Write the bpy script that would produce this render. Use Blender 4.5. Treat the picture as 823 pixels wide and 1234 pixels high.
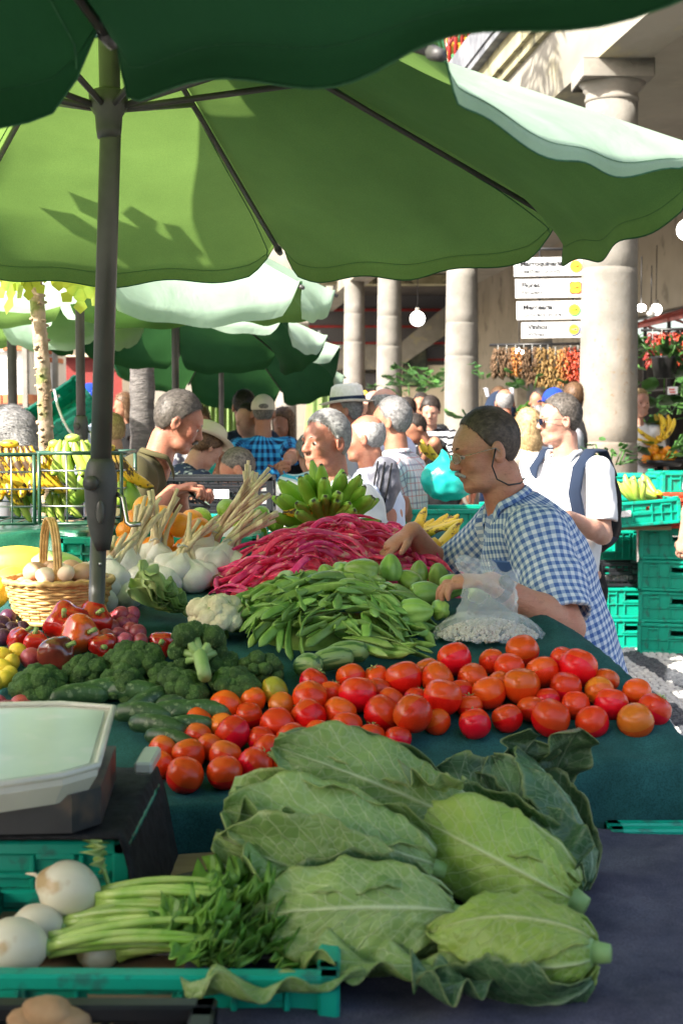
import bpy, math, random, time
import numpy as np
from mathutils import Vector, Matrix, Euler
T0 = time.time()
SC = bpy.context.scene
COL = SC.collection
for _o in list(bpy.data.objects): bpy.data.objects.remove(_o)
R = math.radians
# ---------------------------------------------------------------- camera, sky, sun, exposure
PITCH = R(3.57); CAMZ = 1.6; FPX = 1714.0
cam = bpy.data.cameras.new('camera'); camo = bpy.data.objects.new('camera', cam); COL.objects.link(camo)
cam.sensor_fit = 'VERTICAL'; cam.sensor_height = 36.0; cam.sensor_width = 24.0; cam.lens = 50.0
camo.location = (0, 0, CAMZ); camo.rotation_euler = (R(90) - PITCH, 0, 0)
cam.clip_start = 0.05; cam.clip_end = 2000
cam.dof.use_dof = True; cam.dof.focus_distance = 4.0; cam.dof.aperture_fstop = 7.0
SC.camera = camo
SUN_EL = R(38); SUN_AZ = (-0.80, -0.60)          # horizontal direction towards the sun
w = bpy.data.worlds.new('World'); SC.world = w; w.use_nodes = True
nt = w.node_tree; bg = nt.nodes['Background']
sky = nt.nodes.new('ShaderNodeTexSky'); sky.sky_type = 'NISHITA'; sky.sun_disc = False
sky.sun_elevation = SUN_EL; sky.sun_rotation = math.atan2(SUN_AZ[0], SUN_AZ[1])
sky.air_density = 1.0; sky.dust_density = 3.5; sky.ozone_density = .5
nt.links.new(sky.outputs[0], bg.inputs[0]); bg.inputs[1].default_value = 0.125
sl = bpy.data.lights.new('sun', 'SUN'); sl.energy = 4.6; sl.angle = R(0.55); sl.color = (1, .95, .86)
so = bpy.data.objects.new('sun', sl); COL.objects.link(so)
sdir = Vector((SUN_AZ[0] * math.cos(SUN_EL), SUN_AZ[1] * math.cos(SUN_EL), math.sin(SUN_EL))).normalized()
so.rotation_euler = sdir.to_track_quat('Z', 'Y').to_euler()
SC.view_settings.view_transform = 'Standard'; SC.view_settings.look = 'None'
SC.view_settings.exposure = 1.84; SC.view_settings.gamma = 1
SC.render.engine = 'CYCLES'
SC.cycles.max_bounces = 7; SC.cycles.diffuse_bounces = 4; SC.cycles.glossy_bounces = 3
SC.cycles.transmission_bounces = 6; SC.cycles.transparent_max_bounces = 10
SC.cycles.use_denoising = True; SC.cycles.caustics_reflective = False; SC.cycles.caustics_refractive = False
SC.cycles.sample_clamp_indirect = 6

# ---------------------------------------------------------------- maths helpers
def P(px, py, Y):
    """World point at distance Y down the market seen along the given line of sight."""
    x = (px - 411.5) / FPX; y = (617 - py) / FPX
    c, s = math.cos(PITCH), math.sin(PITCH)
    d = Vector((x, c + y * s, -s + y * c)); k = Y / d.y
    return Vector((d.x * k, Y, CAMZ + d.z * k))
def Gz(px, py, z):
    x = (px - 411.5) / FPX; y = (617 - py) / FPX
    c, s = math.cos(PITCH), math.sin(PITCH)
    d = Vector((x, c + y * s, -s + y * c)); k = (z - CAMZ) / d.z
    return Vector((d.x * k, d.y * k, z))
V3 = Vector
rnd = random.Random(7)
def U(a, b): return rnd.uniform(a, b)
def lerp(a, b, t): return a + (b - a) * t
def interp(x, xs, ys): return float(np.interp(x, xs, ys))
def sstep(x, a, b):
    t = min(1, max(0, (x - a) / (b - a))); return t * t * (3 - 2 * t)
def wob(p, s=1.0, seed=0.0):
    """cheap vectorised smooth noise in -1..1; p (...,3)"""
    x, y, z = p[..., 0] * s + seed, p[..., 1] * s + seed * 1.7, p[..., 2] * s - seed * .6
    return (np.sin(x * 1.7 + 1.3 * np.sin(y * 1.1 + .7 * z)) + np.sin(y * 2.1 + 1.2 * np.sin(z * 1.4 + x * .6))
            + np.sin(z * 1.9 + 1.4 * np.sin(x * 1.2 - y * .8))) / 3

# ---------------------------------------------------------------- objects
def mesh_of(V, F, mat=None, smooth=True, uv=None, name='mesh'):
    me = bpy.data.meshes.new(name)
    V = np.asarray(V, dtype=np.float32).reshape(-1, 3)
    if isinstance(F, np.ndarray):
        n, k = F.shape
        me.vertices.add(len(V)); me.vertices.foreach_set('co', V.ravel())
        me.loops.add(n * k); me.loops.foreach_set('vertex_index', F.astype(np.int32).ravel())
        me.polygons.add(n); me.polygons.foreach_set('loop_start', np.arange(0, n * k, k, dtype=np.int32))
        me.update(calc_edges=True); me.validate()
    else:
        me.from_pydata(V.tolist(), [], F)
    if smooth and len(me.polygons): me.polygons.foreach_set('use_smooth', np.ones(len(me.polygons), dtype=bool))
    if uv is not None:
        l = me.uv_layers.new(name='UVMap'); uvv = np.asarray(uv, dtype=np.float32)
        if len(uvv) == len(V) and len(uvv) != len(me.loops):
            idx = np.empty(len(me.loops), dtype=np.int32); me.loops.foreach_get('vertex_index', idx); uvv = uvv[idx]
        l.data.foreach_set('uv', uvv.ravel())
    if mat:
        for m in (mat if isinstance(mat, (list, tuple)) else [mat]): me.materials.append(m)
    return me
def thing(name, label, cat, loc=(0, 0, 0), rz=0.0, group=None, rot=None):
    o = bpy.data.objects.new(name, None); COL.objects.link(o); o.empty_display_size = .1
    o.location = loc; o.rotation_euler = rot if rot else (0, 0, rz)
    o['label'] = label; o['category'] = cat; o['kind'] = 'thing'
    if group: o['group'] = group
    return o
def tag(o, label, cat, group=None):
    o['label'] = label; o['category'] = cat; o['kind'] = 'thing'
    if group: o['group'] = group
    return o
def part(name, g, mat, parent, world=False, smooth=True, uv=None, label=None, stuff=False, loc=None, rot=None, scale=None):
    """one mesh object under parent; g is (V,F), a MB or a mesh. world=True: vertices are given in world space."""
    if isinstance(g, bpy.types.Mesh): me = g
    else:
        V, F = (g.V, g.F) if isinstance(g, MB) else g
        V = np.asarray(V, dtype=np.float64).reshape(-1, 3)
        if world and parent is not None:
            r = parent; M = Matrix.Identity(4)
            while r is not None:
                M = Matrix.LocRotScale(r.location, r.rotation_euler, r.scale) @ M; r = r.parent
            Mi = np.array(M.inverted()); V = V @ Mi[:3, :3].T + Mi[:3, 3]
        me = mesh_of(V, F, mat, smooth, uv, name)
    o = bpy.data.objects.new(name, me); COL.objects.link(o)
    if parent is not None: o.parent = parent
    if loc is not None: o.location = loc
    if rot is not None: o.rotation_euler = rot
    if scale is not None: o.scale = scale if hasattr(scale, '__len__') else (scale,) * 3
    if label: o['label'] = label
    if stuff: o['kind'] = 'stuff'
    return o
def single(name, g, mat, label, cat, loc=(0, 0, 0), rot=None, scale=None, group=None, smooth=True, uv=None, stuff=False):
    o = part(name, g, mat, None, False, smooth, uv, None, False, loc, rot, scale)
    tag(o, label, cat, group)
    if stuff: o['kind'] = 'stuff'
    return o
def structure(name, g, mat, smooth=False, uv=None):
    o = part(name, g, mat, None, False, smooth, uv); o['kind'] = 'structure'; return o
def dup(root, loc=None, rot=None, scale=None, label=None, group=None):
    def cp(o, par):
        c = o.copy(); COL.objects.link(c); c.parent = par
        for ch in o.children: cp(ch, c)
        return c
    r = cp(root, None)
    if loc is not None: r.location = loc
    if rot is not None: r.rotation_euler = rot
    if scale is not None: r.scale = scale if hasattr(scale, '__len__') else (scale,) * 3
    if label: r['label'] = label
    if group: r['group'] = group
    return r

# ---------------------------------------------------------------- shape helpers: all return (V list, F list)
class MB:
    def __init__(s): s.V = []; s.F = []
    def add(s, g, M=None):
        V, F = (g.V, g.F) if isinstance(g, MB) else g
        n = len(s.V)
        if M is not None:
            A = np.asarray(V, dtype=float).reshape(-1, 3); Mn = np.array(M); A = A @ Mn[:3, :3].T + Mn[:3, 3]; V = A.tolist()
        s.V.extend([tuple(v) for v in V]); s.F.extend([tuple(int(i) + n for i in f) for f in F]); return s
def box(c, s, bev=0.0):
    x, y, z = s[0] / 2, s[1] / 2, s[2] / 2
    b = min(bev, x * .9, y * .9, z * .9)
    if b <= 0:
        V = [(c[0] + i * x, c[1] + j * y, c[2] + k * z) for i in (-1, 1) for j in (-1, 1) for k in (-1, 1)]
        return V, [(0, 1, 3, 2), (4, 6, 7, 5), (0, 4, 5, 1), (2, 3, 7, 6), (0, 2, 6, 4), (1, 5, 7, 3)]
    V = []; idx = {}
    for i in (-1, 1):
        for j in (-1, 1):
            for k in (-1, 1):
                for a in range(3):
                    p = [i * (x - b), j * (y - b), k * (z - b)]; p[a] = (i, j, k)[a] * (x, y, z)[a]
                    idx[(i, j, k, a)] = len(V); V.append((c[0] + p[0], c[1] + p[1], c[2] + p[2]))
    F = []
    for a in range(3):
        o = [q for q in range(3) if q != a]
        for s_ in (-1, 1):
            q = []
            for u, v in ((-1, -1), (1, -1), (1, 1), (-1, 1)):
                k = [0, 0, 0]; k[a] = s_; k[o[0]] = u; k[o[1]] = v; q.append(idx[(*k, a)])
            F.append(tuple(q if (s_ > 0) ^ (a == 1) else q[::-1]))
    for a in range(3):
        o = [q for q in range(3) if q != a]
        for u in (-1, 1):
            for v in (-1, 1):
                q = []
                for s_ in (-1, 1):
                    k = [0, 0, 0]; k[a] = s_; k[o[0]] = u; k[o[1]] = v; q.append((idx[(*k, o[0])], idx[(*k, o[1])]))
                F.append((q[0][0], q[0][1], q[1][1], q[1][0]))
    for i in (-1, 1):
        for j in (-1, 1):
            for k in (-1, 1): F.append((idx[(i, j, k, 0)], idx[(i, j, k, 1)], idx[(i, j, k, 2)]))
    return V, F
def tube(path, r, seg=8, caps=True, flat=None, up=None):
    """swept round section; r scalar, list or function of 0..1; flat = (a,b) scales of the two section axes"""
    pts = [V3(p) for p in path]; n = len(pts); V = []; F = []
    prev = None
    for i, p in enumerate(pts):
        t = (pts[min(i + 1, n - 1)] - pts[max(i - 1, 0)]).normalized()
        if prev is None:
            u = V3(up) if up is not None else (V3((0, 0, 1)) if abs(t.z) < .9 else V3((1, 0, 0)))
        else: u = prev
        u = (u - t * u.dot(t)).normalized(); v = t.cross(u); prev = u
        rr = r(i / (n - 1)) if callable(r) else (r[i] if hasattr(r, '__len__') else r)
        fa, fb = flat if flat else (1, 1)
        for k in range(seg):
            a = 2 * math.pi * k / seg
            V.append(tuple(p + u * (rr * fa * math.cos(a)) + v * (rr * fb * math.sin(a))))
    for i in range(n - 1):
        for k in range(seg):
            a = i * seg + k; b = i * seg + (k + 1) % seg
            F.append((a, b, b + seg, a + seg))
    if caps:
        F.append(tuple(range(seg))[::-1]); F.append(tuple(range((n - 1) * seg, n * seg)))
    return V, F
def bezier(p0, p1, p2, n=8):
    p0, p1, p2 = V3(p0), V3(p1), V3(p2)
    return [p0 * (1 - t) ** 2 + p1 * 2 * t * (1 - t) + p2 * t * t for t in [i / (n - 1) for i in range(n)]]
def lathe(prof, seg=16, caps=True):
    V = []; F = []
    for r, z in prof:
        for k in range(seg):
            a = 2 * math.pi * k / seg; V.append((r * math.cos(a), r * math.sin(a), z))
    for i in range(len(prof) - 1):
        for k in range(seg):
            a = i * seg + k; b = i * seg + (k + 1) % seg; F.append((a, b, b + seg, a + seg))
    if caps:
        if prof[0][0] > 1e-5: F.append(tuple(range(seg))[::-1])
        if prof[-1][0] > 1e-5: F.append(tuple(range((len(prof) - 1) * seg, len(prof) * seg)))
    return V, F
def ball(r=1, seg=20, rings=12, f=None):
    """sphere; f(dir)->vector lets callers deform it"""
    V = [(0, 0, -1)]; F = []
    for i in range(1, rings):
        ph = -math.pi / 2 + math.pi * i / rings
        for k in range(seg):
            a = 2 * math.pi * k / seg; V.append((math.cos(ph) * math.cos(a), math.cos(ph) * math.sin(a), math.sin(ph)))
    V.append((0, 0, 1)); n = len(V) - 1
    for k in range(seg): F.append((0, 1 + (k + 1) % seg, 1 + k))
    for i in range(rings - 2):
        for k in range(seg):
            a = 1 + i * seg + k; b = 1 + i * seg + (k + 1) % seg; F.append((a, b, b + seg, a + seg))
    for k in range(seg): F.append((n, n - seg + k, n - seg + (k + 1) % seg))
    if f: V = [tuple(f(v)) for v in V]
    rr = r if hasattr(r, '__len__') else (r, r, r)
    V = [(v[0] * rr[0], v[1] * rr[1], v[2] * rr[2]) for v in V]
    return V, F
def gridf(fn, nu, nv, closed_u=False):
    """surface from fn(u,v), u,v in 0..1; returns V,F,UV"""
    V = []; UV = []; F = []
    for i in range(nu + 1):
        for j in range(nv + 1):
            u, v = i / nu, j / nv; V.append(tuple(fn(u, v))); UV.append((u, v))
    for i in range(nu):
        for j in range(nv):
            a = i * (nv + 1) + j; F.append((a, a + nv + 1, a + nv + 2, a + 1))
    return V, F, UV
def shell(V, F, th):
    """give a sheet real thickness"""
    me = bpy.data.meshes.new('t'); me.from_pydata([tuple(v) for v in V], [], F); me.update()
    N = np.empty(len(V) * 3); me.vertices.foreach_get('normal', N) if False else None
    nn = np.array([v.normal[:] for v in me.vertices]); bpy.data.meshes.remove(me)
    A = np.asarray(V, dtype=float); B = A - nn * th; n = len(V)
    from collections import Counter
    ed = {}
    for f in F:
        for i in range(len(f)):
            e = (f[i], f[(i + 1) % len(f)]); ed[e] = 1
    G = list(F) + [tuple(i + n for i in f[::-1]) for f in F]
    for (a, b) in ed:
        if (b, a) not in ed: G.append((b, a, a + n, b + n))
    return np.vstack([A, B]).tolist(), G
def TM(loc=(0, 0, 0), rot=(0, 0, 0), s=1):
    s = s if hasattr(s, '__len__') else (s, s, s)
    return Matrix.LocRotScale(V3(loc), Euler(rot), V3(s))

# ---------------------------------------------------------------- signed distance modelling (bodies, cloth, odd vegetables)
def smin(a, b, k):
    h = np.clip(.5 + .5 * (b - a) / k, 0, 1); return b + (a - b) * h - k * h * (1 - h)
def rcone(p, a, b, ra, rb):
    a = np.asarray(a, dtype=np.float32); b = np.asarray(b, dtype=np.float32); ab = b - a; L = float(ab @ ab) + 1e-9
    q = p - a; t = np.clip((q @ ab) / L, 0, 1)
    d = q - t[:, None] * ab
    return np.sqrt((d * d).sum(1)) - (ra + (rb - ra) * t)
def ecap(p, a, b, ra, rb, front, flat):
    """tapered capsule squashed along front by flat"""
    f = np.asarray(front, dtype=np.float32); f = f / np.linalg.norm(f)
    a = np.asarray(a, dtype=np.float32); b = np.asarray(b, dtype=np.float32)
    k = (1 / flat - 1)
    sq = lambda v: v + np.outer(v @ f, f) * k if v.ndim == 2 else v + f * (v @ f) * k
    # distances shrink in the squashed axis; keep them conservative
    return rcone(sq(p), sq(a), sq(b), ra, rb) * (.5 + .5 * flat)
def ell(p, c, r, M=None):
    q = p - np.asarray(c, dtype=np.float32)
    if M is not None: q = q @ M
    r = np.asarray(r, dtype=np.float32); a = q / r
    k0 = np.sqrt((a * a).sum(1)); k1 = np.sqrt(((a / r) ** 2).sum(1)) + 1e-9
    return k0 * (k0 - 1) / k1
def sdf_mesh(f, lo, hi, h):
    lo = np.asarray(lo, dtype=np.float32); hi = np.asarray(hi, dtype=np.float32); B = 8
    nb = np.ceil((hi - lo) / (h * B)).astype(int) + 1; n = nb * B
    bi = np.stack(np.meshgrid(*[np.arange(k) for k in nb], indexing='ij'), -1).reshape(-1, 3)
    cen = lo + (bi + .5).astype(np.float32) * (B * h) - h / 2
    d = f(cen); keep = np.abs(d) < B * h * 1.15
    D = np.repeat(np.repeat(np.repeat(np.where(d < 0, -1, 1).astype(np.float32).reshape(nb), B, 0), B, 1), B, 2) * h * 4
    o = np.stack(np.meshgrid(*[np.arange(B)] * 3, indexing='ij'), -1).reshape(-1, 3)
    kb = bi[keep]
    for s in range(0, len(kb), 600):
        ii = (kb[s:s + 600, None, :] * B + o[None]).reshape(-1, 3)
        D[ii[:, 0], ii[:, 1], ii[:, 2]] = f(lo + ii.astype(np.float32) * h)
    D[0] = D[-1] = h; D[:, 0] = D[:, -1] = h; D[:, :, 0] = D[:, :, -1] = h
    S = D < 0
    c = S[:-1, :-1, :-1].astype(np.int8)
    tot = np.zeros_like(c)
    for i in (0, 1):
        for j in (0, 1):
            for k in (0, 1): tot = tot + S[i:i + c.shape[0], j:j + c.shape[1], k:k + c.shape[2]]
    act = np.argwhere((tot > 0) & (tot < 8))
    vid = -np.ones(c.shape, dtype=np.int64); vid[act[:, 0], act[:, 1], act[:, 2]] = np.arange(len(act))
    acc = np.zeros((len(act), 3), dtype=np.float32); cnt = np.zeros(len(act), dtype=np.float32)
    cor = {}
    for i in (0, 1):
        for j in (0, 1):
            for k in (0, 1): cor[(i, j, k)] = D[act[:, 0] + i, act[:, 1] + j, act[:, 2] + k]
    for a in range(3):
        for u in (0, 1):
            for v in (0, 1):
                e0 = [0, 0, 0]; q = [x for x in range(3) if x != a]; e0[q[0]] = u; e0[q[1]] = v
                e1 = list(e0); e1[a] = 1
                d0, d1 = cor[tuple(e0)], cor[tuple(e1)]; m = (d0 < 0) != (d1 < 0)
                t = d0[m] / (d0[m] - d1[m]); pt = np.tile(np.array(e0, dtype=np.float32), (m.sum(), 1)); pt[:, a] = t
                acc[m] += pt; cnt[m] += 1
    V = lo + (act + acc / np.maximum(cnt, 1)[:, None]) * h
    Fs = []
    for a in range(3):
        q = [x for x in range(3) if x != a]
        s0 = [slice(1, -1)] * 3; s1 = [slice(1, -1)] * 3
        s0[a] = slice(0, -1); s1[a] = slice(1, None)
        A, Bm = S[tuple(s0)], S[tuple(s1)]
        e = np.argwhere(A != Bm)
        if not len(e): continue
        inside = A[e[:, 0], e[:, 1], e[:, 2]]
        base = e.copy(); base[:, q[0]] += 1; base[:, q[1]] += 1
        qs = []
        for (u, v) in ((0, 0), (1, 0), (1, 1), (0, 1)):
            b = base.copy(); b[:, q[0]] -= u; b[:, q[1]] -= v
            qs.append(vid[b[:, 0], b[:, 1], b[:, 2]])
        Q = np.stack(qs, 1); flip = inside ^ (a == 1)
        Q[~flip] = Q[~flip][:, ::-1]; Fs.append(Q)
    F = np.vstack(Fs); F = F[(F >= 0).all(1)]
    return V, F

# ---------------------------------------------------------------- materials
def new_mat(name):
    m = bpy.data.materials.new(name); m.use_nodes = True
    nt = m.node_tree; b = nt.nodes['Principled BSDF']; return m, nt, b
def N(nt, t, **kw):
    n = nt.nodes.new(t)
    for k, v in kw.items():
        if k.startswith('i_'):
            n.inputs[int(k[2:]) if k[2:].isdigit() else k[2:].replace('_', ' ')].default_value = v
        else: setattr(n, k, v)
    return n
def mixc(nt, f, a, b, mode='MIX'):
    m = nt.nodes.new('ShaderNodeMix'); m.data_type = 'RGBA'; m.blend_type = mode
    for s, v in ((m.inputs[0], f), (m.inputs[6], a), (m.inputs[7], b)):
        if hasattr(v, 'is_output') or isinstance(v, bpy.types.NodeSocket): nt.links.new(v, s)
        elif isinstance(v, (int, float)): s.default_value = v
        else: s.default_value = (*v, 1) if len(v) == 3 else v
    return m.outputs[2]
def math_n(nt, op, a, b=None, c=None, clamp=False):
    m = nt.nodes.new('ShaderNodeMath'); m.operation = op; m.use_clamp = clamp
    for i, v in enumerate((a, b, c)):
        if v is None: continue
        if isinstance(v, bpy.types.NodeSocket): nt.links.new(v, m.inputs[i])
        else: m.inputs[i].default_value = v
    return m.outputs[0]
def ramp(nt, fac, stops):
    r = nt.nodes.new('ShaderNodeValToRGB'); el = r.color_ramp.elements
    while len(el) < len(stops): el.new(.5)
    for e, (p, c) in zip(el, stops): e.position = p; e.color = (*c, 1) if len(c) == 3 else c
    nt.links.new(fac, r.inputs[0]); return r.outputs[0]
def coords(nt, kind='Object', scale=None):
    tc = nt.nodes.new('ShaderNodeTexCoord'); o = tc.outputs[kind]
    if scale is not None:
        mp = nt.nodes.new('ShaderNodeMapping'); mp.inputs[3].default_value = scale if hasattr(scale, '__len__') else (scale,) * 3
        nt.links.new(o, mp.inputs[0]); o = mp.outputs[0]
    return o
def noise_n(nt, co, scale, detail=4, rough=.55, dist=0):
    n = nt.nodes.new('ShaderNodeTexNoise'); n.inputs['Scale'].default_value = scale; n.inputs['Detail'].default_value = detail
    n.inputs['Roughness'].default_value = rough; n.inputs['Distortion'].default_value = dist
    nt.links.new(co, n.inputs['Vector']); return n.outputs[0]
def bump(nt, b, h, strength=.3, dist=.002):
    n = nt.nodes.new('ShaderNodeBump'); n.inputs['Strength'].default_value = strength; n.inputs['Distance'].default_value = dist
    nt.links.new(h, n.inputs['Height'])
    if b.inputs['Normal'].is_linked: nt.links.new(b.inputs['Normal'].links[0].from_socket, n.inputs['Normal'])
    nt.links.new(n.outputs[0], b.inputs['Normal'])
def pmat(name, c1, c2=None, scale=6, rough=.6, bs=0, bscale=60, bdist=.002, spec=.5, coat=0, sss=0, vary=0.0, hue=0.0, metal=0,
         c3=None, s3=40, detail=4, stretch=None, lo=.38, hi=.62, trans=0, transc=None, alpha=None, sheen=0):
    """procedural material: two (three) colours blended by noise, fine relief, per-object variation"""
    m, nt, b = new_mat(name)
    co = coords(nt, 'Object', stretch)
    col = None
    if c2 is not None:
        f = noise_n(nt, co, scale, detail); col = ramp(nt, f, [(lo, c1), (hi, c2)])
    if c3 is not None:
        f = noise_n(nt, co, s3, 3); f = ramp(nt, f, [(.56, (0, 0, 0)), (.66, (1, 1, 1))])
        col = mixc(nt, f, col if col is not None else c1, c3)
    if vary or hue:
        oi = nt.nodes.new('ShaderNodeObjectInfo'); hs = nt.nodes.new('ShaderNodeHueSaturation')
        if col is not None: nt.links.new(col, hs.inputs['Color'])
        else: hs.inputs['Color'].default_value = (*c1, 1)
        v = math_n(nt, 'MULTIPLY_ADD', oi.outputs['Random'], vary * 2, 1 - vary); nt.links.new(v, hs.inputs['Value'])
        r2 = math_n(nt, 'FRACT', math_n(nt, 'MULTIPLY', oi.outputs['Random'], 7.31))
        hh = math_n(nt, 'MULTIPLY_ADD', r2, hue * 2, .5 - hue); nt.links.new(hh, hs.inputs['Hue'])
        col = hs.outputs[0]
    if col is not None: nt.links.new(col, b.inputs['Base Color'])
    else: b.inputs['Base Color'].default_value = (*c1, 1)
    b.inputs['Roughness'].default_value = rough; b.inputs['Specular IOR Level'].default_value = spec
    b.inputs['Metallic'].default_value = metal; b.inputs['Coat Weight'].default_value = coat; b.inputs['Coat Roughness'].default_value = .12
    if sss: b.inputs['Subsurface Weight'].default_value = sss; b.inputs['Subsurface Radius'].default_value = (.012, .006, .004); b.inputs['Subsurface Scale'].default_value = .6
    if sheen: b.inputs['Sheen Weight'].default_value = sheen
    if bs: bump(nt, b, noise_n(nt, co, bscale, 5), bs, bdist)
    if trans:
        tr = nt.nodes.new('ShaderNodeBsdfTranslucent'); mx = nt.nodes.new('ShaderNodeMixShader'); mx.inputs[0].default_value = trans
        if transc: tr.inputs[0].default_value = (*transc, 1)
        elif col is not None: nt.links.new(col, tr.inputs[0])
        else: tr.inputs[0].default_value = (*c1, 1)
        out = nt.nodes['Material Output']; nt.links.new(b.outputs[0], mx.inputs[1]); nt.links.new(tr.outputs[0], mx.inputs[2]); nt.links.new(mx.outputs[0], out.inputs[0])
    if alpha is not None: b.inputs['Alpha'].default_value = alpha
    return m
# ---------------------------------------------------------------- people
def skin_mat(name, c, red=.25):
    m, nt, b = new_mat(name); co = coords(nt)
    f = noise_n(nt, co, 14, 4); col = ramp(nt, f, [(.35, c), (.68, (c[0] * .92, c[1] * (1 - red), c[2] * (1 - red * 1.1)))])
    f3 = noise_n(nt, coords(nt, 'Object', (1, 1, 3.5)), 42, 4, .7, .8); col = mixc(nt, math_n(nt, 'MULTIPLY', ramp(nt, f3, [(.52, (0, 0, 0)), (.66, (1, 1, 1))]), .35), col, (c[0] * .55, c[1] * .42, c[2] * .36)); f2 = noise_n(nt, co, 110, 3); col = mixc(nt, ramp(nt, f2, [(.6, (0, 0, 0)), (.72, (.35, .35, .35))]), col, (c[0] * .6, c[1] * .45, c[2] * .4))
    nt.links.new(col, b.inputs['Base Color']); b.inputs['Roughness'].default_value = .5
    b.inputs['Subsurface Weight'].default_value = .12; b.inputs['Subsurface Radius'].default_value = (.01, .004, .002); b.inputs['Subsurface Scale'].default_value = .5
    bump(nt, b, noise_n(nt, co, 160, 4), .35, .0012); bump(nt, b, f3, .6, .004)
    return m
SKIN = {'tan': skin_mat('skin_tan', (.36, .17, .10), .28), 'fair': skin_mat('skin_fair', (.50, .285, .205), .25),
        'red': skin_mat('skin_ruddy', (.40, .18, .11), .32), 'weathered': skin_mat('skin_weathered', (.60, .30, .19), .34), 'brown': skin_mat('skin_brown', (.36, .17, .10))}
def hair_mat(name, c1, c2):
    m, nt, b = new_mat(name); co = coords(nt, 'Object', (1, .35, .5))
    f = noise_n(nt, co, 150, 3, .6, .5); nt.links.new(ramp(nt, f, [(.36, c1), (.66, c2)]), b.inputs['Base Color'])
    b.inputs['Roughness'].default_value = .5; b.inputs['Specular IOR Level'].default_value = .35
    bump(nt, b, f, .6, .003); return m
HAIR = {'grey': hair_mat('hair_grey', (.13, .127, .125), (.34, .33, .32)), 'white': hair_mat('hair_white', (.22, .215, .21), (.50, .49, .47)),
        'dark': hair_mat('hair_dark', (.012, .009, .008), (.06, .045, .035)), 'saltpepper': hair_mat('hair_salt_pepper', (.055, .046, .038), (.19, .165, .14)),
        'brown': hair_mat('hair_brown', (.05, .025, .012), (.20, .11, .055)), 'blond': hair_mat('hair_blond', (.30, .19, .08), (.62, .45, .24)),
        'thin': hair_mat('hair_receding', (.07, .052, .042), (.17, .125, .10))}
def cloth_mat(name, c, c2=None, rough=.9, sheen=.02, trans=0):
    return pmat(name, c, c2 or tuple(x * .86 for x in c), scale=7, rough=rough, bs=.25, bscale=420, bdist=.001, spec=.2, sheen=sheen, trans=trans)
def pattern_mat(name, fn, rough=.8):
    """woven pattern in metres along the cloth: fn(nt,u,v)->colour socket"""
    m, nt, b = new_mat(name); uv = nt.nodes.new('ShaderNodeUVMap'); sp = nt.nodes.new('ShaderNodeSeparateXYZ'); nt.links.new(uv.outputs[0], sp.inputs[0])
    nt.links.new(fn(nt, sp.outputs[0], sp.outputs[1]), b.inputs['Base Color']); b.inputs['Roughness'].default_value = rough
    b.inputs['Specular IOR Level'].default_value = .2
    bump(nt, b, noise_n(nt, coords(nt), 380, 3), .2, .001); return m
def band(nt, x, period, width, off=0.0):
    f = math_n(nt, 'FRACT', math_n(nt, 'ADD', math_n(nt, 'DIVIDE', x, period), off + 50)); return math_n(nt, 'LESS_THAN', f, width)
def gingham(cell, white, blue, mid=None):
    def fn(nt, u, v):
        a = band(nt, u, cell * 2, .5); b = band(nt, v, cell * 2, .5)
        s = math_n(nt, 'MULTIPLY_ADD', math_n(nt, 'ADD', a, b), .5, 0)
        mid_ = mid or tuple((x + y) / 2.3 for x, y in zip(white, blue))
        r = ramp(nt, s, [(0, white), (.3, mid_), (.8, blue)]); nt.nodes[-1].color_ramp.interpolation = 'CONSTANT'; return r
    return fn
def plaid(bg, lines):
    def fn(nt, u, v):
        col = None
        for (ax, per, wd, off, c, st) in lines:
            k = math_n(nt, 'MULTIPLY', band(nt, u if ax == 'u' else v, per, wd, off), st)
            col = mixc(nt, k, col if col is not None else bg, c)
        return col
    return fn

def strands(V, F, hc, HM, s, hk, res):
    """short combed hairs standing out of the scalp surface, merged into the hair mesh"""
    g = np.random.default_rng(int(abs(hc[0] * 1e4)) % 9999 + 3)
    n = {True: 9000, False: 3200}[res < .008] if res < .01 else 900
    if hk == 'ring': n //= 2
    fi = g.integers(0, len(F), n); Q = V[F[fi]]; w = g.dirichlet((1, 1, 1, 1), n)[:, :, None]; P0 = (Q * w).sum(1)
    N_ = np.cross(Q[:, 2] - Q[:, 0], Q[:, 3] - Q[:, 1]); N_ /= np.linalg.norm(N_, axis=1)[:, None] + 1e-9
    c = P0 - hc; N_ *= np.sign((N_ * c).sum(1))[:, None]
    q = (P0 - hc) @ HM / s
    ql = np.stack([q[:, 0] * 3.0 + .25, -.75 - 2.5 * q[:, 1], -.55 - 3 * np.maximum(0, .07 - q[:, 2])], 1)       # combed back and down, in head axes
    d = ql @ HM.T + g.normal(0, .28, (n, 3)); d -= N_ * (d * N_).sum(1)[:, None]; d /= np.linalg.norm(d, axis=1)[:, None] + 1e-9
    L = {'cropped': .006, 'ring': .012, 'receding': .016, 'short': .021, 'long': .05, 'bun': .03}[hk] * s * g.uniform(.6, 1.25, n)[:, None]
    W = (.0009 if res < .008 else .0022) * s; sd = np.cross(d, N_); lift = {'cropped': .5, 'short': .42}.get(hk, .22)
    A = P0 - d * L * .2; B = P0 + (d + N_ * lift).astype(np.float32) * L * .55; C = P0 + (d * 1.0 + N_ * lift * .55 - N_ * .15) * L
    VV = np.stack([A - sd * W, A + sd * W, B + sd * W * .9, B - sd * W * .9, C + sd * W * .2, C - sd * W * .2], 1).reshape(-1, 3)
    o = np.arange(n)[:, None] * 6 + len(V); FF = np.concatenate([o + [0, 1, 2, 3], o + [3, 2, 4, 5]])
    return np.vstack([V, VV]), np.vstack([F, FF])
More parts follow.
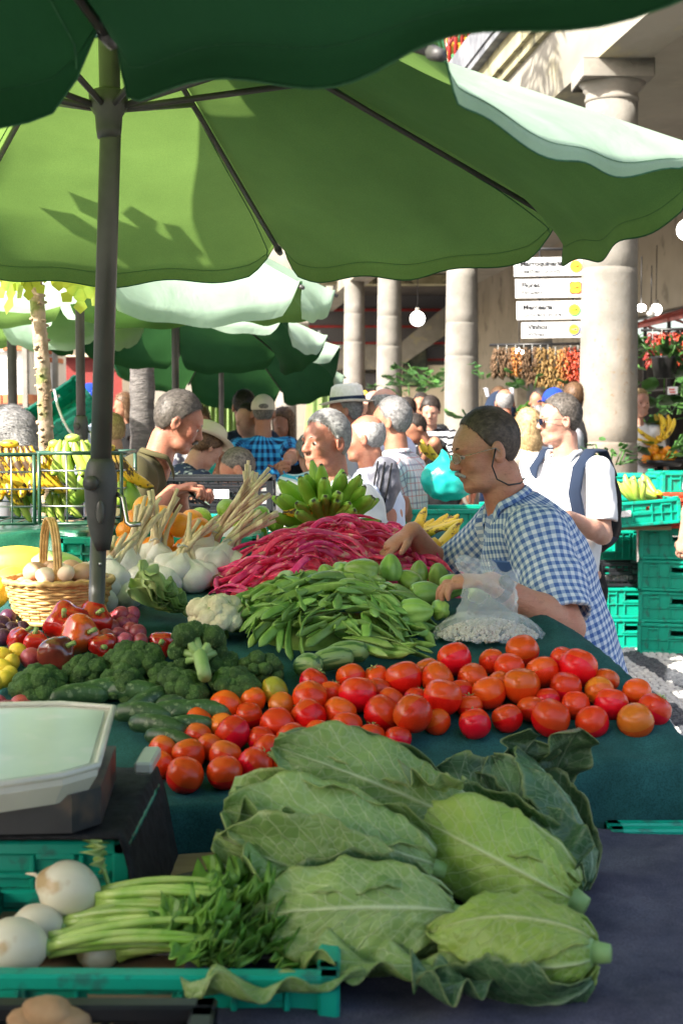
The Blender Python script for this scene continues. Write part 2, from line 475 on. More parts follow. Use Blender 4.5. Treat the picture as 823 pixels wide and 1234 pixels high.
def two_bone(S, T, l1, l2, pole):
    S, T, pole = V3(S), V3(T), V3(pole); d = T - S; L = min(d.length, (l1 + l2) * .995); dn = d.normalized()
    a = (l1 * l1 - l2 * l2 + L * L) / (2 * L); h = math.sqrt(max(1e-6, l1 * l1 - a * a))
    p = pole - S; p = p - dn * p.dot(dn)
    p = p.normalized() if p.length > 1e-4 else V3((0, 0, -1))
    return S + dn * a + p * h, S + dn * L

def person(name, label, loc, rz, H=1.74, lean=4, side=0, hyaw=0, hpitch=0, hroll=0, hands=None, curl=.5, fat=1.0, skin='tan', hair=('short', 'grey'),
           shirt=None, sleeve=.62, trousers=None, res=.007, face=True, brow=None, mustache=None, glasses=None, strap=None, group=None,
           collar=None, hem=.86, shoes=True, female=False, neckopen=0.02, nofold=False, flat=.76, slr=1.0, hunch=0.0, hres=None):
    """a figure facing local +Y.  hands: {'L':(target, elbow hint), 'R':...} in world space, None = hanging"""
    root = thing(name, label, 'person', loc, rz, group)
    M = Matrix.Translation(V3(loc)) @ Matrix.Rotation(rz, 4, 'Z'); Mi = M.inverted()
    s = H / 1.75; hs = s * .97
    la = R(lean); sa = R(side)
    def sd(k): return V3((math.sin(sa * k), math.sin(la * k), math.cos(la * k))).normalized()
    hip = V3((0, 0, .93 * s)); waist = hip + sd(.5) * .16 * s; chest = waist + sd(.95) * .20 * s; sh = chest + sd(1.15) * .125 * s
    nb = sh + sd(1.1) * .05 * s + V3((0, hunch, 0))
    Hm = Euler((R(-hpitch - lean * .35), R(hroll), R(hyaw)), 'XYZ').to_matrix() if True else None
    Hm = Matrix.Rotation(R(hyaw), 3, 'Z') @ Matrix.Rotation(R(-hpitch), 3, 'X') @ Matrix.Rotation(R(hroll), 3, 'Y')
    up = (Hm @ V3((0, -.1, 1))).normalized()
    nt_ = nb + (sd(.9) * .6 + up * .4).normalized() * .065 * s + V3((0, .012, 0))
    hc = nt_ + up * .115 * s + Hm @ V3((0, .028, 0)) * s
    shw = (.175 if not female else .155) * s
    sdx = V3((math.cos(sa), 0, -math.sin(sa)))
    shl = {'L': sh - sdx * shw + sd(1) * (.0), 'R': sh + sdx * shw}
    arms = {}
    for k in 'LR':
        sg = -1 if k == 'L' else 1
        if hands and hands.get(k):
            T, pole = hands[k][0], hands[k][1]
            T = Mi @ V3(T); pole = Mi @ V3(pole)
        else: T = shl[k] + V3((sg * .09, .07, -.55 * s)); pole = shl[k] + V3((sg * .3, -.3, -.3))
        E, W = two_bone(shl[k], T, .29 * s, .255 * s, pole); arms[k] = (E, W)
    A = lambda v: np.array(v[:], dtype=np.float32)
    fr = A(V3((0, math.cos(la), -math.sin(la))))
    HM = np.array(Hm, dtype=np.float32)          # columns: head axes in local space
    hcA = A(hc)
    def headsp(p): return ((p - hcA) @ HM) / hs
    def head(q):
        d = ell(q, (0, -.010, .035), (.073, .087, .088))
        d = smin(d, ell(q, (0, .026, -.036), (.058, .066, .076)), .03)
        d = smin(d, ell(q, (0, .034, .028), (.058, .062, .052)), .025)
        if face:
            for sg in (-1, 1):
                d = smin(d, ell(q, (sg * .04, .056, -.018), (.024, .026, .026)), .02)     # cheek
                d = -smin(-d, ell(q, (sg * .031, .098, .008), (.017, .017, .012)), .012)  # socket
                d = smin(d, ell(q, (sg * .030, .080, .024), (.022, .012, .006)), .008)    # brow
                d = smin(d, ell(q, (sg * .031, .0775, .0125), (.016, .0125, .0065)), .004)    # lids
                d = smin(d, ell(q, (sg * .035, .038, -.078), (.022, .032, .02)), .022)    # jaw
                e = ell(q, (sg * .078, -.008, -.002), (.009, .02, .033)); e = np.maximum(e, -ell(q, (sg * .086, -.001, 0), (.006, .011, .02)))
                d = smin(d, e, .006)
                d = smin(d, ell(q, (sg * .011, .098, -.026), (.0085, .011, .0075)), .006) # nostril wing
            d = smin(d, rcone(q, (0, .086, .018), (0, .108, -.019), .0085, .0115), .012)
            d = smin(d, ell(q, (0, .080, -.052), (.026, .016, .011)), .012)
            d = smin(d, ell(q, (0, .088, -.0505), (.020, .0085, .0045)), .004)
            d = smin(d, ell(q, (0, .087, -.0615), (.017, .0085, .005)), .004)
            d = np.maximum(d, -ell(q, (0, .1005, -.056), (.021, .008, .0015)))
            d = smin(d, ell(q, (0, .070, -.088), (.022, .020, .018)), .018)
        else:
            d = smin(d, rcone(q, (0, .086, .012), (0, .106, -.02), .009, .012), .012)
            for sg in (-1, 1): d = smin(d, ell(q, (sg * .078, -.008, -.002), (.01, .02, .032)), .006)
        return d
    fingers = {}
    for k in 'LR':
        E, W = arms[k]; ax = (W - E).normalized(); sg = -1 if k == 'L' else 1
        hd = (hands[k][2] if hands and hands.get(k) and len(hands[k]) > 2 else None)
        if hd is not None:
            hd = (Mi.to_3x3() @ V3(hd)).normalized(); ax = (ax * .25 + hd).normalized()
        pn = V3((0, 0, 1)) if abs(ax.z) < .8 else V3((sg, 0, 0))            # back-of-hand normal
        pn = (pn - ax * pn.dot(ax)).normalized(); lat = ax.cross(pn).normalized()
        # the thumb lies towards the body's middle
        mid = V3((0, hip.y + .3, W.z)) - W
        if lat.dot(mid) < 0: lat = -lat
        segs = []
        pc = W + ax * .045 * s
        for i, (o, L) in enumerate(zip((.030, .010, -.011, -.030), (.068, .076, .071, .056))):
            b0 = W + ax * .078 * s + lat * o * s - pn * .004; c = curl * (1 + .12 * i)
            d1 = (ax * math.cos(c * .6) - pn * math.sin(c * .6) + lat * o * 2).normalized(); p1 = b0 + d1 * L * .5 * s
            d2 = (ax * math.cos(c * 1.5) - pn * math.sin(c * 1.5)).normalized(); p2 = p1 + d2 * L * .32 * s
            d3 = (ax * math.cos(c * 2.1) - pn * math.sin(c * 2.1)).normalized(); p3 = p2 + d3 * L * .24 * s
            segs += [(b0 - ax * .03, p1, .0095, .0085), (p1, p2, .0085, .0078), (p2, p3, .0078, .0066)]
        t0 = W + ax * .022 * s + lat * .022; t1 = t0 + (ax * .6 + lat * .75 - pn * .25).normalized() * .042 * s; t2 = t1 + (ax * .9 + lat * .25 - pn * .35).normalized() * .032 * s
        segs += [(W + ax * .01, t1, .015, .0105), (t1, t2, .0105, .008)]
        fingers[k] = (pc, ax, pn, lat, segs)
    def body(p):
        p = p.astype(np.float32)
        d = ecap(p, A(hip), A(chest), .135 * fat, .13 * fat, fr, .75)
        d = smin(d, rcone(p, A(shl['L']), A(shl['R']), .048, .048), .05)
        d = smin(d, rcone(p, A(nb - V3((0, 0, .03))), A(nt_ + up * .04), .060 * (.92 if female else 1), .054 * (.88 if female else 1)), .03)
        for k in 'LR':
            E, W = arms[k]
            d = smin(d, rcone(p, A(shl[k]), A(E), .050 * (.8 if female else 1), .040), .025)
            d = smin(d, rcone(p, A(E), A(lerp(E, W, .35)), .041, .044), .02)
            d = smin(d, rcone(p, A(lerp(E, W, .3)), A(W), .043, .0265), .02)
            pc, ax, pn, lat, segs = fingers[k]
            Mh = np.array([[*lat], [*ax], [*pn]], dtype=np.float32).T
            d = smin(d, ell(p, A(pc), (.041, .052, .0165), Mh), .015)
            for (a, b, ra, rb) in segs: d = smin(d, rcone(p, A(a), A(b), ra, rb), .004)
        for sg in (-1, 1):
            d = smin(d, rcone(p, (sg * .09, 0, .9 * s), (sg * .11, .01, .5 * s), .085, .058), .03)
            d = smin(d, rcone(p, (sg * .11, .01, .5 * s), (sg * .12, -.02, .06), .055, .036), .02)
        q = headsp(p); near = (np.abs(q).max(1) < .22)
        hd_ = np.full(len(p), 9.0, dtype=np.float32)
        if near.any(): hd_[near] = head(q[near]) * hs
        # far away use a bounding ball, so culling still works
        hd_[~near] = np.sqrt((q[~near] ** 2).sum(1)) * hs - .12
        return smin(d, hd_, .012)
    pts = [hip, hc, nb, shl['L'], shl['R']] + [x for k in 'LR' for x in (arms[k][0], arms[k][1])] + [fingers[k][0] + fingers[k][1] * .1 for k in 'LR']
    pa = np.array([p[:] for p in pts])
    lo = pa.min(0) - .2; hi = pa.max(0) + .2; lo[2] = 0.0 if res < .006 else .45
    if res >= .006: lo[2] = max(lo[2], .0)
    Vb, Fb = sdf_mesh(body, lo, hi, res)
    part('body', (Vb, Fb), SKIN[skin], root)
    # head-local helper for face parts
    def H2(v): return hc + Hm @ (V3(v) * hs)
    HL = Matrix.Translation(hc) @ Hm.to_4x4() @ Matrix.Scale(s, 4)
    if face:
        for sg in (-1, 1):
            e = part('eyeball', ball(.0112, 14, 10), MAT['eye_white'], root, loc=H2((sg * .031, .0762, .0065)))
            part('iris', ball((.0066, .002, .0066), 10, 6), MAT['iris'], e, loc=Hm @ V3((0, .0106, -.0015)), rot=Hm.to_euler())
    hk, hcol = hair
    if hk in ('short', 'receding', 'ring', 'long', 'bun', 'cropped'):
        th = {'short': .007, 'receding': .005, 'ring': .004, 'long': .014, 'bun': .010, 'cropped': .002}[hk]
        def hairf(p):
            q = headsp(p.astype(np.float32))
            d = np.minimum(ell(q, (0, -.010, .035), (.073 + th, .087 + th, .088 + th * (1.3 if hk in ('short', 'long') else 1))), 9)
            side_ = np.abs(q[:, 0])
            y = q[:, 1]
            zl = np.interp(y, [-.12, -.05, -.012, .012, .03, .055, .085, .12], {'short': [-.06, -.05, -.004, .03, .062, .088, .105, .13], 'receding': [-.06, -.05, -.002, .022, .05, .098, .118, .15],
                 'ring': [-.06, -.05, -.01, .0, .03, .06, .1, .2], 'long': [-.1, -.1, -.08, -.05, -.02, .05, .07, .09], 'bun': [-.07, -.05, -.01, .01, .03, .065, .085, .11], 'cropped': [-.06, -.05, -.01, .02, .045, .075, .095, .12]}[hk]).astype(np.float32)
            zl = zl + .012 * np.clip(1 - side_ / .06, 0, 1) * (y > 0) * (0 if hk != 'receding' else -.6)
            d = np.maximum(d, (zl - q[:, 2]) * .8)
            if hk == 'ring': d = np.maximum(d, -(ell(q, (0, -.0, .12), (.072, .1, .062))))
            if hk == 'long':
                d = smin(d, ell(q, (0, -.06, -.07), (.082, .05, .11)), .03)
                for sg in (-1, 1): d = smin(d, ell(q, (sg * .07, -.01, -.06), (.018, .04, .09)), .02)
            if hk == 'bun': d = smin(d, ell(q, (0, -.125, .03), (.035, .032, .035)), .01)
            d = d + .0015 * wob(q, 45, 1)
            return d * hs
        Vh, Fh = sdf_mesh(hairf, np.array(hc) - .24, np.array(hc) + .22, hres or min(res * .75, .006))
        Vh, Fh = strands(Vh, Fh, hcA, HM, hs, hk, res)
        part('hair', (Vh, Fh), HAIR[hcol], root, smooth=False)
    if brow:
        for sg in (-1, 1):
            part('eyebrow', tube([(sg * .012, .0925, .024), (sg * .026, .094, .031), (sg * .045, .078, .026)], lambda t: .0042 * (1 - .5 * t), 6, flat=(.7, 1)), HAIR[brow], root, loc=hc, rot=Hm.to_euler(), scale=hs)
    if mustache:
        mb = MB()
        for sg in (-1, 1): mb.add(tube([(0, .101, -.041), (sg * .014, .099, -.044), (sg * .029, .088, -.053)], lambda t: .0075 * (1 - .45 * t), 8))
        part('moustache', mb, HAIR[mustache], root, loc=hc, rot=Hm.to_euler(), scale=hs)
    if glasses:
        mb = MB(); fm = MAT['metal_wire'] if glasses != 'sun' else MAT['dark_plastic']
        for sg in (-1, 1):
            ring = [(sg * .033 + .022 * math.cos(a), .108 - .012 * abs(math.cos(a)) * (sg * math.cos(a) > 0), .004 + .0155 * math.sin(a)) for a in [i * math.pi / 8 for i in range(17)]]
            mb.add(tube(ring, .0013, 5)); mb.add(tube([(sg * .055, .098, .008), (sg * .079, .07, .01), (sg * .084, .0, .012), (sg * .082, -.02, -.01)], .0013, 5))
        mb.add(tube([(-.011, .108, .006), (0, .113, .01), (.011, .108, .006)], .0013, 5))
        gf = part('spectacles', mb, fm, root, loc=hc, rot=Hm.to_euler(), scale=hs)
        for sg in (-1, 1):
            part('lens', ball((.021, .0012, .0148), 14, 8), MAT['sun_lens'] if glasses == 'sun' else MAT['clear_lens'], gf, loc=(sg * .033, .1055, .004), rot=(0, 0, -sg * .25))
        if glasses == 'cord':
            part('spectacle_cord', tube([H2(v) for v in [(-.084, .0, .01), (-.082, .02, -.035), (-.075, .012, -.075), (-.066, -.02, -.10), (-.05, -.06, -.105), (0, -.09, -.10), (.05, -.06, -.105), (.075, 0, -.08), (.084, 0, .01)]], .0022, 6), MAT['dark_plastic'], root)
    # ---- shirt
    if shirt:
        sl = {}
        for k in 'LR':
            E, W = arms[k]
            if sleeve <= 1: sl[k] = lerp(shl[k], E, sleeve); 
            else: sl[k] = None
        tq = .014
        def shirtf(p):
            p = p.astype(np.float32)
            d = ecap(p, A(hip - V3((0, 0, .06))), A(chest + sd(1) * .03), (.148 if not female else .13) * fat, .143 * (fat * .5 + .5), fr, flat)
            d = smin(d, rcone(p, A(shl['L'] + sd(1) * .004), A(shl['R'] + sd(1) * .004), .062 * slr, .062 * slr), .06)
            d = smin(d, rcone(p, A(chest), A(nb), .09, .062), .04)
            if fat > 1.05: d = smin(d, ell(p, A(waist + V3((0, .055, -.02))), (.14 * fat, .12 * fat, .15)), .05)
            for k in 'LR':
                E, W = arms[k]
                if sl[k] is not None:
                    e = rcone(p, A(shl[k]), A(sl[k] + (sl[k] - shl[k]).normalized() * .03), .068 * slr, .066 * slr)
                    ax = A((E - shl[k]).normalized()); pl = (p - A(sl[k])) @ ax
                    e = np.maximum(e, pl)
                    e = np.maximum(e, -np.maximum(rcone(p, A(shl[k]), A(E), .058, .057), -(pl + .035)))
                    d = smin(d, e, .03)
                else:
                    d = smin(d, rcone(p, A(shl[k]), A(E), .066, .054), .03); d = smin(d, rcone(p, A(E), A(lerp(E, W, .97)), .053, .038), .025)
            if not nofold:
                q = p @ np.array([[1, 0, 0], [0, 1, 0], [.35, .3, .55]], dtype=np.float32)
                d = d + .0075 * wob(q, 17, 3) + .0045 * wob(q, 37, 9) + .004 * np.abs(wob(p, 13, 4)) 
            d = np.maximum(d, A(hip)[2] - (p[:, 2] + .0 * p[:, 1]) - (.93 - hem) * s + .006 * np.sin(p[:, 0] * 30))
            # neck hole
            d = np.maximum(d, -ell(p, A(nb + sd(1) * .045 + V3((0, neckopen, 0))), (.060, .062, .05)))
            return d
        pl = [hip - V3((0, 0, .12)), nb, shl['L'], shl['R']] + [arms[k][0] for k in 'LR'] + ([arms[k][1] for k in 'LR'] if sleeve > 1 else [])
        pa = np.array([x[:] for x in pl]); lo = pa.min(0) - .19; hi = pa.max(0) + .19
        Vs, Fs = sdf_mesh(shirtf, lo, hi, res * .95)
        # woven coordinates, in metres, along the nearest panel of the garment
        bones = [(hip - V3((0, 0, .1)), nb, .16, .17)] + [(shl[k], sl[k] if sl[k] is not None else arms[k][0], .07, .0) for k in 'LR'] + ([(arms[k][0], arms[k][1], .06, 0) for k in 'LR'] if sleeve > 1 else [])
        fc = Vs[Fs].mean(1); ds = []
        for (a, b, rr, off) in bones: ds.append(rcone(fc, A(a), A(b), rr, rr) - (.0 if off else 0.0) + (0 if not off else .0))
        own = np.argmin(np.stack(ds), 0); uv = np.zeros((len(Fs), 4, 2), dtype=np.float32); P4 = Vs[Fs]
        for i, (a, b, rr, off) in enumerate(bones):
            m = own == i
            if not m.any(): continue
            ax = A((b - a).normalized()); e1 = np.array([1, 0, 0], dtype=np.float32) if abs(ax[0]) < .8 else np.array([0, 1, 0], dtype=np.float32)
            e1 = e1 - ax * (e1 @ ax); e1 /= np.linalg.norm(e1); e2 = np.cross(ax, e1)
            q = P4[m] - A(a); an = np.arctan2(q @ e2, q @ e1); ac = np.arctan2((fc[m] - A(a)) @ e2, (fc[m] - A(a)) @ e1)
            an = ac[:, None] + (np.mod(an - ac[:, None] + np.pi, 2 * np.pi) - np.pi)
            uv[m, :, 0] = an * rr + i * .003; uv[m, :, 1] = q @ ax
        part('shirt', (Vs, Fs), shirt, root, uv=uv.reshape(-1, 2))
        if collar:
            cm = collar
            def cf(u, v):
                a = R(-152) + u * R(304) + R(0)        # open at the front
                rr = .063 + .020 * v; z = .028 * math.sin(v * 2.4) - .022 * v
                open_ = max(0, (abs(u - .5) * 2 - .72)) / .28
                ax_ = sd(1.1); ex = V3((1, 0, 0)); ey = ax_.cross(ex)
                c = nb + ax_ * (.030 - open_ * .035 - .03 * v * open_) + V3((0, neckopen * .4 + .006, 0))
                return c + ex * (rr * math.sin(a) * 1.02) - ey * (rr * (-math.cos(a)) * -1.0) * 1 + ax_ * z
            Vc, Fc, UVc = gridf(lambda u, v: cf(u, v), 40, 5)
            Vc2, Fc2 = shell(Vc, Fc, .003)
            part('collar', (Vc2, Fc2), cm, root, uv=[(u[0] * .38, u[1] * .05) for u in UVc] * 2)
    if trousers:
        def trf(p):
            p = p.astype(np.float32)
            d = ecap(p, (0, 0, .86 * s), A(hip + sd(.4) * .08), .15 * fat, .145 * fat, (0, 1, 0), .76)
            for sg in (-1, 1):
                d = smin(d, rcone(p, (sg * .09, 0, .86 * s), (sg * .115, .015, .48 * s), .1, .075), .03)
                d = smin(d, rcone(p, (sg * .115, .015, .48 * s), (sg * .125, -.01, .07), .075, .062), .02)
            d = d + .006 * wob(p, 16, 2)
            return np.maximum(np.maximum(d, p[:, 2] - (hip.z + .055)), .035 - p[:, 2])
        Vt, Ft = sdf_mesh(trf, (-.32, -.26, 0), (.32, .26, hip.z + .12), .016)
        part('trousers', (Vt, Ft), trousers, root)
        if shoes:
            for sg in (-1, 1):
                g = ball((.048, .13, .055), 14, 8, lambda v: V3((v[0] * (1 + .15 * v[1]), v[1], v[2] if v[2] > -.4 else -.4)))
                part('shoe', g, MAT['shoe'], root, loc=(sg * .125, .05, .022))
    info = dict(root=root, hc=M @ hc, Hm=M.to_3x3() @ Hm, nb=M @ nb, sh={k: M @ shl[k] for k in 'LR'}, wr={k: M @ arms[k][1] for k in 'LR'}, el={k: M @ arms[k][0] for k in 'LR'},
                chest=M @ chest, waist=M @ waist, hip=M @ hip, M=M, s=s, hs=hs, sd=sd, hcl=hc, Hml=Hm, nbl=nb, shl=shl, chl=chest, wl=waist, fr=V3(fr.tolist()))
    return info
def stand(px, py, Y, lean=4, rz=0.0, hunch=0.0, lo=.86, hi=1.1):
    """where the feet stand and how tall the person is, from the head centre on one line of sight"""
    la = R(lean)
    def sd(k): return V3((0, math.sin(la * k), math.cos(la * k)))
    h = V3((0, 0, .93)) + sd(.5) * .16 + sd(.95) * .2 + sd(1.15) * .125 + sd(1.1) * .05 + sd(.95) * .065 + V3((0, .04, .113))
    p = P(px, py, Y); s = p.z / h.z
    if not lo < s < hi: print('STAND scale', round(s, 2), 'at', px, py, Y)
    s = min(hi, max(lo, s))
    off = Matrix.Rotation(rz, 3, 'Z') @ V3((h.x * s, h.y * s + hunch, 0))
    return V3((p.x - off.x, p.y - off.y, 0)), 1.75 * s
# ---------------------------------------------------------------- materials by name
MAT = {}
def M_(k, *a, **kw): MAT[k] = pmat(k, *a, **kw); return MAT[k]
M_('eye_white', (.72, .70, .66), rough=.2); M_('iris', (.05, .03, .015), rough=.1); M_('metal_wire', (.55, .5, .4), metal=1, rough=.25)
M_('dark_plastic', (.012, .012, .014), rough=.35); M_('sun_lens', (.006, .008, .02), rough=.06); M_('shoe', (.03, .022, .018), rough=.5)
def glass_like(name, c, rough=.05, mix=.85):
    m, nt, b = new_mat(name); b.inputs['Base Color'].default_value = (*c, 1); b.inputs['Roughness'].default_value = rough
    tr = nt.nodes.new('ShaderNodeBsdfTransparent'); tr.inputs[0].default_value = (*[min(1, x * .5 + .5) for x in c], 1); mx = nt.nodes.new('ShaderNodeMixShader'); mx.inputs[0].default_value = mix
    nt.links.new(b.outputs[0], mx.inputs[1]); nt.links.new(tr.outputs[0], mx.inputs[2]); nt.links.new(mx.outputs[0], nt.nodes['Material Output'].inputs[0]); return m
MAT['clear_lens'] = glass_like('clear_lens', (.8, .85, .85), .03, .88)
M_('pole', (.062, .058, .054), (.085, .08, .074), scale=9, rough=.38, spec=.5)
M_('knob', (.045, .043, .042), (.065, .06, .058), scale=15, rough=.5, bs=.15, bscale=150)
M_('steel', (.45, .45, .46), metal=1, rough=.3)
M_('wire_green', (.02, .07, .045), (.035, .10, .06), scale=20, rough=.35, coat=.3)
M_('stone', (.18, .165, .14), (.28, .26, .23), scale=2.2, rough=.9, bs=.5, bscale=30, bdist=.004, c3=(.22, .20, .17), s3=9)
def stone_col(k=.42, sp_=.75):
    m, nt, b = new_mat('column_stone'); co = coords(nt)
    c = ramp(nt, noise_n(nt, co, 3.0, 6, .6), [(.3, (.15, .14, .12)), (.55, (.22, .205, .18)), (.75, (.29, .275, .245))])
    sp = nt.nodes.new('ShaderNodeSeparateXYZ'); nt.links.new(co, sp.inputs[0])
    # worn, darker plinth-height staining with a ragged upper edge and rusty specks
    n2 = noise_n(nt, coords(nt, 'Object', (1, 1, .25)), 5.5, 6, .65)
    e = math_n(nt, 'ADD', math_n(nt, 'MULTIPLY', n2, 2.2), math_n(nt, 'MULTIPLY', sp.outputs[2], -1.0))
    f = ramp(nt, math_n(nt, 'MULTIPLY_ADD', e, .5, .95), [(.40, (0, 0, 0)), (.46, (1, 1, 1))])
    oi = nt.nodes.new('ShaderNodeObjectInfo')
    c = mixc(nt, math_n(nt, 'MULTIPLY', f, k), c, (.20, .175, .14) if k > .3 else (.30, .21, .12))
    sk = ramp(nt, noise_n(nt, co, 26, 3), [(.62, (0, 0, 0)), (.70, (1, 1, 1))])
    sk = math_n(nt, 'MULTIPLY', sk, ramp(nt, math_n(nt, 'MULTIPLY', sp.outputs[2], .3), [(.55, (1, 1, 1)), (1, (.05, .05, .05))]))
    c = mixc(nt, math_n(nt, 'MULTIPLY', sk, sp_), c, (.20, .12, .06))
    nt.links.new(c, b.inputs['Base Color']); b.inputs['Roughness'].default_value = .92
    bump(nt, b, noise_n(nt, co, 40, 6), .5, .006); return m
MAT['column'] = stone_col(.5, .3); MAT['column_tan'] = stone_col(.22, .7)
M_('beam_stone', (.18, .165, .13), (.28, .26, .22), scale=1.1, rough=.9, bs=.5, bscale=22, bdist=.005, c3=(.30, .27, .18), s3=3.5, stretch=(1, .4, 1))
M_('beam_mossy', (.20, .18, .10), (.36, .33, .20), scale=1.6, rough=.95, bs=.6, bscale=25, bdist=.006, c3=(.10, .095, .06), s3=5)
M_('beam_grey', (.10, .105, .12), (.22, .225, .24), scale=3, rough=.95, bs=.6, bscale=30, bdist=.006)
M_('cream_wall', (.66, .56, .40), (.72, .62, .46), scale=.6, rough=.95, bs=.2, bscale=50, c3=(.55, .46, .32), s3=2.5)
M_('grey_wall', (.22, .20, .165), (.28, .255, .21), scale=.7, rough=.95, bs=.2, bscale=50, c3=(.28, .25, .2), s3=3)
M_('white_wall', (.74, .72, .68), (.80, .78, .74), scale=.8, rough=.9, bs=.15, bscale=60)
M_('brick', (.42, .13, .055), (.56, .21, .09), scale=4, rough=.85, bs=.4, bscale=70, vary=.2)
M_('maroon', (.20, .025, .022), (.25, .035, .03), scale=3, rough=.5)
M_('red_paint', (.35, .02, .018), (.24, .015, .012), scale=9, rough=.4)
M_('arcade_wall_shaded', (.24, .205, .15), (.31, .265, .20), scale=.9, rough=.95, bs=.3, bscale=40, c3=(.17, .145, .105), s3=2.2); M_('awning_red', (.11, .018, .015), (.16, .03, .02), scale=9, rough=.45)  # darker copy of the cream wall, with the arcade shade put into its colour
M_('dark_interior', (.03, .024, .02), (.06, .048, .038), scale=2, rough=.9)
M_('black_frame', (.012, .011, .011), rough=.4)
M_('wood', (.30, .19, .10), (.42, .28, .16), scale=5, rough=.8, bs=.4, bscale=60, stretch=(.3, 3, 3))
M_('lamp', (1, 1, 1))
for nm, c, s_ in (('lamp_glass', (1, .95, .86), 2.2), ('bulb_glass', (1, .97, .92), 9)):
    m, nt, b = new_mat(nm); b.inputs['Base Color'].default_value = (.9, .88, .82, 1); b.inputs['Emission Color'].default_value = (*c, 1); b.inputs['Emission Strength'].default_value = s_; MAT[nm] = m
def paving(name, a, b_, c3):
    return pmat(name, a, b_, scale=14, rough=.8, bs=.6, bscale=45, bdist=.004, c3=c3, s3=50)
MAT['stone_dark'] = paving('stone_dark', (.035, .038, .046), (.075, .08, .09), (.12, .12, .13)); MAT['stone_light'] = paving('stone_light', (.42, .41, .39), (.55, .54, .51), (.36, .35, .33))
M_('ground', (.19, .18, .17), (.26, .25, .235), scale=3, rough=.9, bs=.4, bscale=60, c3=(.06, .06, .06), s3=14)
M_('crate_green', (.0, .30, .195), (.0, .36, .24), scale=4, rough=.42, c3=(.02, .18, .13), s3=25, bs=.12, bscale=90, vary=.12, spec=.5)
M_('crate_black', (.010, .011, .014), (.02, .021, .025), scale=5, rough=.4); M_('crate_red', (.62, .05, .02), (.7, .08, .03), scale=5, rough=.4)
M_('crate_blue', (.01, .015, .045), rough=.4)
M_('paper_label', (.75, .75, .74), (.62, .62, .62), scale=60, rough=.7)
# woven shade net / felt cloths
def netcloth(name, c1, c2, wave=900, rough=.9, sc=9, gl=0):
    m, nt, b = new_mat(name); co = coords(nt)
    c = ramp(nt, noise_n(nt, co, sc, 5, .6), [(.35, c1), (.65, c2)])
    c = mixc(nt, math_n(nt, 'MULTIPLY', ramp(nt, noise_n(nt, co, 330, 2), [(.45, (0, 0, 0)), (.6, (1, 1, 1))]), .45), c, tuple(x * .35 for x in c1))
    nt.links.new(c, b.inputs['Base Color']); b.inputs['Roughness'].default_value = rough; b.inputs['Specular IOR Level'].default_value = .3; b.inputs['Coat Weight'].default_value = gl
    bump(nt, b, noise_n(nt, co, 300, 3), .5, .0015); bump(nt, b, noise_n(nt, co, 12, 4), .35, .01); return m
MAT['cloth_green'] = netcloth('cloth_green', (.008, .060, .058), (.020, .11, .105)); MAT['cloth_shiny'] = netcloth('cloth_shiny', (.006, .075, .045), (.02, .13, .075), rough=.32, gl=.35)
MAT['cloth_slate'] = netcloth('cloth_slate', (.045, .045, .075), (.11, .105, .14), sc=9); MAT['cloth_grey'] = netcloth('cloth_grey', (.09, .085, .08), (.17, .16, .15), sc=8)
MAT['mat_black'] = netcloth('mat_black', (.008, .008, .009), (.03, .03, .032), sc=40)
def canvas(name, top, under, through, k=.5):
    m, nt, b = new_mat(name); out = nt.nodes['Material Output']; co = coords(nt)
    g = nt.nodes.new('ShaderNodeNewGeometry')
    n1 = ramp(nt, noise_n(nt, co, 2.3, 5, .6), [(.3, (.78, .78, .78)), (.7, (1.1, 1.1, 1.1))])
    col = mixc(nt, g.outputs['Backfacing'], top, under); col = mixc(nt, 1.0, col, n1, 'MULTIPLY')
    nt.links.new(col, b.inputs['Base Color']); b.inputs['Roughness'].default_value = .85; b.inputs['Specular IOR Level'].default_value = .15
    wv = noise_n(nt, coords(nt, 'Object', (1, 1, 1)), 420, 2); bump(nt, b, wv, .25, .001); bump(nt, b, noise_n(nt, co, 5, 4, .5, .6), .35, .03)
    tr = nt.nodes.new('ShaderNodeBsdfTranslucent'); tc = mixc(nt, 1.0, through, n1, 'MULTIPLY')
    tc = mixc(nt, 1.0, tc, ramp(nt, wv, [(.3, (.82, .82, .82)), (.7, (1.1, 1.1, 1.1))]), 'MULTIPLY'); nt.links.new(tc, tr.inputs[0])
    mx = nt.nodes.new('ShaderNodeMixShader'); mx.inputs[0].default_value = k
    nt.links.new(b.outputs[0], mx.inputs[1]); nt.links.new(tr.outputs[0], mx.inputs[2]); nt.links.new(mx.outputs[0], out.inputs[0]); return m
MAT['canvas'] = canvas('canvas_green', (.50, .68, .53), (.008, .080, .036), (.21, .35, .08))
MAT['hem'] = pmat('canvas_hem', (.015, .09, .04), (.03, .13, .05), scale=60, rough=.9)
MAT['canvas_dim'] = canvas('canvas_green_dim', (.48, .64, .48), (.008, .06, .03), (.035, .11, .03), .35)  # green canvas with lower translucency and a darker underside
MAT['canvas_shaded'] = canvas('canvas_shaded_green', (.10, .30, .17), (.012, .065, .028), (.02, .08, .02), .3)  # nearest parasol: the shade it hangs in is put into these darker colours
MAT['curtain'] = canvas('curtain_green', (.30, .42, .16), (.22, .34, .12), (.30, .42, .12), .4)
MAT['leaf_dark'] = pmat('leaf_dark', (.02, .07, .015), (.05, .13, .03), scale=20, rough=.45, vary=.3, trans=.25, transc=(.12, .3, .03))
MAT['leaf_mid'] = pmat('leaf_mid', (.05, .14, .03), (.09, .22, .05), scale=20, rough=.45, vary=.3, trans=.3, transc=(.2, .42, .05))
MAT['leaf_papaya'] = pmat('leaf_papaya', (.16, .30, .03), (.36, .42, .04), scale=9, rough=.5, trans=.5, transc=(.6, .62, .04))
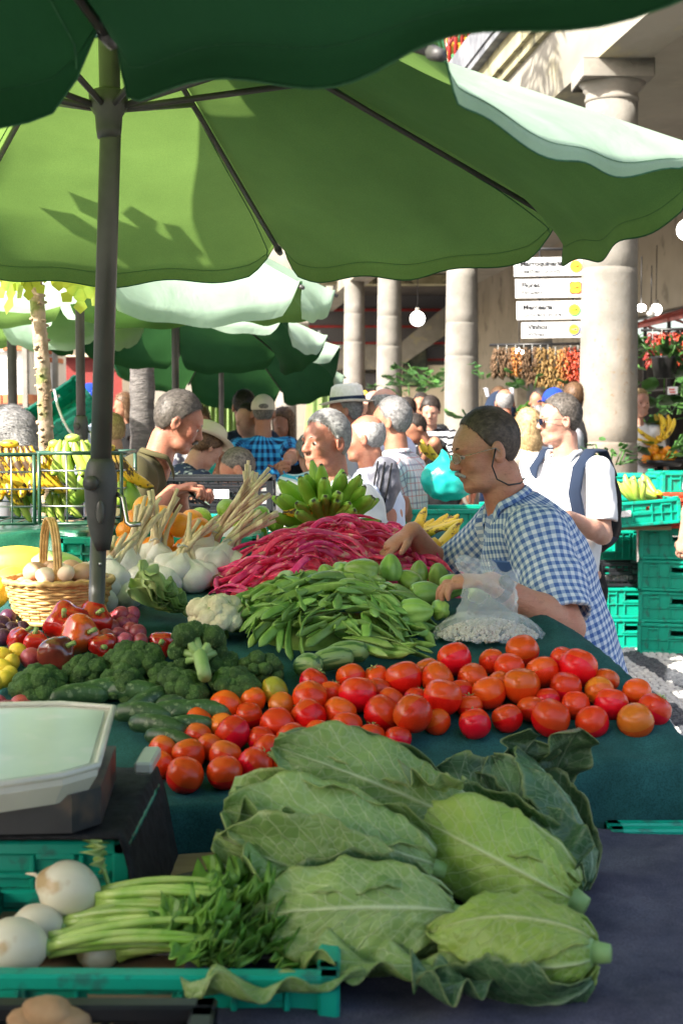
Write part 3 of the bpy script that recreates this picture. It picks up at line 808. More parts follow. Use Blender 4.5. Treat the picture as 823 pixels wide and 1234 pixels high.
MAT['bark'] = pmat('bark_papaya', (.32, .22, .14), (.48, .36, .26), scale=20, rough=.9, bs=.9, bscale=45, bdist=.01, c3=(.20, .24, .07), s3=9)
MAT['bark_grey'] = pmat('bark_grey', (.09, .08, .075), (.16, .145, .135), scale=8, rough=.95, bs=1, bscale=20, bdist=.02, stretch=(1, 1, 4))
# ---------------------------------------------------------------- ground
structure('ground', ([(-60, -15, 0), (60, -15, 0), (60, 90, 0), (-60, 90, 0)], [(0, 1, 2, 3)]), MAT['ground'])
def stripe(x, y): return ((x + (y - 9) * .09) - 1.79) % .37 < .2 and x > 1.2
structure('paving_bed', ([(.8, 6.2, .004), (4.4, 6.2, .004), (4.4, 12.7, .004), (.8, 12.7, .004)], [(0, 1, 2, 3)]), MAT['stone_dark'])
sb = {True: MB(), False: MB()}
rs = random.Random(3); pitch = .046
y = 6.3
while y < 12.6:
    x = .9 + (rs.random() * .02)
    while x < 4.3:
        h = .012 + rs.random() * .003; a, b = pitch * .44 * (1 + rs.uniform(-.1, .06)), pitch * .44 * (1 + rs.uniform(-.1, .06)); c = .006
        ox, oy = x + rs.uniform(-.004, .004), y + rs.uniform(-.004, .004)
        V = [(ox - a, oy - b, 0), (ox + a, oy - b, 0), (ox + a, oy + b, 0), (ox - a, oy + b, 0), (ox - a + c, oy - b + c, h), (ox + a - c, oy - b + c, h + .002), (ox + a - c, oy + b - c, h), (ox - a + c, oy + b - c, h)]
        sb[stripe(x, y)].add((V, [(4, 5, 6, 7), (0, 1, 5, 4), (1, 2, 6, 5), (2, 3, 7, 6), (3, 0, 4, 7)]))
        x += pitch
    y += pitch
o = structure('white_paving_stones', sb[True], MAT['stone_light']); o['kind'] = 'stuff'
o = structure('dark_paving_stones', sb[False], MAT['stone_dark']); o['kind'] = 'stuff'

# ---------------------------------------------------------------- arcade columns
COLS = [(733, 12.0, .245, 'stout stone column right of the hanging signs, with the square capital under the beam'),
        (556, 19.0, .235, 'weathered stone column directly behind the head of the man in blue gingham'),
        (469, 25.5, .235, 'pale stone column just left of the hanging globe lamp'),
        (427, 30.0, .235, 'grey stone column beside the folded tip of the farthest parasol'),
        (345, 36.0, .26, 'far stone column half hidden behind the low dark parasol')]
CAPZ = 4.55
colxy = []
for i, (px, Y, r, lab) in enumerate(COLS):
    p = P(px, 450, Y); top = CAPZ if i == 0 else P(px, 322, Y).z + .3
    root = thing('stone_column', lab, 'column', (p.x, Y, 0), group='columns of the market arcade'); colxy.append((p.x, Y))
    hgt = top - .30; prof = []
    for k in range(25):
        t = k / 24; rr = r * (1.04 - .17 * t ** 1.4); z = t * hgt; prof.append((rr, z))
    pr2 = []
    joints = [hgt * .34, hgt * .68, hgt * .80]
    for rr, z in prof:
        pr2.append((rr, z))
    for j in joints:
        rr = r * (1.04 - .17 * (j / hgt) ** 1.4); pr2 += [(rr, j - .012), (rr * .975, j - .004), (rr * .975, j + .004), (rr, j + .012)]
    pr2.sort(key=lambda q: q[1])
    part('shaft', lathe(pr2, 32), MAT['column' if i else 'column_tan'], root)
    rt = r * .87
    part('neck_moulding', lathe([(rt, hgt), (rt * 1.05, hgt + .01), (rt * 1.05, hgt + .035), (rt * 1.0, hgt + .04), (rt * 1.02, hgt + .08), (rt * 1.12, hgt + .10), (rt * 1.12, hgt + .125), (rt * 1.3, hgt + .155)], 32), MAT['stone'], root)
    part('capital', box((0, 0, hgt + .155 + .075), (rt * 2.75, rt * 2.75, .15), .006), MAT['stone'], root)
    part('plinth', box((0, 0, .06), (r * 2.6, r * 2.6, .12), .01), MAT['stone'], root)
# entablature running along the colonnade towards the viewer's right
def along(off, z0, z1, y0, y1, w_):
    """prism following the colonnade: off = offset of its court face from the column axis (negative = court side)"""
    x = lambda y: colxy[0][0] + (12 - y) * .105
    V = []
    for yy in (y0, y1):
        X = x(yy); V += [(X + off, yy, z0), (X + off + w_, yy, z0), (X + off + w_, yy, z1), (X + off, yy, z1)]
    return V, [(3, 2, 1, 0), (4, 5, 6, 7), (0, 1, 5, 4), (1, 2, 6, 5), (2, 3, 7, 6), (3, 0, 4, 7)]
ent = thing('market_gallery', 'upper stone gallery over the columns with mossy cornice and planted balcony', 'building', (colxy[0][0], 12, 0))
part('beam', along(-.20, CAPZ, CAPZ + .62, 3, 44, .44), MAT['beam_stone'], ent, True, False)
part('architrave', along(-.25, CAPZ + .62, CAPZ + .72, 3, 44, .5), MAT['beam_mossy'], ent, True, False)
part('frieze', along(-.30, CAPZ + .72, CAPZ + .95, 3, 44, .55), MAT['beam_mossy'], ent, True, False)
part('cornice', along(-.40, CAPZ + .95, CAPZ + 1.03, 3, 44, .65), MAT['beam_grey'], ent, True, False)
part('parapet', along(-.42, CAPZ + 1.03, CAPZ + 1.33, 3, 44, .16), MAT['beam_grey'], ent, True, False)
part('ceiling', along(.24, CAPZ + .45, CAPZ + .60, 3, 44, 7), MAT['grey_wall'], ent, True, False)
for k in range(26):
    yy = 13 + k * .42; X = colxy[0][0] + (12 - yy) * .105
    part('railing_post', tube([(X - .34, yy, CAPZ + 1.33), (X - .34, yy, CAPZ + 2.0)], .025, 6), MAT['red_paint'], ent, True)
part('handrail', tube([(colxy[0][0] + (12 - 12.6) * .105 - .34, 12.6, CAPZ + 2.0), (colxy[0][0] + (12 - 24) * .105 - .34, 24, CAPZ + 2.0)], .035, 8), MAT['red_paint'], ent, True)
part('handrail', tube([(colxy[0][0] + (12 - 12.6) * .105 - .34, 12.6, CAPZ + 1.65), (colxy[0][0] + (12 - 24) * .105 - .34, 24, CAPZ + 1.65)], .022, 8), MAT['red_paint'], ent, True)
# upper wall behind the gallery railing
part('upper_wall', along(.9, CAPZ + 1.05, CAPZ + 5, 3, 44, .2), MAT['cream_wall'], ent, True, False)
# goods on display upstairs (orange and green trays behind the red railing)
mo = pmat('gallery_orange', (.75, .27, .02), (.85, .42, .03), scale=6, rough=.6); mg = pmat('gallery_green', (.03, .30, .12), rough=.6)
gt = thing('display_rack', 'orange and green trays on a rack behind the red gallery railing', 'rack', (colxy[0][0] + .25, 14, CAPZ + 1.05))
for k in range(8):
    for j in range(5):
        yy = 13.2 + k * .8; X = colxy[0][0] + (12 - yy) * .105 + .1
        part('tray', box((X, yy, CAPZ + 1.5 + j * .2), (.5, .7, .09), .01), mo if (k + j) % 4 else mg, gt, True, False)
# back wall of the arcade (runs behind the columns) and the end wall
bw = thing('arcade_back_wall', 'plastered back wall of the arcade with dark shop openings', 'wall', (6.2, 22, 0))
def wallx(y0, y1, z0, z1, x0=5.6, th=.2, sl=-.10):
    f = lambda y: x0 + (y - 12) * sl
    V = [(f(y0), y0, z0), (f(y0) + th, y0, z0), (f(y0) + th, y0, z1), (f(y0), y0, z1), (f(y1), y1, z0), (f(y1) + th, y1, z0), (f(y1) + th, y1, z1), (f(y1), y1, z1)]
    return V, [(3, 2, 1, 0), (4, 5, 6, 7), (0, 1, 5, 4), (1, 2, 6, 5), (2, 3, 7, 6), (3, 0, 4, 7)]
part('upper_wall', wallx(10, 36, 3.25, 5.0), MAT['arcade_wall_shaded'], bw, True, False)
part('pier', wallx(24.0, 27.5, 0, 3.25), MAT['arcade_wall_shaded'], bw, True, False)
part('pier', wallx(30.5, 36, 0, 3.25), MAT['arcade_wall_shaded'], bw, True, False)
part('pier', wallx(10, 11.5, 0, 3.25), MAT['arcade_wall_shaded'], bw, True, False)
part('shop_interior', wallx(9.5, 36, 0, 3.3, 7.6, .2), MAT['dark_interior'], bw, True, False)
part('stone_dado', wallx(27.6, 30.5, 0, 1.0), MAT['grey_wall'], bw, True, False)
for yy in np.arange(13, 24, 1.1):
    part('shop_frame_post', box((5.6 - (yy - 12) * .1, yy, 1.62), (.05, .05, 3.2)), MAT['black_frame'], bw, True, False)
for zz in (1.2, 2.1, 2.75, 3.2):
    part('shop_frame_rail', tube([(5.58, 11.6, zz), (5.58 - 1.2, 24, zz)], .025, 4), MAT['black_frame'], bw, True, False)
# red steel awning frame in front of the shops on the right
aw = thing('awning_frame', 'dark red steel awning frame over the shop stalls right of the stout column', 'awning frame', (4.6, 14, 2.6))
for k in range(6):
    yy = 12.6 + k * 1.1; x0 = 5.5 - (yy - 12) * .1
    part('strut', tube([(x0, yy, 3.2), (x0 - 1.5, yy, 2.75)], .022, 5), MAT['awning_red'], aw, True, False)
    part('brace', tube([(x0, yy, 2.45), (x0 - 1.1, yy, 2.85)], .018, 5), MAT['awning_red'], aw, True, False)
part('front_rail', tube([(4.0, 12.2, 2.75), (3.4, 18.4, 2.75)], .025, 5), MAT['awning_red'], aw, True, False)
part('mid_rail', tube([(4.75, 12.2, 2.98), (4.15, 18.4, 2.98)], .02, 5), MAT['awning_red'], aw, True, False)

# far end of the arcade: patterned tile wall, stair, ledges
YE = 38.0
ew = thing('arcade_end_wall', 'far wall of dark patterned tiles in bands with a stone stair rising to the right', 'wall', (0, YE, 0))
def prect(x0, y0, x1, y1, Y, th=.1):
    a, b = P(x0, y1, Y), P(x1, y0, Y); return box(((a.x + b.x) / 2, Y + th / 2, (a.z + b.z) / 2), (abs(b.x - a.x), th, abs(b.z - a.z)))
def tile_mat():
    m, nt, b = new_mat('patterned_tiles'); co = coords(nt, 'Object', (6.5, 6.5, 6.5))
    v = nt.nodes.new('ShaderNodeTexVoronoi'); v.feature = 'F1'; v.inputs['Randomness'].default_value = 0; nt.links.new(co, v.inputs[0])
    c = ramp(nt, v.outputs[0], [(.12, (.42, .40, .36)), (.2, (.035, .04, .06)), (.36, (.05, .05, .07)), (.42, (.20, .19, .17)), (.5, (.03, .03, .045))])
    nt.nodes[-1].color_ramp.interpolation = 'CONSTANT'
    c = mixc(nt, noise_n(nt, coords(nt), 1.2, 3), c, (.10, .09, .09)); nt.links.new(c, b.inputs['Base Color']); b.inputs['Roughness'].default_value = .5; return m
MAT['tiles'] = tile_mat()
part('wall_face', prect(180, 300, 720, 510 + 75, YE + .3, .2), MAT['grey_wall'], ew, True, False)
for k, (ya, yb) in enumerate(((352, 372), (375, 392), (395, 412), (418, 432))):
    part('tile_band', prect(372, ya, 545, yb, YE - .05 - k * .02), MAT['tiles'], ew, True, False)
    part('red_border', prect(372, yb, 545, yb + 3, YE - .12), MAT['red_paint'], ew, True, False)
part('tile_band', prect(404, 450, 465, 500, YE - .05), MAT['tiles'], ew, True, False)
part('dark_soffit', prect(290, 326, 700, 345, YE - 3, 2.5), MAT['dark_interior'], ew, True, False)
part('ledge', prect(384, 415, 470, 445, YE - .6, .5), MAT['beam_stone'], ew, True, False)
a0, a1, b0, b1 = P(484, 412, YE - 1), P(545, 362, YE - 1), P(484, 440, YE - 1), P(545, 398, YE - 1)
V = [tuple(q + V3((0, dy, 0))) for dy in (0, .5) for q in (a0, a1, b1, b0)]
part('stair_stringer', (V, [(0, 3, 2, 1), (4, 5, 6, 7), (0, 1, 5, 4), (1, 2, 6, 5), (2, 3, 7, 6), (3, 0, 4, 7)]), MAT['beam_stone'], ew, True, False)
part('under_stair_wall', prect(484, 440, 560, 560, YE - .4, .2), MAT['cream_wall'], ew, True, False)
pc = thing('wall_painting', 'dark landscape painting hung on the wall under the stair', 'painting', P(501, 442, YE - .6))
part('picture', prect(487, 422, 513, 464, YE - .58, .05), pmat('painting', (.02, .03, .02), (.09, .10, .06), scale=3, c3=(.2, .17, .09), s3=4, rough=.4), pc, True, False)
part('frame', prect(485, 420, 515, 466, YE - .52, .04), MAT['black_frame'], pc, True, False)
st = thing('stone_lintel', 'pale stone lintel crossing the court above the mint parasols', 'lintel', P(340, 305, 33))
part('block', prect(270, 290, 413, 326, 32.0, .6), MAT['beam_stone'], st, True, False)
part('moulding', prect(262, 284, 425, 293, 31.9, .7), MAT['stone'], st, True, False)
part('lower_beam', prect(362, 331, 545, 342, 32.6, .5), MAT['beam_mossy'], st, True, False)  # yellowish beam below the lintel block

# ---------------------------------------------------------------- white building with brick bands at the left
YB = 15.5
wb = thing('white_market_building', 'sunlit white building with orange brick bands and a maroon shutter at the left', 'building', P(60, 500, YB))
wb.location.z = 0
def pbox(x0, y0, x1, y1, Y, depth=.4):
    a, b = P(x0, y1, Y), P(x1, y0, Y)
    return box(((a.x + b.x) / 2, Y + depth / 2, (a.z + b.z) / 2), (b.x - a.x, depth, b.z - a.z))
def gbox(x0, x1, z0, z1, Y, depth):
    a, b = P(x0, 500, Y), P(x1, 500, Y); return box(((a.x + b.x) / 2, Y + depth / 2, (z0 + z1) / 2), (b.x - a.x, depth, z1 - z0), .004)
part('pilaster', gbox(-260, 37, 0, 5, YB, .8), MAT['white_wall'], wb, True, False)
part('pilaster', gbox(37.5, 69, 0, 5, YB + 1.3, .6), MAT['white_wall'], wb, True, False)
part('wall', gbox(69, 175, P(0, 430, YB + 3.0).z, 5, YB + 3.0, .3), MAT['cream_wall'], wb, True, False)
part('wall', gbox(148, 175, 0, P(0, 430, YB + 3.0).z, YB + 2.95, .25), MAT['cream_wall'], wb, True, False)
part('shutter', gbox(70, 148, 0, P(0, 430, YB + 3.0).z, YB + 3.15, .1), MAT['maroon'], wb, True, False)
part('wall', gbox(175, 300, 0, 4.2, YB + 7.0, .3), MAT['grey_wall'], wb, True, False)
part('downpipe', tube([P(67, 600, YB + 1.1), P(67, 300, YB + 1.1)], .035, 8), MAT['stone'], wb, True)
part('post', gbox(28, 34, 0, 5, YB - .1, .09), MAT['stone'], wb, True, False)
brs = MB()
def bricks(x0, x1, rows, Y, proud, depth):
    bw_, g = .30, .022
    xa, xb = P(x0, 500, Y).x, P(x1, 500, Y).x
    for r_, (z0, z1) in enumerate(rows):
        part('mortar_band', box(((xa + xb) / 2, Y - proud / 2 + depth / 2, (z0 + z1) / 2), (xb - xa - .02, depth + proud - .02, z1 - z0 - .005)), MAT['white_wall'], wb, True, False)
        n = int(math.ceil((xb - xa) / bw_)); 
        for k in range(n):
            e = xb - k * bw_ - (bw_ * .5 if r_ % 2 and k else 0); s_ = max(xa, e - bw_ + g * .3)
            if e - s_ < .05: continue
            part('brick', box(((s_ + e) / 2, Y - proud + depth / 2 - .012, (z0 + z1) / 2), (e - s_ - .006, depth + .03, (z1 - z0) - g), .004), MAT['brick'], wb, True, False)
za = lambda py, Y: P(0, py, Y).z
bricks(-120, 38.5, [(za(407.5, YB), za(394, YB)), (za(424, YB), za(410, YB))], YB, .05, .6)
bricks(-120, 38.5, [(za(488, YB), za(474, YB)), (za(503, YB), za(490, YB))], YB, .05, .6)
Y2 = YB + 1.3
bricks(33, 71, [(za(428, Y2), za(418, Y2)), (za(438, Y2), za(430, Y2))], Y2, .05, .4)
bricks(33, 71, [(za(491, Y2), za(479, Y2)), (za(504, Y2), za(492, Y2))], Y2, .05, .4)
# two unseen wings added behind and left of the viewer to cut low sky
for nm_, lab_, V_, wn in (('added_wing', 'long one-storey plastered wing added unseen behind the viewer to cut low sky light', (0, -18, 34, 2.4), 0), ('added_wing', 'one-storey plastered wing added unseen left of the viewer to cut low sky light', (-18, 0, 2.4, 30), 1)):
    X_, Y_, sx_, sy_ = V_; mw = thing(nm_, lab_, 'building', (X_, Y_, 0)); part('wall', box((0, 0, 2.4), (sx_, sy_, 4.8)), MAT['arcade_wall_shaded'], mw, smooth=False); part('cornice', box((0, 0, 4.92), (sx_ + .5, sy_ + .5, .24)), MAT['stone'], mw, smooth=False)
    for k in range(8):
        for z_ in (1.9,): part('window', box(((-11 + 3.1 * k, sy_ / 2 + .02, z_) if not wn else (sx_ / 2 + .02, -10.5 + 3 * k, z_)), ((1.2, .08, 2.2) if not wn else (.08, 1.2, 2.2))), MAT['black_frame'], mw, smooth=False)
# small wall lantern and cable
wl = thing('wall_lamp_box', 'small grey electrical box on the cream wall above the maroon shutter', 'electrical box', P(72, 403, YB + 2.9))
part('housing', box((0, 0, 0), (.07, .1, .16), .01), MAT['stone'], wl); part('conduit', tube([(0, 0, .08), (0, 0, .2), (.6, .02, .22)], .012, 6), MAT['stone'], wl)
# white wire strung from the brick column to the vegetables
single('loose_wire', tube([P(*q) for q in ((66, 470, 9), (70, 490, 8.5), (76, 505, 8.5), (83, 518, 8.5), (92, 528, 8.6))], .008, 5), MAT['white_wall'], 'thin white cord dangling beside the tilted green crate', 'cord')

# grey palm trunk behind the man in olive
pt = P(172, 500, 11.5); tr = thing('palm_trunk', 'thick grey palm trunk standing behind the man in the olive shirt', 'tree', (pt.x, 11.5, 0))
part('trunk', tube([(0, 0, z) for z in np.linspace(0, 7.4, 60)], [(.100 + .010 * (k % 2) - .0003 * k) * 1.0 for k in range(60)], 20), MAT['bark_grey'], tr)
fr_ = MB()
for k in range(16):
    a = k * 2.399; e = V3((math.cos(a) * 1.3, math.sin(a) * 1.3, 7.2 + .5 * math.sin(k)))
    pth = bezier((0, 0, 7.3), (math.cos(a) * .8, math.sin(a) * .8, 8.4), e, 12)
    fr_.add(tube(pth, .015, 4))
    for i, p in enumerate(pth[2:]):
        for sg in (-1, 1):
            d = V3((-math.sin(a) * sg, math.cos(a) * sg, -.5)) * .35; q = p + d; w_ = V3((0, 0, .02)) + V3((math.cos(a), math.sin(a), 0)) * .03
            n0 = len(fr_.V); fr_.V += [tuple(p - w_), tuple(p + w_), tuple(q)]; fr_.F.append((n0, n0 + 1, n0 + 2))
part('crown', fr_, MAT['leaf_dark'], tr)

# ---------------------------------------------------------------- crates
def slab(M, x0, x1, z0, z1, t=.012, y=0): return box(((x0 + x1) / 2, y, (z0 + z1) / 2), (x1 - x0, t, z1 - z0), .002)
def crate_wall(L, H, slots=True, style=0):
    """one side of a stacking crate in its own plane (x along, y out = -), with hand hole, ribs, frame and recessed panel"""
    m = MB(); x = L / 2; rim = .022
    m.add(box((0, 0, H - rim / 2), (L, .03, rim), .004)); m.add(box((0, 0, rim / 2), (L, .03, rim), .004))
    for sg in (-1, 1): m.add(box((sg * (x - .014), 0, H / 2), (.028, .03, H), .004))
    hw, hz0, hz1 = .055, H * .60, H * .76
    if style == 0:
        m.add(slab(m, -x + .02, -hw, rim, H - rim, .008, .004)); m.add(slab(m, hw, x - .02, rim, H - rim, .008, .004))
        m.add(slab(m, -hw, hw, rim, hz0, .008, .004)); m.add(slab(m, -hw, hw, hz1, H - rim, .008, .004))
        m.add(slab(m, -hw - .02, hw + .02, hz0 - .02, hz0 - .004, .024)); 
        for k in range(-3, 4):
            if abs(k) < 1: continue
            m.add(slab(m, k * L / 8 - .004, k * L / 8 + .004, rim, H - rim, .022))
        m.add(slab(m, -x + .03, x - .03, H * .44, H * .44 + .009, .022))
        for sg in (-1, 1): m.add(slab(m, sg * L * .31 - .03, sg * L * .31 + .03, H * .84 - .012, H * .84, .028))
    else:
        n = 3 if style == 1 else 4
        for k in range(n):
            z = rim + (H - 2 * rim) * (k + .5) / n; m.add(slab(m, -x + .02, x - .02, z - .006, z + .006, .012))
        for k in range(int(L / .045)):
            xx = -x + .03 + k * .045; m.add(slab(m, xx - .0035, xx + .0035, rim, H - rim, .010))
        m.add(slab(m, -hw * 1.3, hw * 1.3, H * .5, H * .62, .02))
    return m
def crate(name, label, loc, rz, L=.6, W=.4, H=.22, mat='crate_green', style=0, paper=None, group=None, rot=None, clips=True):
    root = thing(name, label, 'crate', loc, rz, group, rot); mt = MAT[mat]
    for k, (ln, off, a) in enumerate(((L, (0, -W / 2 + .015, 0), 0), (L, (0, W / 2 - .015, 0), math.pi), (W - .06, (-L / 2 + .015, 0, 0), -math.pi / 2), (W - .06, (L / 2 - .015, 0, 0), math.pi / 2))):
        part('side_wall', crate_wall(ln, H, style=style), mt, root, loc=off, rot=(0, 0, a), smooth=False)
    fl = MB(); fl.add(box((0, 0, .012), (L - .04, W - .04, .008)))
    part('base', fl, mt, root, smooth=False)
    if clips:
        for sx in (-1, 1):
            for sy in (-1, 1): part('corner_lug', box((sx * (L / 2 - .03), sy * (W / 2 - .015), H + .006), (.04, .026, .014), .004), mt, root, smooth=False)
    if paper: part('paper_label', box((paper, -W / 2 - .004, H * .55), (.07, .002, .04)), MAT['paper_label'], root, smooth=False)
    return root
# ---------------------------------------------------------------- parasols
def parasol(label, x, y, rad, h, H, a0, droop=.09, sag=.04, tilt=(0, 0), lean=(0, 0), n=8, mat='canvas', pole_r=(.024, .019), dro=None, joint=1.55, hub=None, seed=0,
            group='green market parasols', table_z=0.0, wr=1.0, strutk=.5, nu=26, knob=True):
    root = thing('parasol', label, 'parasol', (x, y, 0), group=group)
    T = Matrix.Translation((0, 0, h)) @ Matrix.Rotation(R(tilt[0]), 4, 'X') @ Matrix.Rotation(R(tilt[1]), 4, 'Y') @ Matrix.Translation((0, 0, -h))
    top = V3((0, 0, H)); rs_ = random.Random(seed); NR = 44 if nu > 30 else 20
    cor = [V3((rad * math.cos(a0 + i * 2 * math.pi / n), rad * math.sin(a0 + i * 2 * math.pi / n), h)) for i in range(n)]
    hubz = hub if hub else h + .2
    L0 = 2 * rad * math.sin(math.pi / n)
    for i in range(n):
        c0, c1 = cor[i], cor[(i + 1) % n]; mid = ((c0 + c1) / 2); mo = V3((mid.x, mid.y, 0)).normalized(); s1 = rs_.uniform(.8, 1.25); sd_ = rs_.uniform(0, 9); dr = droop * rs_.uniform(.85, 1.2) * (dro or {}).get(i, 1); s1 *= min(1, (dro or {}).get(i, 1) + .1)
        rows = [k / NR for k in range(NR + 1)] + [1.04, 1.08, 1.12]
        V = []; F = []; nv = nu
        for r in rows:
            for j in range(nv + 1):
                t = j / nv; e = min(t, 1 - t) * L0
                rr = min(r, 1.0); p = top + (c0.lerp(c1, t) - top) * rr
                g = 4 * t * (1 - t)
                p = p - V3((0, 0, 1)) * (sag * s1 * g * rr ** 1.6)
                p = p - mo * (.035 * g * rr * rr)                                    # cut-in edge
                gg = min(1, e / .075) ** .7
                k = sstep(r, .86, 1.12)
                fl = max(0, (r - .86) / .26)
                p = p - V3((0, 0, 1)) * (dr * gg * fl ** 1.4) + mo * ((.028 * fl if r > 1 else 0) - .02 * gg * fl * fl)
                wv = wr * .008 * (wob(np.array([p.x, p.y, p.z]), 5.5, sd_) + .6 * math.sin(r * 17 + 4 * t + sd_) * g) * min(1, e / .05) * min(1, rr * 3)
                wv += wr * .010 * math.sin(t * 19 + sd_ * 2) * max(0, fl) * gg
                for c_ in (.40, .58, .74): wv += wr * .0055 * math.exp(-((r - c_ - .05 * math.sin(t * 5 + sd_ + c_ * 9)) / .014) ** 2) * g * (.4 + .6 * math.sin(t * 3 + c_ * 20 + sd_) ** 2)
                p = p + V3((0, 0, 1)) * wv + mo * (wr * .012 * math.sin(t * 13 + sd_) * fl * gg)
                V.append(T @ p)
        for a in range(len(rows) - 1):
            for j in range(nv):
                q = a * (nv + 1) + j; F.append((q, q + nv + 1, q + nv + 2, q + 1))
        # face up: counter-clockwise seen from above
        o = part('canopy_panel', (V, F), MAT[mat], root)
        if nu > 30:
            part('hem', tube(V[-(nv + 1):], .0018, 4), MAT['hem'], o); part('hem_stitching', tube([p - V3((0, 0, .002)) for p in V[-3 * (nv + 1):-2 * (nv + 1)]], .0008, 3), MAT['hem'], o)
            part('seam', tube([V[a * (nv + 1) + 1] - V3((0, 0, .003)) for a in range(3, len(rows) - 1)], .0016, 4), MAT['hem'], o)
    vent = top + V3((0, 0, .03))
    part('finial', tube([T @ (top - V3((0, 0, .02))), T @ (top + V3((0, 0, .07)))], [.03, .012], 12), MAT['knob'], root)
    for i in range(n):
        c = cor[i]; d = (c - top)
        a_ = T @ (top + d * .02 - V3((0, 0, .025))); b_ = T @ (top + d * 1.01 - V3((0, 0, .014)))
        part('rib', tube([a_, b_], .0075, 6), MAT['knob'], root)
        p = top + d * strutk - V3((0, 0, .022)); u = V3((c.x, c.y, 0)).normalized()
        part('strut', tube([T @ (V3((0, 0, hubz)) + u * .03), T @ p], .0075 if n == 8 else .009, 6), MAT['knob'], root)
        part('rib_tip', tube([b_, b_ + (T.to_3x3() @ (d.normalized())) * .03], [.012, .009], 8), MAT['knob'], root)
    lx, ly = lean
    def pp(z): return V3((lx * (z - h), ly * (z - h), z))
    r1, r0 = pole_r
    ptop = T @ (top - V3((0, 0, .02)))
    part('pole', tube([pp(joint), pp(hubz - .05), ptop], r1, 18), MAT['pole'], root)
    part('lower_pole', tube([pp(table_z), pp(joint + .02)], r0, 18), MAT['pole'], root)
    hub_ = lathe([(.026, -.07), (.029, -.05), (.031, -.02), (.043, .0), (.045, .03), (.036, .036), (.026, .04)], 18)
    part('runner', hub_, MAT['knob'], root, loc=T @ V3((0, 0, hubz)))
    if knob:
        kb = lathe([(.021, -.19), (.024, -.165), (.031, -.13), (.036, -.09), (.038, -.05), (.037, -.015), (.031, .01), (.025, .02)], 20)
        kk = part('joint_housing', kb, MAT['knob'], root, loc=pp(joint + .0))
        part('locking_disc', tube([(-.012, -.030, -.035), (-.018, -.047, -.035)], .017, 16), MAT['knob'], kk)
        part('grip_inset', ball((.010, .006, .028), 12, 8), MAT['pole'], kk, loc=(.004, -.034, -.10))
        part('crank', tube([(.034, 0, -.06), (.052, -.01, -.07), (.062, -.02, -.125), (.072, -.03, -.13), (.095, -.035, -.128)], .006, 8), MAT['steel'], kk)
        part('rivet', ball(.004, 8, 6), MAT['steel'], kk, loc=(0, -.0195, -.22))
    if table_z == 0: part('base', lathe([(.25, 0), (.25, .05), (.22, .08), (.04, .1), (.03, .3)], 24), MAT['knob'], root)
    return root
# the parasol whose pole stands at the left of the display; its underside fills the upper half of the view
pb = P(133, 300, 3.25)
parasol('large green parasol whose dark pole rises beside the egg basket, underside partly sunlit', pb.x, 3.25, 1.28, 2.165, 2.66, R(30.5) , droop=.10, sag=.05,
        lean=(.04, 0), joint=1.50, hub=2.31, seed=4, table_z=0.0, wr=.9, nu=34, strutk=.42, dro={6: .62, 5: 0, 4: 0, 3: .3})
# the nearer parasol over the viewer
parasol('green parasol nearest the viewer across the top, its shade put into the canvas colour', -.79, .6, 1.50, 2.17, 2.72, R(27.5), droop=.10, sag=.055, seed=12, mat='canvas_shaded', wr=1.3, nu=34, dro={1: 1.5})
# the row of parasols further down the market
def uat(px, Y): return P(px, 500, Y).x
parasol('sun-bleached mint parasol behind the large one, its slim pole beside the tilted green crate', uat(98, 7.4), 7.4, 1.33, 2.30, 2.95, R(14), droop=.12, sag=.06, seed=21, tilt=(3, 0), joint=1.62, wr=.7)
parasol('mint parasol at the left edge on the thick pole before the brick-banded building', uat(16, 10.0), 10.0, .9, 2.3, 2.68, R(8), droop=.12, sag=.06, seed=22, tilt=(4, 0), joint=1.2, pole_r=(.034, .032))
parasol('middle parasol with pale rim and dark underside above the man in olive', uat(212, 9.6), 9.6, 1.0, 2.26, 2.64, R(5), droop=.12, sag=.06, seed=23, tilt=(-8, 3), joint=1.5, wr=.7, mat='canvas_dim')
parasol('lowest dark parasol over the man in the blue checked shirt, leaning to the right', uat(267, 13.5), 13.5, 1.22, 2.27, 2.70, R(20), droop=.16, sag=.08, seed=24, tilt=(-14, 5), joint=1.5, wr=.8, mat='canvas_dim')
# added shade sails, out of view, are built further down
# folded parasol and the hanging green curtain
p = P(385, 470, 17); fp = thing('folded_parasol', 'closed green parasol standing upright beside the grey column', 'parasol', (p.x, 17, 0))
def fold(u, v):
    z = lerp(.9, 2.55, u); a = v * 2 * math.pi; rr = .17 * (1 - u) ** .45 * (1 + .22 * math.sin(a * 8)) + .015; return (rr * math.cos(a), rr * math.sin(a), z)
Vf, Ff, _ = gridf(fold, 14, 64); part('closed_canopy', (Vf, [f[::-1] for f in Ff]), MAT['curtain'], fp); part('pole', tube([(0, 0, 0), (0, 0, 2.7)], .02, 8), MAT['knob'], fp); part('base', lathe([(.25, 0), (.25, .06), (.03, .1)], 16), MAT['knob'], fp)
ct = thing('hanging_curtain', 'pale green pleated curtain hanging below the lowest parasol', 'curtain', P(264, 500, 15))
a, b = P(235, 500, 15.0), P(297, 500, 15.0)
def cur(u, v):
    x = lerp(a.x, b.x, u); z = lerp(.6, 2.15, v); return (x, 15 + .06 * math.sin(u * 55 + .6 * math.sin(v * 3)) + .02 * math.sin(u * 130), z)
Vc, Fc, _ = gridf(cur, 110, 8); part('fabric', (Vc, Fc), MAT['curtain'], ct, True); part('curtain_rail', tube([V3((a.x, 15, 2.16)), V3((b.x, 15, 2.16))], .012, 6), MAT['steel'], ct, True)

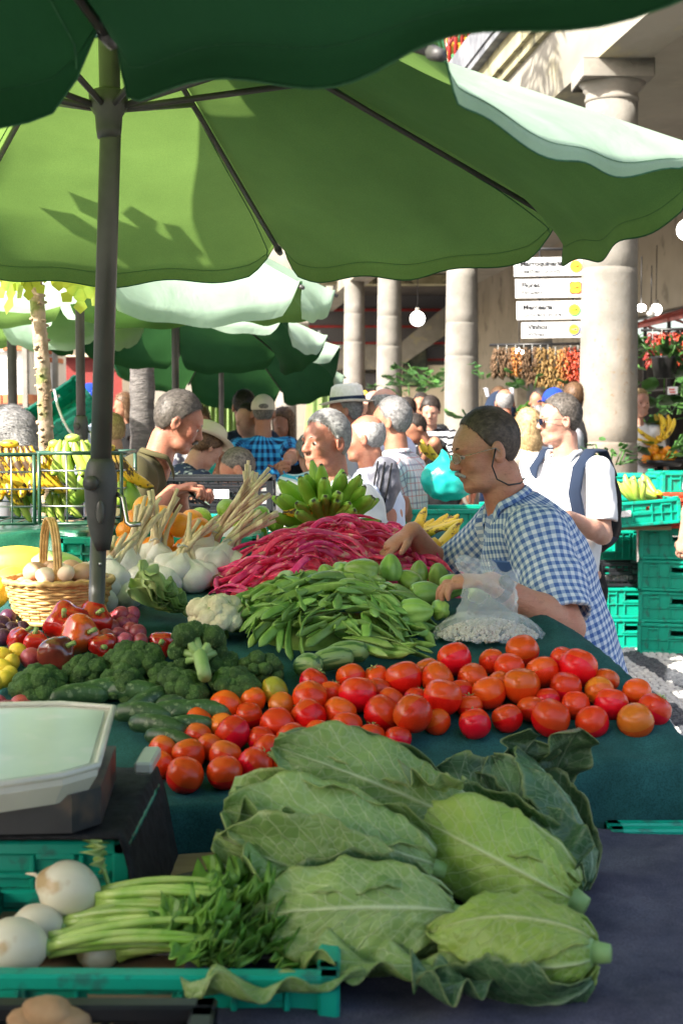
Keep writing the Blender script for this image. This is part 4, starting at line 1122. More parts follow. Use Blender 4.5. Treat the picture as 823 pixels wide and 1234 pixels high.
# ---------------------------------------------------------------- papaya tree between the big parasol and the baskets
pt0 = P(58, 560, 4.9); pt1 = P(44, 330, 4.9)
pa = thing('papaya_tree', 'young papaya tree with knobbly pale trunk rising through the gap behind the banana baskets', 'tree', (pt0.x, 4.9, 0))
pth = [V3((pt0.x + .015, 4.9, 0)), V3((pt0.x, 4.9, 1.4)), V3((pt0.x - .01, 4.9, 1.75)), V3((pt1.x, 4.88, 2.1)), V3((pt1.x - .03, 4.8, 2.35)), V3((pt1.x - .04, 4.62, 2.72))]
full = []
for i in range(len(pth) - 1):
    for k in range(14): full.append(pth[i].lerp(pth[i + 1], k / 14))
full.append(pth[-1])
rr_ = random.Random(5)
tk = MB(); tk.add(tube(full, [.027 - .008 * (i / len(full)) + rr_.uniform(0, .003) for i in range(len(full))], 12))
for i, p in enumerate(full):
    for k in range(2):
        a = rr_.uniform(0, 6.28); d = V3((math.cos(a), math.sin(a), 0)); tk.add(ball((.010, .010, .006), 6, 4), TM(p + d * .024 + V3((0, 0, rr_.uniform(0, .02))), (0, 0, a)))
part('trunk', tk, MAT['bark'], pa, True)
def papaya_leaf(size, seed):
    """deeply lobed palmate blade with pointed side teeth"""
    r_ = random.Random(seed); V = [(0, 0, 0)]; out = []
    for i in range(7):
        a = R(-118 + i * 39.3); L = size * (1 - .35 * abs(i - 3) / 3) * r_.uniform(.9, 1.08)
        def pt(l, off, z=0):
            return (math.sin(a) * l + math.cos(a) * off, math.cos(a) * l - math.sin(a) * off, -.25 * l * l / size)
        out += [pt(L * .25, -.035 * size / .3), pt(L * .5, -.075 * size / .3 * .8), pt(L * .62, -.028 * size / .3), pt(L * .8, -.06 * size / .3), pt(L, 0), pt(L * .8, .06 * size / .3), pt(L * .62, .035 * size / .3), pt(L * .5, .075 * size / .3 * .8), pt(L * .25, .035 * size / .3)]
    V += out; F = []
    n = len(out)
    for i in range(7):
        b = 1 + i * 9; F += [(0, b, b + 8), (b, b + 1, b + 2), (b, b + 2, b + 6, b + 8), (b + 6, b + 7, b + 8), (b + 2, b + 3, b + 4), (b + 2, b + 4, b + 6), (b + 4, b + 5, b + 6)]
    return V, F
crown = full[-1]
spec = [(-2.42, .84, .19), (-2.12, .62, .17), (-1.78, .72, .18), (-2.8, .72, .15), (1.2, .6, .25), (2.1, .6, .25), (.5, .5, .22)]
for k, (a, L, sz) in enumerate(spec):
    e = crown + V3((math.cos(a) * L, math.sin(a) * L, .18 - .12 * L + .06 * math.sin(k * 2)))
    lf = part('leaf', papaya_leaf(sz * 1.15, k), MAT['leaf_papaya'], pa, False, False, loc=e - V3(pa.location), rot=(R(-15 + 20 * math.sin(k)), R(10 * math.cos(k * 3)), a - 1.57))
    part('leaf_stalk', tube(bezier(crown, (crown + e) / 2 + V3((0, 0, .12)), e, 8), .006, 6), MAT['leaf_mid'], pa, True)
for k, (px, py, sz, rx, rz) in enumerate(((97, 338, .115, 70, 10), (14, 328, .13, 60, -40), (70, 330, .06, 80, 50), (34, 330, .09, 75, 20))):
    e = P(px, py, 4.75); lf = part('leaf', papaya_leaf(sz, 40 + k), MAT['leaf_papaya'], pa, False, False, loc=e - V3(pa.location), rot=(R(-84), 0, R(rz)))
    part('leaf_stalk', tube(bezier(V3((pt1.x - .01, 4.9, 2.18)), (V3((pt1.x, 4.9, 2.3)) + e) / 2, e, 8), .005, 6), MAT['leaf_mid'], pa, True)
# ---------------------------------------------------------------- produce builders (each returns a mesh or a small thing)
pr = random.Random(11)
def pu(a, b): return pr.uniform(a, b)
MT = {}
def tomato_mat(name, c1, c2, cs):
    m, nt, b = new_mat(name); co = coords(nt); sp = nt.nodes.new('ShaderNodeSeparateXYZ'); nt.links.new(co, sp.inputs[0])
    c = ramp(nt, noise_n(nt, co, 18, 3), [(.35, c1), (.7, c2)])
    k = ramp(nt, math_n(nt, 'MULTIPLY_ADD', sp.outputs[2], 12, .45), [(.68, (0, 0, 0)), (.93, (.75, .75, .75))]); c = mixc(nt, k, c, cs)
    oi = nt.nodes.new('ShaderNodeObjectInfo'); hs = nt.nodes.new('ShaderNodeHueSaturation'); nt.links.new(c, hs.inputs['Color'])
    nt.links.new(math_n(nt, 'MULTIPLY_ADD', oi.outputs['Random'], .022, .492), hs.inputs['Hue']); nt.links.new(math_n(nt, 'MULTIPLY_ADD', math_n(nt, 'FRACT', math_n(nt, 'MULTIPLY', oi.outputs['Random'], 5.3)), .35, .8), hs.inputs['Value'])
    nt.links.new(hs.outputs[0], b.inputs['Base Color']); b.inputs['Roughness'].default_value = .24; b.inputs['Specular IOR Level'].default_value = .32; b.inputs['Coat Weight'].default_value = .12; b.inputs['Coat Roughness'].default_value = .05
    b.inputs['Subsurface Weight'].default_value = .1; b.inputs['Subsurface Radius'].default_value = (.01, .003, .002); b.inputs['Subsurface Scale'].default_value = .5
    bump(nt, b, noise_n(nt, co, 60, 2), .12, .001); return m
MT['tomato'] = tomato_mat('tomato_red', (.70, .012, .005), (.80, .026, .007), (.72, .09, .01))
MT['tomato_orange'] = tomato_mat('tomato_orange', (.68, .055, .008), (.72, .10, .012), (.70, .18, .02))
MT['tomato_green'] = tomato_mat('tomato_turning', (.45, .28, .025), (.55, .36, .03), (.25, .28, .03))
MT['scar'] = pmat('stem_scar', (.16, .10, .03), (.30, .24, .07), scale=90, rough=.9)
def tomato_mesh(r, seed):
    q = random.Random(seed); n = q.choice((4, 5, 6, 7)); ph = q.uniform(0, 6); sq = q.uniform(.94, 1.04); lb = q.uniform(.01, .035); ov = q.uniform(-.02, .02)
    def f(v):
        v = V3(v); a = math.atan2(v.y, v.x); rad = math.hypot(v.x, v.y)
        k = 1 + lb * math.cos(n * a + ph) * rad * (1 if v.z > -.2 else .4) + ov * math.cos(2 * a)
        z = v.z * sq
        if v.z > .6: z -= .12 * ((v.z - .6) / .4) ** 1.5
        return V3((v.x * k, v.y * k, z + .04 * math.sin(a * 3 + ph) * rad * rad))
    return mesh_of(*ball(r, 28, 18, f), MT['tomato'], name='tomato')
def sphereish(r, mat, seed, sq=1.0, lob=0, nl=5, bumpy=0, name='fruit', seg=24, rings=14, tip=0):
    q = random.Random(seed); ph = q.uniform(0, 6)
    def f(v):
        v = V3(v); a = math.atan2(v.y, v.x); rad = math.hypot(v.x, v.y)
        k = 1 + lob * math.cos(nl * a + ph) * rad + bumpy * float(wob(np.array(v[:]), 3, ph))
        return V3((v.x * k, v.y * k, v.z * sq + tip * max(0, v.z) ** 6 ))
    return mesh_of(*ball(r, seg, rings, f), mat, name=name)
# pods: flat runner beans
def pod_mesh(L, w_, th, bend, seed, mat, bumps=.12, twist=.8):
    q = random.Random(seed); n = 14; V = []; F = []; nb = q.randint(4, 6); ph = q.uniform(0, 3); b2 = q.uniform(-.4, .4)
    for i in range(n):
        t = i / (n - 1); a = bend * (t - .5); x = (t - .5) * L; z = bend * L * .25 * (1 - (2 * t - 1) ** 2); y = b2 * L * .12 * math.sin(t * math.pi * 1.5)
        ww = w_ * min(1, (t / .12) ** .7 if t < .12 else 1) * min(1, ((1 - t) / .16) ** .8 if t > .84 else 1); ww = max(ww, w_ * .06)
        tw = twist * (t - .5) * q.uniform(.8, 1.0) + ph
        tt = th * (1 + bumps * 3 * math.sin(t * nb * 2 * math.pi)) * (ww / w_) ** .5
        for k in range(6):
            an = math.pi / 3 * k; u, v = ww * math.cos(an), tt * math.sin(an)
            V.append((x, y + u * math.cos(tw) - v * math.sin(tw), z + u * math.sin(tw) + v * math.cos(tw)))
    for i in range(n - 1):
        for k in range(6): a = i * 6 + k; b = i * 6 + (k + 1) % 6; F.append((a, b, b + 6, a + 6))
    F.append(tuple(range(6))[::-1]); F.append(tuple(range((n - 1) * 6, n * 6)))
    return mesh_of(V, F, mat, name='pod')
MT['pod_red'] = pmat('bean_magenta', (.68, .016, .12), (.80, .09, .22), scale=30, rough=.42, vary=.28, hue=.012, c3=(.72, .36, .26), s3=38, bs=.2, bscale=90, detail=3)
MT['pod_green'] = pmat('bean_green', (.16, .29, .05), (.27, .43, .10), scale=22, rough=.45, vary=.25, hue=.015, bs=.2, bscale=80)
# bananas
def banana_mesh(L, r, mat, seed, bend=.9, tipc=True):
    q = random.Random(seed); n = 16; seg = 10; V = []; F = []; rad = L / bend
    for i in range(n):
        t = i / (n - 1); a = bend * t
        c = V3((rad * math.sin(a), 0, rad * (1 - math.cos(a)))); ta = V3((math.cos(a), 0, math.sin(a))); up = V3((-math.sin(a), 0, math.cos(a))); sd_ = V3((0, 1, 0))
        rr = r * (interp(t, [0, .06, .16, .3, .55, .8, .93, .97, 1], [.34, .36, .75, .95, 1, .9, .55, .34, .30]))
        for k in range(seg):
            an = 2 * math.pi * k / seg; kk = 1 + .07 * math.cos(5 * an + .5)
            V.append(c + up * rr * kk * math.cos(an) + sd_ * rr * kk * math.sin(an))
    for i in range(n - 1):
        for k in range(seg): a = i * seg + k; b = i * seg + (k + 1) % seg; F.append((a, b, b + seg, a + seg))
    F.append(tuple(range(seg))[::-1]); F.append(tuple(range((n - 1) * seg, n * seg)))
    me = mesh_of(V, F, mat, name='banana'); return me
def banana_mat(name, c1, c2, spot, amt=.62, tip=(.05, .035, .015)):
    m, nt, b = new_mat(name); co = coords(nt); c = ramp(nt, noise_n(nt, co, 14, 3), [(.35, c1), (.7, c2)])
    f = ramp(nt, noise_n(nt, coords(nt, 'Object', (.5, 1, 1)), 42, 5, .65), [(amt, (0, 0, 0)), (amt + .05, (1, 1, 1))]); c = mixc(nt, f, c, spot)
    sp = nt.nodes.new('ShaderNodeSeparateXYZ'); nt.links.new(coords(nt, 'Generated'), sp.inputs[0])
    e = ramp(nt, sp.outputs[0], [(.0, (1, 1, 1)), (.03, (0, 0, 0)), (.95, (0, 0, 0)), (.985, (1, 1, 1))]); c = mixc(nt, e, c, tip)
    oi = nt.nodes.new('ShaderNodeObjectInfo'); hs = nt.nodes.new('ShaderNodeHueSaturation'); nt.links.new(c, hs.inputs['Color']); nt.links.new(math_n(nt, 'MULTIPLY_ADD', oi.outputs['Random'], .3, .82), hs.inputs['Value'])
    nt.links.new(hs.outputs[0], b.inputs['Base Color']); b.inputs['Roughness'].default_value = .42; bump(nt, b, noise_n(nt, co, 70, 3), .15, .002); return m
MT['ban_green'] = banana_mat('banana_green', (.28, .52, .06), (.42, .64, .11), (.10, .16, .03), .70)
MT['ban_lime'] = banana_mat('banana_lime', (.32, .48, .06), (.46, .58, .10), (.2, .2, .05), .70)
MT['ban_yellow'] = banana_mat('banana_yellow', (.78, .50, .02), (.85, .60, .04), (.16, .08, .02), .57)
MT['ban_ripe'] = banana_mat('banana_ripe', (.75, .42, .02), (.82, .52, .03), (.07, .035, .015), .52)
BAN = {k: [banana_mesh(pu(.15, .18), pu(.0165, .019), MT[k], s_, bend=pu(.7, 1.1)) for s_ in range(4)] for k in ('ban_green', 'ban_lime', 'ban_yellow', 'ban_ripe')}
def banana_bunch(label, loc, kind, n, spread=2.6, tiers=1, rot=(0, 0, 0), s=1.0, cat='bananas', group=None, mode='fan', name='banana_bunch'):
    root = thing(name, label, cat, loc, group=group, rot=rot)
    for t in range(tiers):
        m = n - t * 2
        for k in range(m):
            a = (k / (m - 1) - .5) * spread if m > 1 else 0
            me = BAN[kind][(k + t) % 4]
            el = .25 + t * .42 + pu(-.06, .06)
            M = Matrix.Rotation(a, 4, 'Z') @ Matrix.Translation((.012 + .006 * t, 0, .012 * t)) @ Matrix.Rotation(-el, 4, 'Y')
            o = part('banana', me, None, root); o.matrix_local = M @ Matrix.Scale(pu(.9, 1.06) * s, 4)
    part('stem', tube([(-.03, 0, .0), (0, 0, .012 + .01 * tiers), (.02, 0, .02)], [.012 * s, .02 * s, .012 * s], 8), MT['ban_ripe'] if kind != 'ban_green' else MT['scar'], root)
    return root
# broccoli and cauliflower heads: florets on forked stalks
def floret_head(r, n, seed, mat, stalk_mat, name, label, cat, loc, rot, group=None, flat=.72, grain=.07, gs=26, stalk=.07, s=1.0):
    root = thing(name, label, cat, loc, group=group, rot=rot); q = random.Random(seed); k = 0
    dirs = []
    for i in range(n):
        z = 1 - (i + .5) / n * 1.05; a = i * 2.39996; rr = math.sqrt(max(0, 1 - z * z)); dirs.append(V3((rr * math.cos(a), rr * math.sin(a), z)))
    for d in dirs:
        fr = r * q.uniform(.30, .44); c = V3((d.x * r * .72, d.y * r * .72, d.z * r * flat * .72)) + V3((q.uniform(-1, 1), q.uniform(-1, 1), q.uniform(-1, 1))) * r * .07
        V, F = ball(1, 22, 15); A = np.array(V); nz = A + d[:]
        dsp = 1 + grain * wob(A, gs * .32, q.uniform(0, 9)) + grain * .75 * wob(A, gs * .8, q.uniform(0, 9)) + .10 * wob(A, 4, q.uniform(0, 9))
        A = A * dsp[:, None] * fr * np.array([1, 1, .86]); A = A + np.array(c[:])
        part('floret', (A, F), mat, root)
        if d.z < .55: part('branch', tube([(0, 0, -r * .55), c * .55 + V3((0, 0, -.2 * r)), c], [.011 * s, .009 * s, .007 * s], 7), stalk_mat, root)
    part('stalk', tube([(0, 0, -r * .15), (0, 0, -r * .6), (.004, 0, -r * .6 - stalk)], [r * .32, r * .26, r * .24], 10), stalk_mat, root)
    return root
MT['broccoli'] = pmat('broccoli_green', (.024, .072, .012), (.07, .15, .025), scale=45, rough=.75, bs=1, bscale=330, bdist=.006, c3=(.12, .20, .06), s3=200, vary=.15, detail=6)
MT['stalk'] = pmat('stalk_green', (.22, .38, .10), (.32, .47, .16), scale=14, rough=.5, vary=.1)
MT['cauliflower'] = pmat('cauliflower_cream', (.66, .58, .36), (.80, .73, .52), scale=30, rough=.75, bs=.9, bscale=260, bdist=.004)
# chayote, limes, oranges...
MT['chayote'] = pmat('chayote_green', (.22, .38, .06), (.32, .48, .10), scale=14, rough=.38, vary=.22, hue=.012, bs=.25, bscale=70, coat=.15)
MT['chayote_pale'] = pmat('chayote_pale', (.42, .56, .22), (.52, .64, .30), scale=14, rough=.4, vary=.1, bs=.25, bscale=70)
def chayote_mesh(seed, mat):
    q = random.Random(seed); ph = q.uniform(0, 6)
    def f(v):
        v = V3(v); a = math.atan2(v.y, v.x); rad = math.hypot(v.x, v.y)
        k = (1 - .22 * v.z) * (1 - .09 * abs(math.sin(2.5 * a + ph)) ** 6 * 2) + .03 * float(wob(np.array(v[:]), 4, ph))
        z = v.z * 1.28
        if v.z < -.7: z += .35 * ((-.7 - v.z) / .3) ** 1.2
        return V3((v.x * k, v.y * k, z))
    return mesh_of(*ball(.038, 30, 18, f), mat, name='chayote')
MT['orange'] = pmat('orange_peel', (.85, .27, .01), (.9, .36, .015), scale=12, rough=.42, bs=.4, bscale=260, bdist=.001, vary=.12, hue=.012, coat=.12)
MT['lemon'] = pmat('lemon_peel', (.85, .58, .03), (.88, .66, .06), scale=12, rough=.42, bs=.4, bscale=240, bdist=.001, vary=.1)
MT['lime'] = pmat('lime_peel', (.20, .40, .04), (.34, .50, .07), scale=12, rough=.4, bs=.3, bscale=240, bdist=.001, vary=.2, hue=.02)
MT['plum'] = pmat('plum_skin', (.27, .015, .03), (.40, .05, .07), scale=16, rough=.38, c3=(.48, .22, .26), s3=30, vary=.25, hue=.015)
MT['plum_dark'] = pmat('dark_plum_skin', (.045, .006, .03), (.09, .015, .05), scale=16, rough=.4, c3=(.16, .09, .15), s3=30, vary=.2)
MT['pepper'] = pmat('red_pepper_skin', (.42, .008, .006), (.55, .02, .01), scale=9, rough=.14, coat=.8, vary=.2)
MT['pepper_orange'] = pmat('orange_red_pepper_skin', (.62, .06, .01), (.75, .16, .02), scale=9, rough=.16, coat=.7)
MT['pepper_dark'] = pmat('dark_pepper_skin', (.10, .018, .015), (.24, .04, .025), scale=9, rough=.15, coat=.7)
MT['cucumber'] = pmat('cucumber_skin', (.02, .06, .018), (.05, .115, .035), scale=26, rough=.42, bs=.6, bscale=90, bdist=.003, c3=(.14, .2, .10), s3=80, vary=.2)
MT['zucchini'] = pmat('squash_stripes', (.05, .13, .03), (.22, .33, .10), scale=10, rough=.4, stretch=(.5, 6, 6), lo=.45, hi=.52)
MT['egg'] = pmat('brown_egg', (.62, .34, .20), (.70, .42, .27), scale=20, rough=.5, vary=.15); MT['egg_pale'] = pmat('pale_egg', (.80, .62, .47), (.84, .68, .54), scale=20, rough=.5, vary=.08)
MT['melon'] = pmat('yellow_melon', (.82, .52, .03), (.86, .62, .07), scale=6, rough=.4, bs=.3, bscale=30); MT['gourd'] = pmat('green_gourd', (.28, .44, .10), (.42, .56, .18), scale=6, rough=.4)
MT['garlic'] = pmat('garlic_skin', (.78, .73, .66), (.86, .83, .78), scale=24, rough=.5, c3=(.52, .36, .34), s3=26, bs=.5, bscale=60, stretch=(3, 3, .6)); MT['garlic_stem'] = pmat('dried_garlic_stem', (.60, .46, .26), (.78, .66, .42), scale=22, rough=.7, bs=.6, bscale=120, stretch=(1, 1, .2), c3=(.45, .28, .18), s3=25)
MT['turnip'] = pmat('turnip_skin', (.66, .60, .42), (.76, .72, .56), scale=8, rough=.42, c3=(.50, .36, .18), s3=16, coat=.1, bs=.15, bscale=60)
MT['wicker'] = pmat('wicker', (.50, .28, .09), (.66, .42, .16), scale=60, rough=.55, bs=.4, bscale=200)
MT['string'] = pmat('string', (.5, .5, .48), rough=.8)
MT['plastic_bag'] = glass_like('plastic_bag', (.92, .94, .94), .12, .76)
MT['bag_teal'] = pmat('teal_bag', (.01, .42, .36), (.03, .52, .46), scale=14, rough=.25, coat=.3, trans=.3, bs=.5, bscale=12, bdist=.01)
MT['bean'] = pmat('speckled_bean', (.62, .50, .38), (.72, .62, .50), scale=90, rough=.4, c3=(.25, .10, .07), s3=160, vary=.1)
MT['lettuce'] = pmat('endive_leaf', (.30, .46, .10), (.52, .62, .26), scale=8, rough=.5, trans=.2)
# cabbage leaves: colour follows the veins laid out on the leaf
def cabbage_mat(name, base, dark, vein, gloss=.42):
    m, nt, b = new_mat(name); uv = nt.nodes.new('ShaderNodeUVMap'); sp = nt.nodes.new('ShaderNodeSeparateXYZ'); nt.links.new(uv.outputs[0], sp.inputs[0])
    u, v = sp.outputs[0], sp.outputs[1]
    av = math_n(nt, 'ABSOLUTE', math_n(nt, 'SUBTRACT', v, .5))
    co = coords(nt, 'Object')
    nz = noise_n(nt, co, 13, 4, .6)
    x = math_n(nt, 'ADD', math_n(nt, 'SUBTRACT', u, math_n(nt, 'MULTIPLY', math_n(nt, 'POWER', av, .75), .62)), math_n(nt, 'MULTIPLY', nz, .05))
    s = math_n(nt, 'ABSOLUTE', math_n(nt, 'SINE', math_n(nt, 'MULTIPLY', x, 27)))
    sv = math_n(nt, 'SUBTRACT', 1, math_n(nt, 'MULTIPLY', s, 5.2), clamp=True)
    vo = nt.nodes.new('ShaderNodeTexVoronoi'); vo.feature = 'DISTANCE_TO_EDGE'; vo.inputs['Scale'].default_value = 58; nt.links.new(co, vo.inputs[0])
    fine = ramp(nt, vo.outputs[0], [(0, (1, 1, 1)), (.10, (0, 0, 0))])
    mid = math_n(nt, 'SUBTRACT', 1, math_n(nt, 'MULTIPLY', av, math_n(nt, 'MULTIPLY_ADD', u, 34, 22)), clamp=True)
    vein_f = math_n(nt, 'MAXIMUM', math_n(nt, 'MULTIPLY', sv, math_n(nt, 'MULTIPLY_ADD', av, -.7, .75)), mid, clamp=True)
    c = ramp(nt, noise_n(nt, co, 9, 5, .6), [(.32, dark), (.66, base)])
    oi = nt.nodes.new('ShaderNodeObjectInfo')
    c = mixc(nt, math_n(nt, 'MULTIPLY', fine, .22), c, vein)
    c = mixc(nt, math_n(nt, 'MULTIPLY', vein_f, .85), c, vein)
    # yellowed ragged edge
    c = mixc(nt, ramp(nt, math_n(nt, 'ADD', av, math_n(nt, 'MULTIPLY', nz, .08)), [(.50, (0, 0, 0)), (.56, (.55, .55, .55))]), c, (.40, .42, .12))
    hs = nt.nodes.new('ShaderNodeHueSaturation'); nt.links.new(c, hs.inputs['Color']); nt.links.new(math_n(nt, 'MULTIPLY_ADD', oi.outputs['Random'], .35, .8), hs.inputs['Value'])
    nt.links.new(math_n(nt, 'MULTIPLY_ADD', math_n(nt, 'FRACT', math_n(nt, 'MULTIPLY', oi.outputs['Random'], 9.1)), .022, .488), hs.inputs['Hue'])
    nt.links.new(hs.outputs[0], b.inputs['Base Color']); b.inputs['Roughness'].default_value = gloss - .1; b.inputs['Specular IOR Level'].default_value = .38
    hgt = math_n(nt, 'ADD', math_n(nt, 'MULTIPLY', vein_f, .8), math_n(nt, 'MULTIPLY', fine, -.25))
    hgt = math_n(nt, 'ADD', hgt, math_n(nt, 'MULTIPLY', noise_n(nt, co, 40, 4), .5)); bump(nt, b, hgt, .65, .004)
    tr = nt.nodes.new('ShaderNodeBsdfTranslucent'); nt.links.new(hs.outputs[0], tr.inputs[0]); mx = nt.nodes.new('ShaderNodeMixShader'); mx.inputs[0].default_value = .18
    nt.links.new(b.outputs[0], mx.inputs[1]); nt.links.new(tr.outputs[0], mx.inputs[2]); nt.links.new(mx.outputs[0], nt.nodes['Material Output'].inputs[0]); return m
MT['cab'] = cabbage_mat('cabbage_leaf', (.31, .45, .13), (.17, .30, .08), (.68, .76, .44), .38); MT['cab_fresh'] = cabbage_mat('cabbage_fresh_leaf', (.42, .57, .11), (.26, .42, .065), (.72, .78, .40), .45); MT['cab_dark'] = cabbage_mat('cabbage_outer_leaf', (.10, .20, .085), (.045, .11, .045), (.38, .50, .30), .38)
def cabbage_leaf(Lh, rh, phi, wrap, lift, flare, seed, th=.0018, u0=0.0, u1=1.0, curl=.0, layer=0.0, ruffle=.006, tipdrop=0.0):
    """leaf laid on a pointed head whose axis is +X (base at 0, tip at Lh); phi = direction around the axis, wrap = half angle, lift/flare open it"""
    q = random.Random(seed); ph = q.uniform(0, 9)
    def rad(u): return rh * interp(u, [0, .06, .18, .35, .55, .75, .9, 1], [.36, .62, .88, 1, .97, .72, .40, .12])
    def fn(a, b):
        u = lerp(u0, u1, a); t = (b - .5) * 2
        # leaf outline: angle covered narrows at the base and at the tip
        wd = interp(a, [0, .08, .3, .6, .82, .94, 1], [.34, .55, .92, 1, .82, .5, .12]) * (1 + .04 * math.sin(a * 23 + ph) + .025 * math.sin(a * 71 + ph * 3) * (1 if t > 0 else -1))
        an = phi + wrap * wd * t
        r = rad(u) + layer
        op = max(0, abs(t) - .45) / .55; oa = sstep(a, .35, 1)
        r += lift * a ** 1.5 + flare * op ** 1.5 * (.35 + .65 * a) + rh * .9 * curl * oa * oa
        e = ruffle * (op ** 1.3) * math.sin(a * 21 + 3 * t + ph) + ruffle * .5 * math.sin(a * 9 + t * 6 + ph) * (.3 + abs(t))
        quilt = .0021 * abs(math.sin(t * 9 + 2 * math.sin(a * 11))) * abs(math.sin(a * 17 + ph + 2 * math.sin(t * 5)))
        vein = quilt + .0014 * math.cos((u - abs(t) * .5 * .62) * 27 * 2) * min(1, abs(t) * 4)
        r += e + vein + .0035 * math.exp(-(t / .05) ** 2) * (1 - a * .7)
        x = u * Lh + .25 * lift * a - tipdrop * 0
        return V3((x + e * .4, r * math.cos(an), r * math.sin(an) - tipdrop * a * a))
    V, F, UV = gridf(fn, 34, 26)
    V2, F2 = shell(V, F, th)
    return mesh_of(V2, F2, None, uv=UV + UV, name='leaf')
def cabbage(label, base, tip, roll, Lh, rh, outer, seed, group='pointed cabbages heaped on the near table', mk='cab'):
    """base, tip world points give the axis; outer = list of (phi, wrap, lift, flare, curl, dark)"""
    base, tip = V3(base), V3(tip); ax = (tip - base).normalized(); L = (tip - base).length
    y = V3((0, 0, 1)).cross(ax).normalized(); z = ax.cross(y)
    M = Matrix((ax, y, z)).transposed()
    root = thing('pointed_cabbage', label, 'cabbage', base, group=group, rot=M.to_euler()); q = random.Random(seed)
    core = lathe([(rh * interp(u, [0, .06, .18, .35, .55, .75, .9, 1], [.30, .56, .8, .92, .9, .66, .36, .02]), u * L) for u in np.linspace(0, 1, 16)], 24)
    mb = MB(); mb.add(core, Matrix.Rotation(math.pi / 2, 4, 'Y'))
    part('heart', mb, MT['stalk'], root)
    for k in range(3):
        me = cabbage_leaf(L * 1.0, rh * .97, roll + k * 2.1 + .4, 1.5, 0, .0, seed * 10 + k, layer=.001 + .002 * k, ruffle=.0015); me.materials.append(MT[mk]); part('leaf', me, None, root)
    for k, (phi, wrap, lift, flare, curl, dk) in enumerate(outer):
        me = cabbage_leaf(L * q.uniform(.96, 1.08), rh, phi + roll, wrap, lift, flare, seed * 10 + 5 + k, layer=.006 + .0035 * k, curl=curl, ruffle=.0045); me.materials.append(MT['cab_dark' if dk else mk]); part('leaf', me, None, root)
    part('stump', tube([(-.022, 0, 0), (-.006, 0, 0), (.02, 0, 0)], [rh * .22, rh * .27, rh * .36], 14), MT['stalk'], root)
    return root
# ---------------------------------------------------------------- main display table
SY = [2.4, 2.6, 2.8, 3.05, 3.3, 3.6, 4.0, 4.9]; SZ = [.885, .92, .975, 1.065, 1.105, 1.13, 1.15, 1.19]
def surf(Y): return interp(Y, SY, SZ)
def front(X): return interp(X, [-1.4, -.35, 0, .3, .8], [2.48, 2.52, 2.60, 2.68, 2.72])
def right(Y): return interp(Y, [2.6, 3.1, 3.5, 4.9], [.715, .60, .49, .40])
def cloth(u, v):
    X = lerp(-1.5, 1.30, u); Yt = lerp(1.75, 4.95, v)
    Yf = front(min(X, .7)); zz = 0; Y = Yt; dx = dy = 0
    if Yt < Yf:
        e = Yf - Yt; Y = Yf - .035 * (1 - math.exp(-e * 20)) + (.020 * math.sin(X * 17 + math.sin(X * 7) * 2.5) + .010 * math.sin(X * 41 + e * 5)) * min(1, e * 3.5); zz -= max(0, e - .012)
    Xr = right(max(Y, Yf)); x = X
    if X > Xr:
        e = X - Xr; x = Xr + .03 * (1 - math.exp(-e * 20)) + (.02 * math.sin(Y * 24) + .03) * min(1, e * 2); zz -= max(0, e - .012)
    s = surf(max(Y, Yf))
    w_ = (.006 + .006 * sstep(X, .1, .35)) * float(wob(np.array([X, Yt, 0]), 7, 1)) + (.003 + .005 * sstep(X, .1, .35)) * float(wob(np.array([X * .7 + Yt * .8, Yt * .5, 0]), 21, 4))
    s += .035 * math.exp(-((X - right(Y) + .05) / .05) ** 2) * sstep(Y, 3.0, 3.4)          # rolled edge before the seller
    if zz < 0: w_ *= max(0, 1 + zz * 8)
    return V3((x, Y, max(.22, s + w_ + zz)))
Vc, Fc, _ = gridf(lambda u, v: cloth(u, v), 200, 200)
Vc, Fc = shell(Vc, Fc, .003)
single('tablecloth', (Vc, Fc), MAT['cloth_green'], 'dark teal net cloth covering the main sloping vegetable table and hanging down its front', 'tablecloth')
tb = thing('display_table', 'trestle table under the teal cloth carrying the whole vegetable display', 'table', (-.35, 3.7, 0))
part('table_top', ([(-1.35, 2.62, .86), (.50, 2.75, .86), (.36, 4.9, .86), (-1.35, 4.9, .86), (-1.35, 2.62, .885), (.50, 2.75, .885), (.36, 4.9, 1.10), (-1.35, 4.9, 1.10)], [(3, 2, 1, 0), (4, 5, 6, 7), (0, 1, 5, 4), (1, 2, 6, 5), (2, 3, 7, 6), (3, 0, 4, 7)]), MAT['wood'], tb, True, False)
for (x, y) in ((-1.25, 2.75), (.36, 2.85), (.25, 4.8), (-1.25, 4.8)): part('leg', box((x, y, .43), (.05, .05, .86), .004), MAT['wood'], tb, True, False)
def onsurf(px, py, h):
    lo, hi = 2.35, 5.2
    for _ in range(40):
        m = (lo + hi) / 2
        if P(px, py, m).z > surf(m) + h: lo = m
        else: hi = m
    return P(px, py, lo)

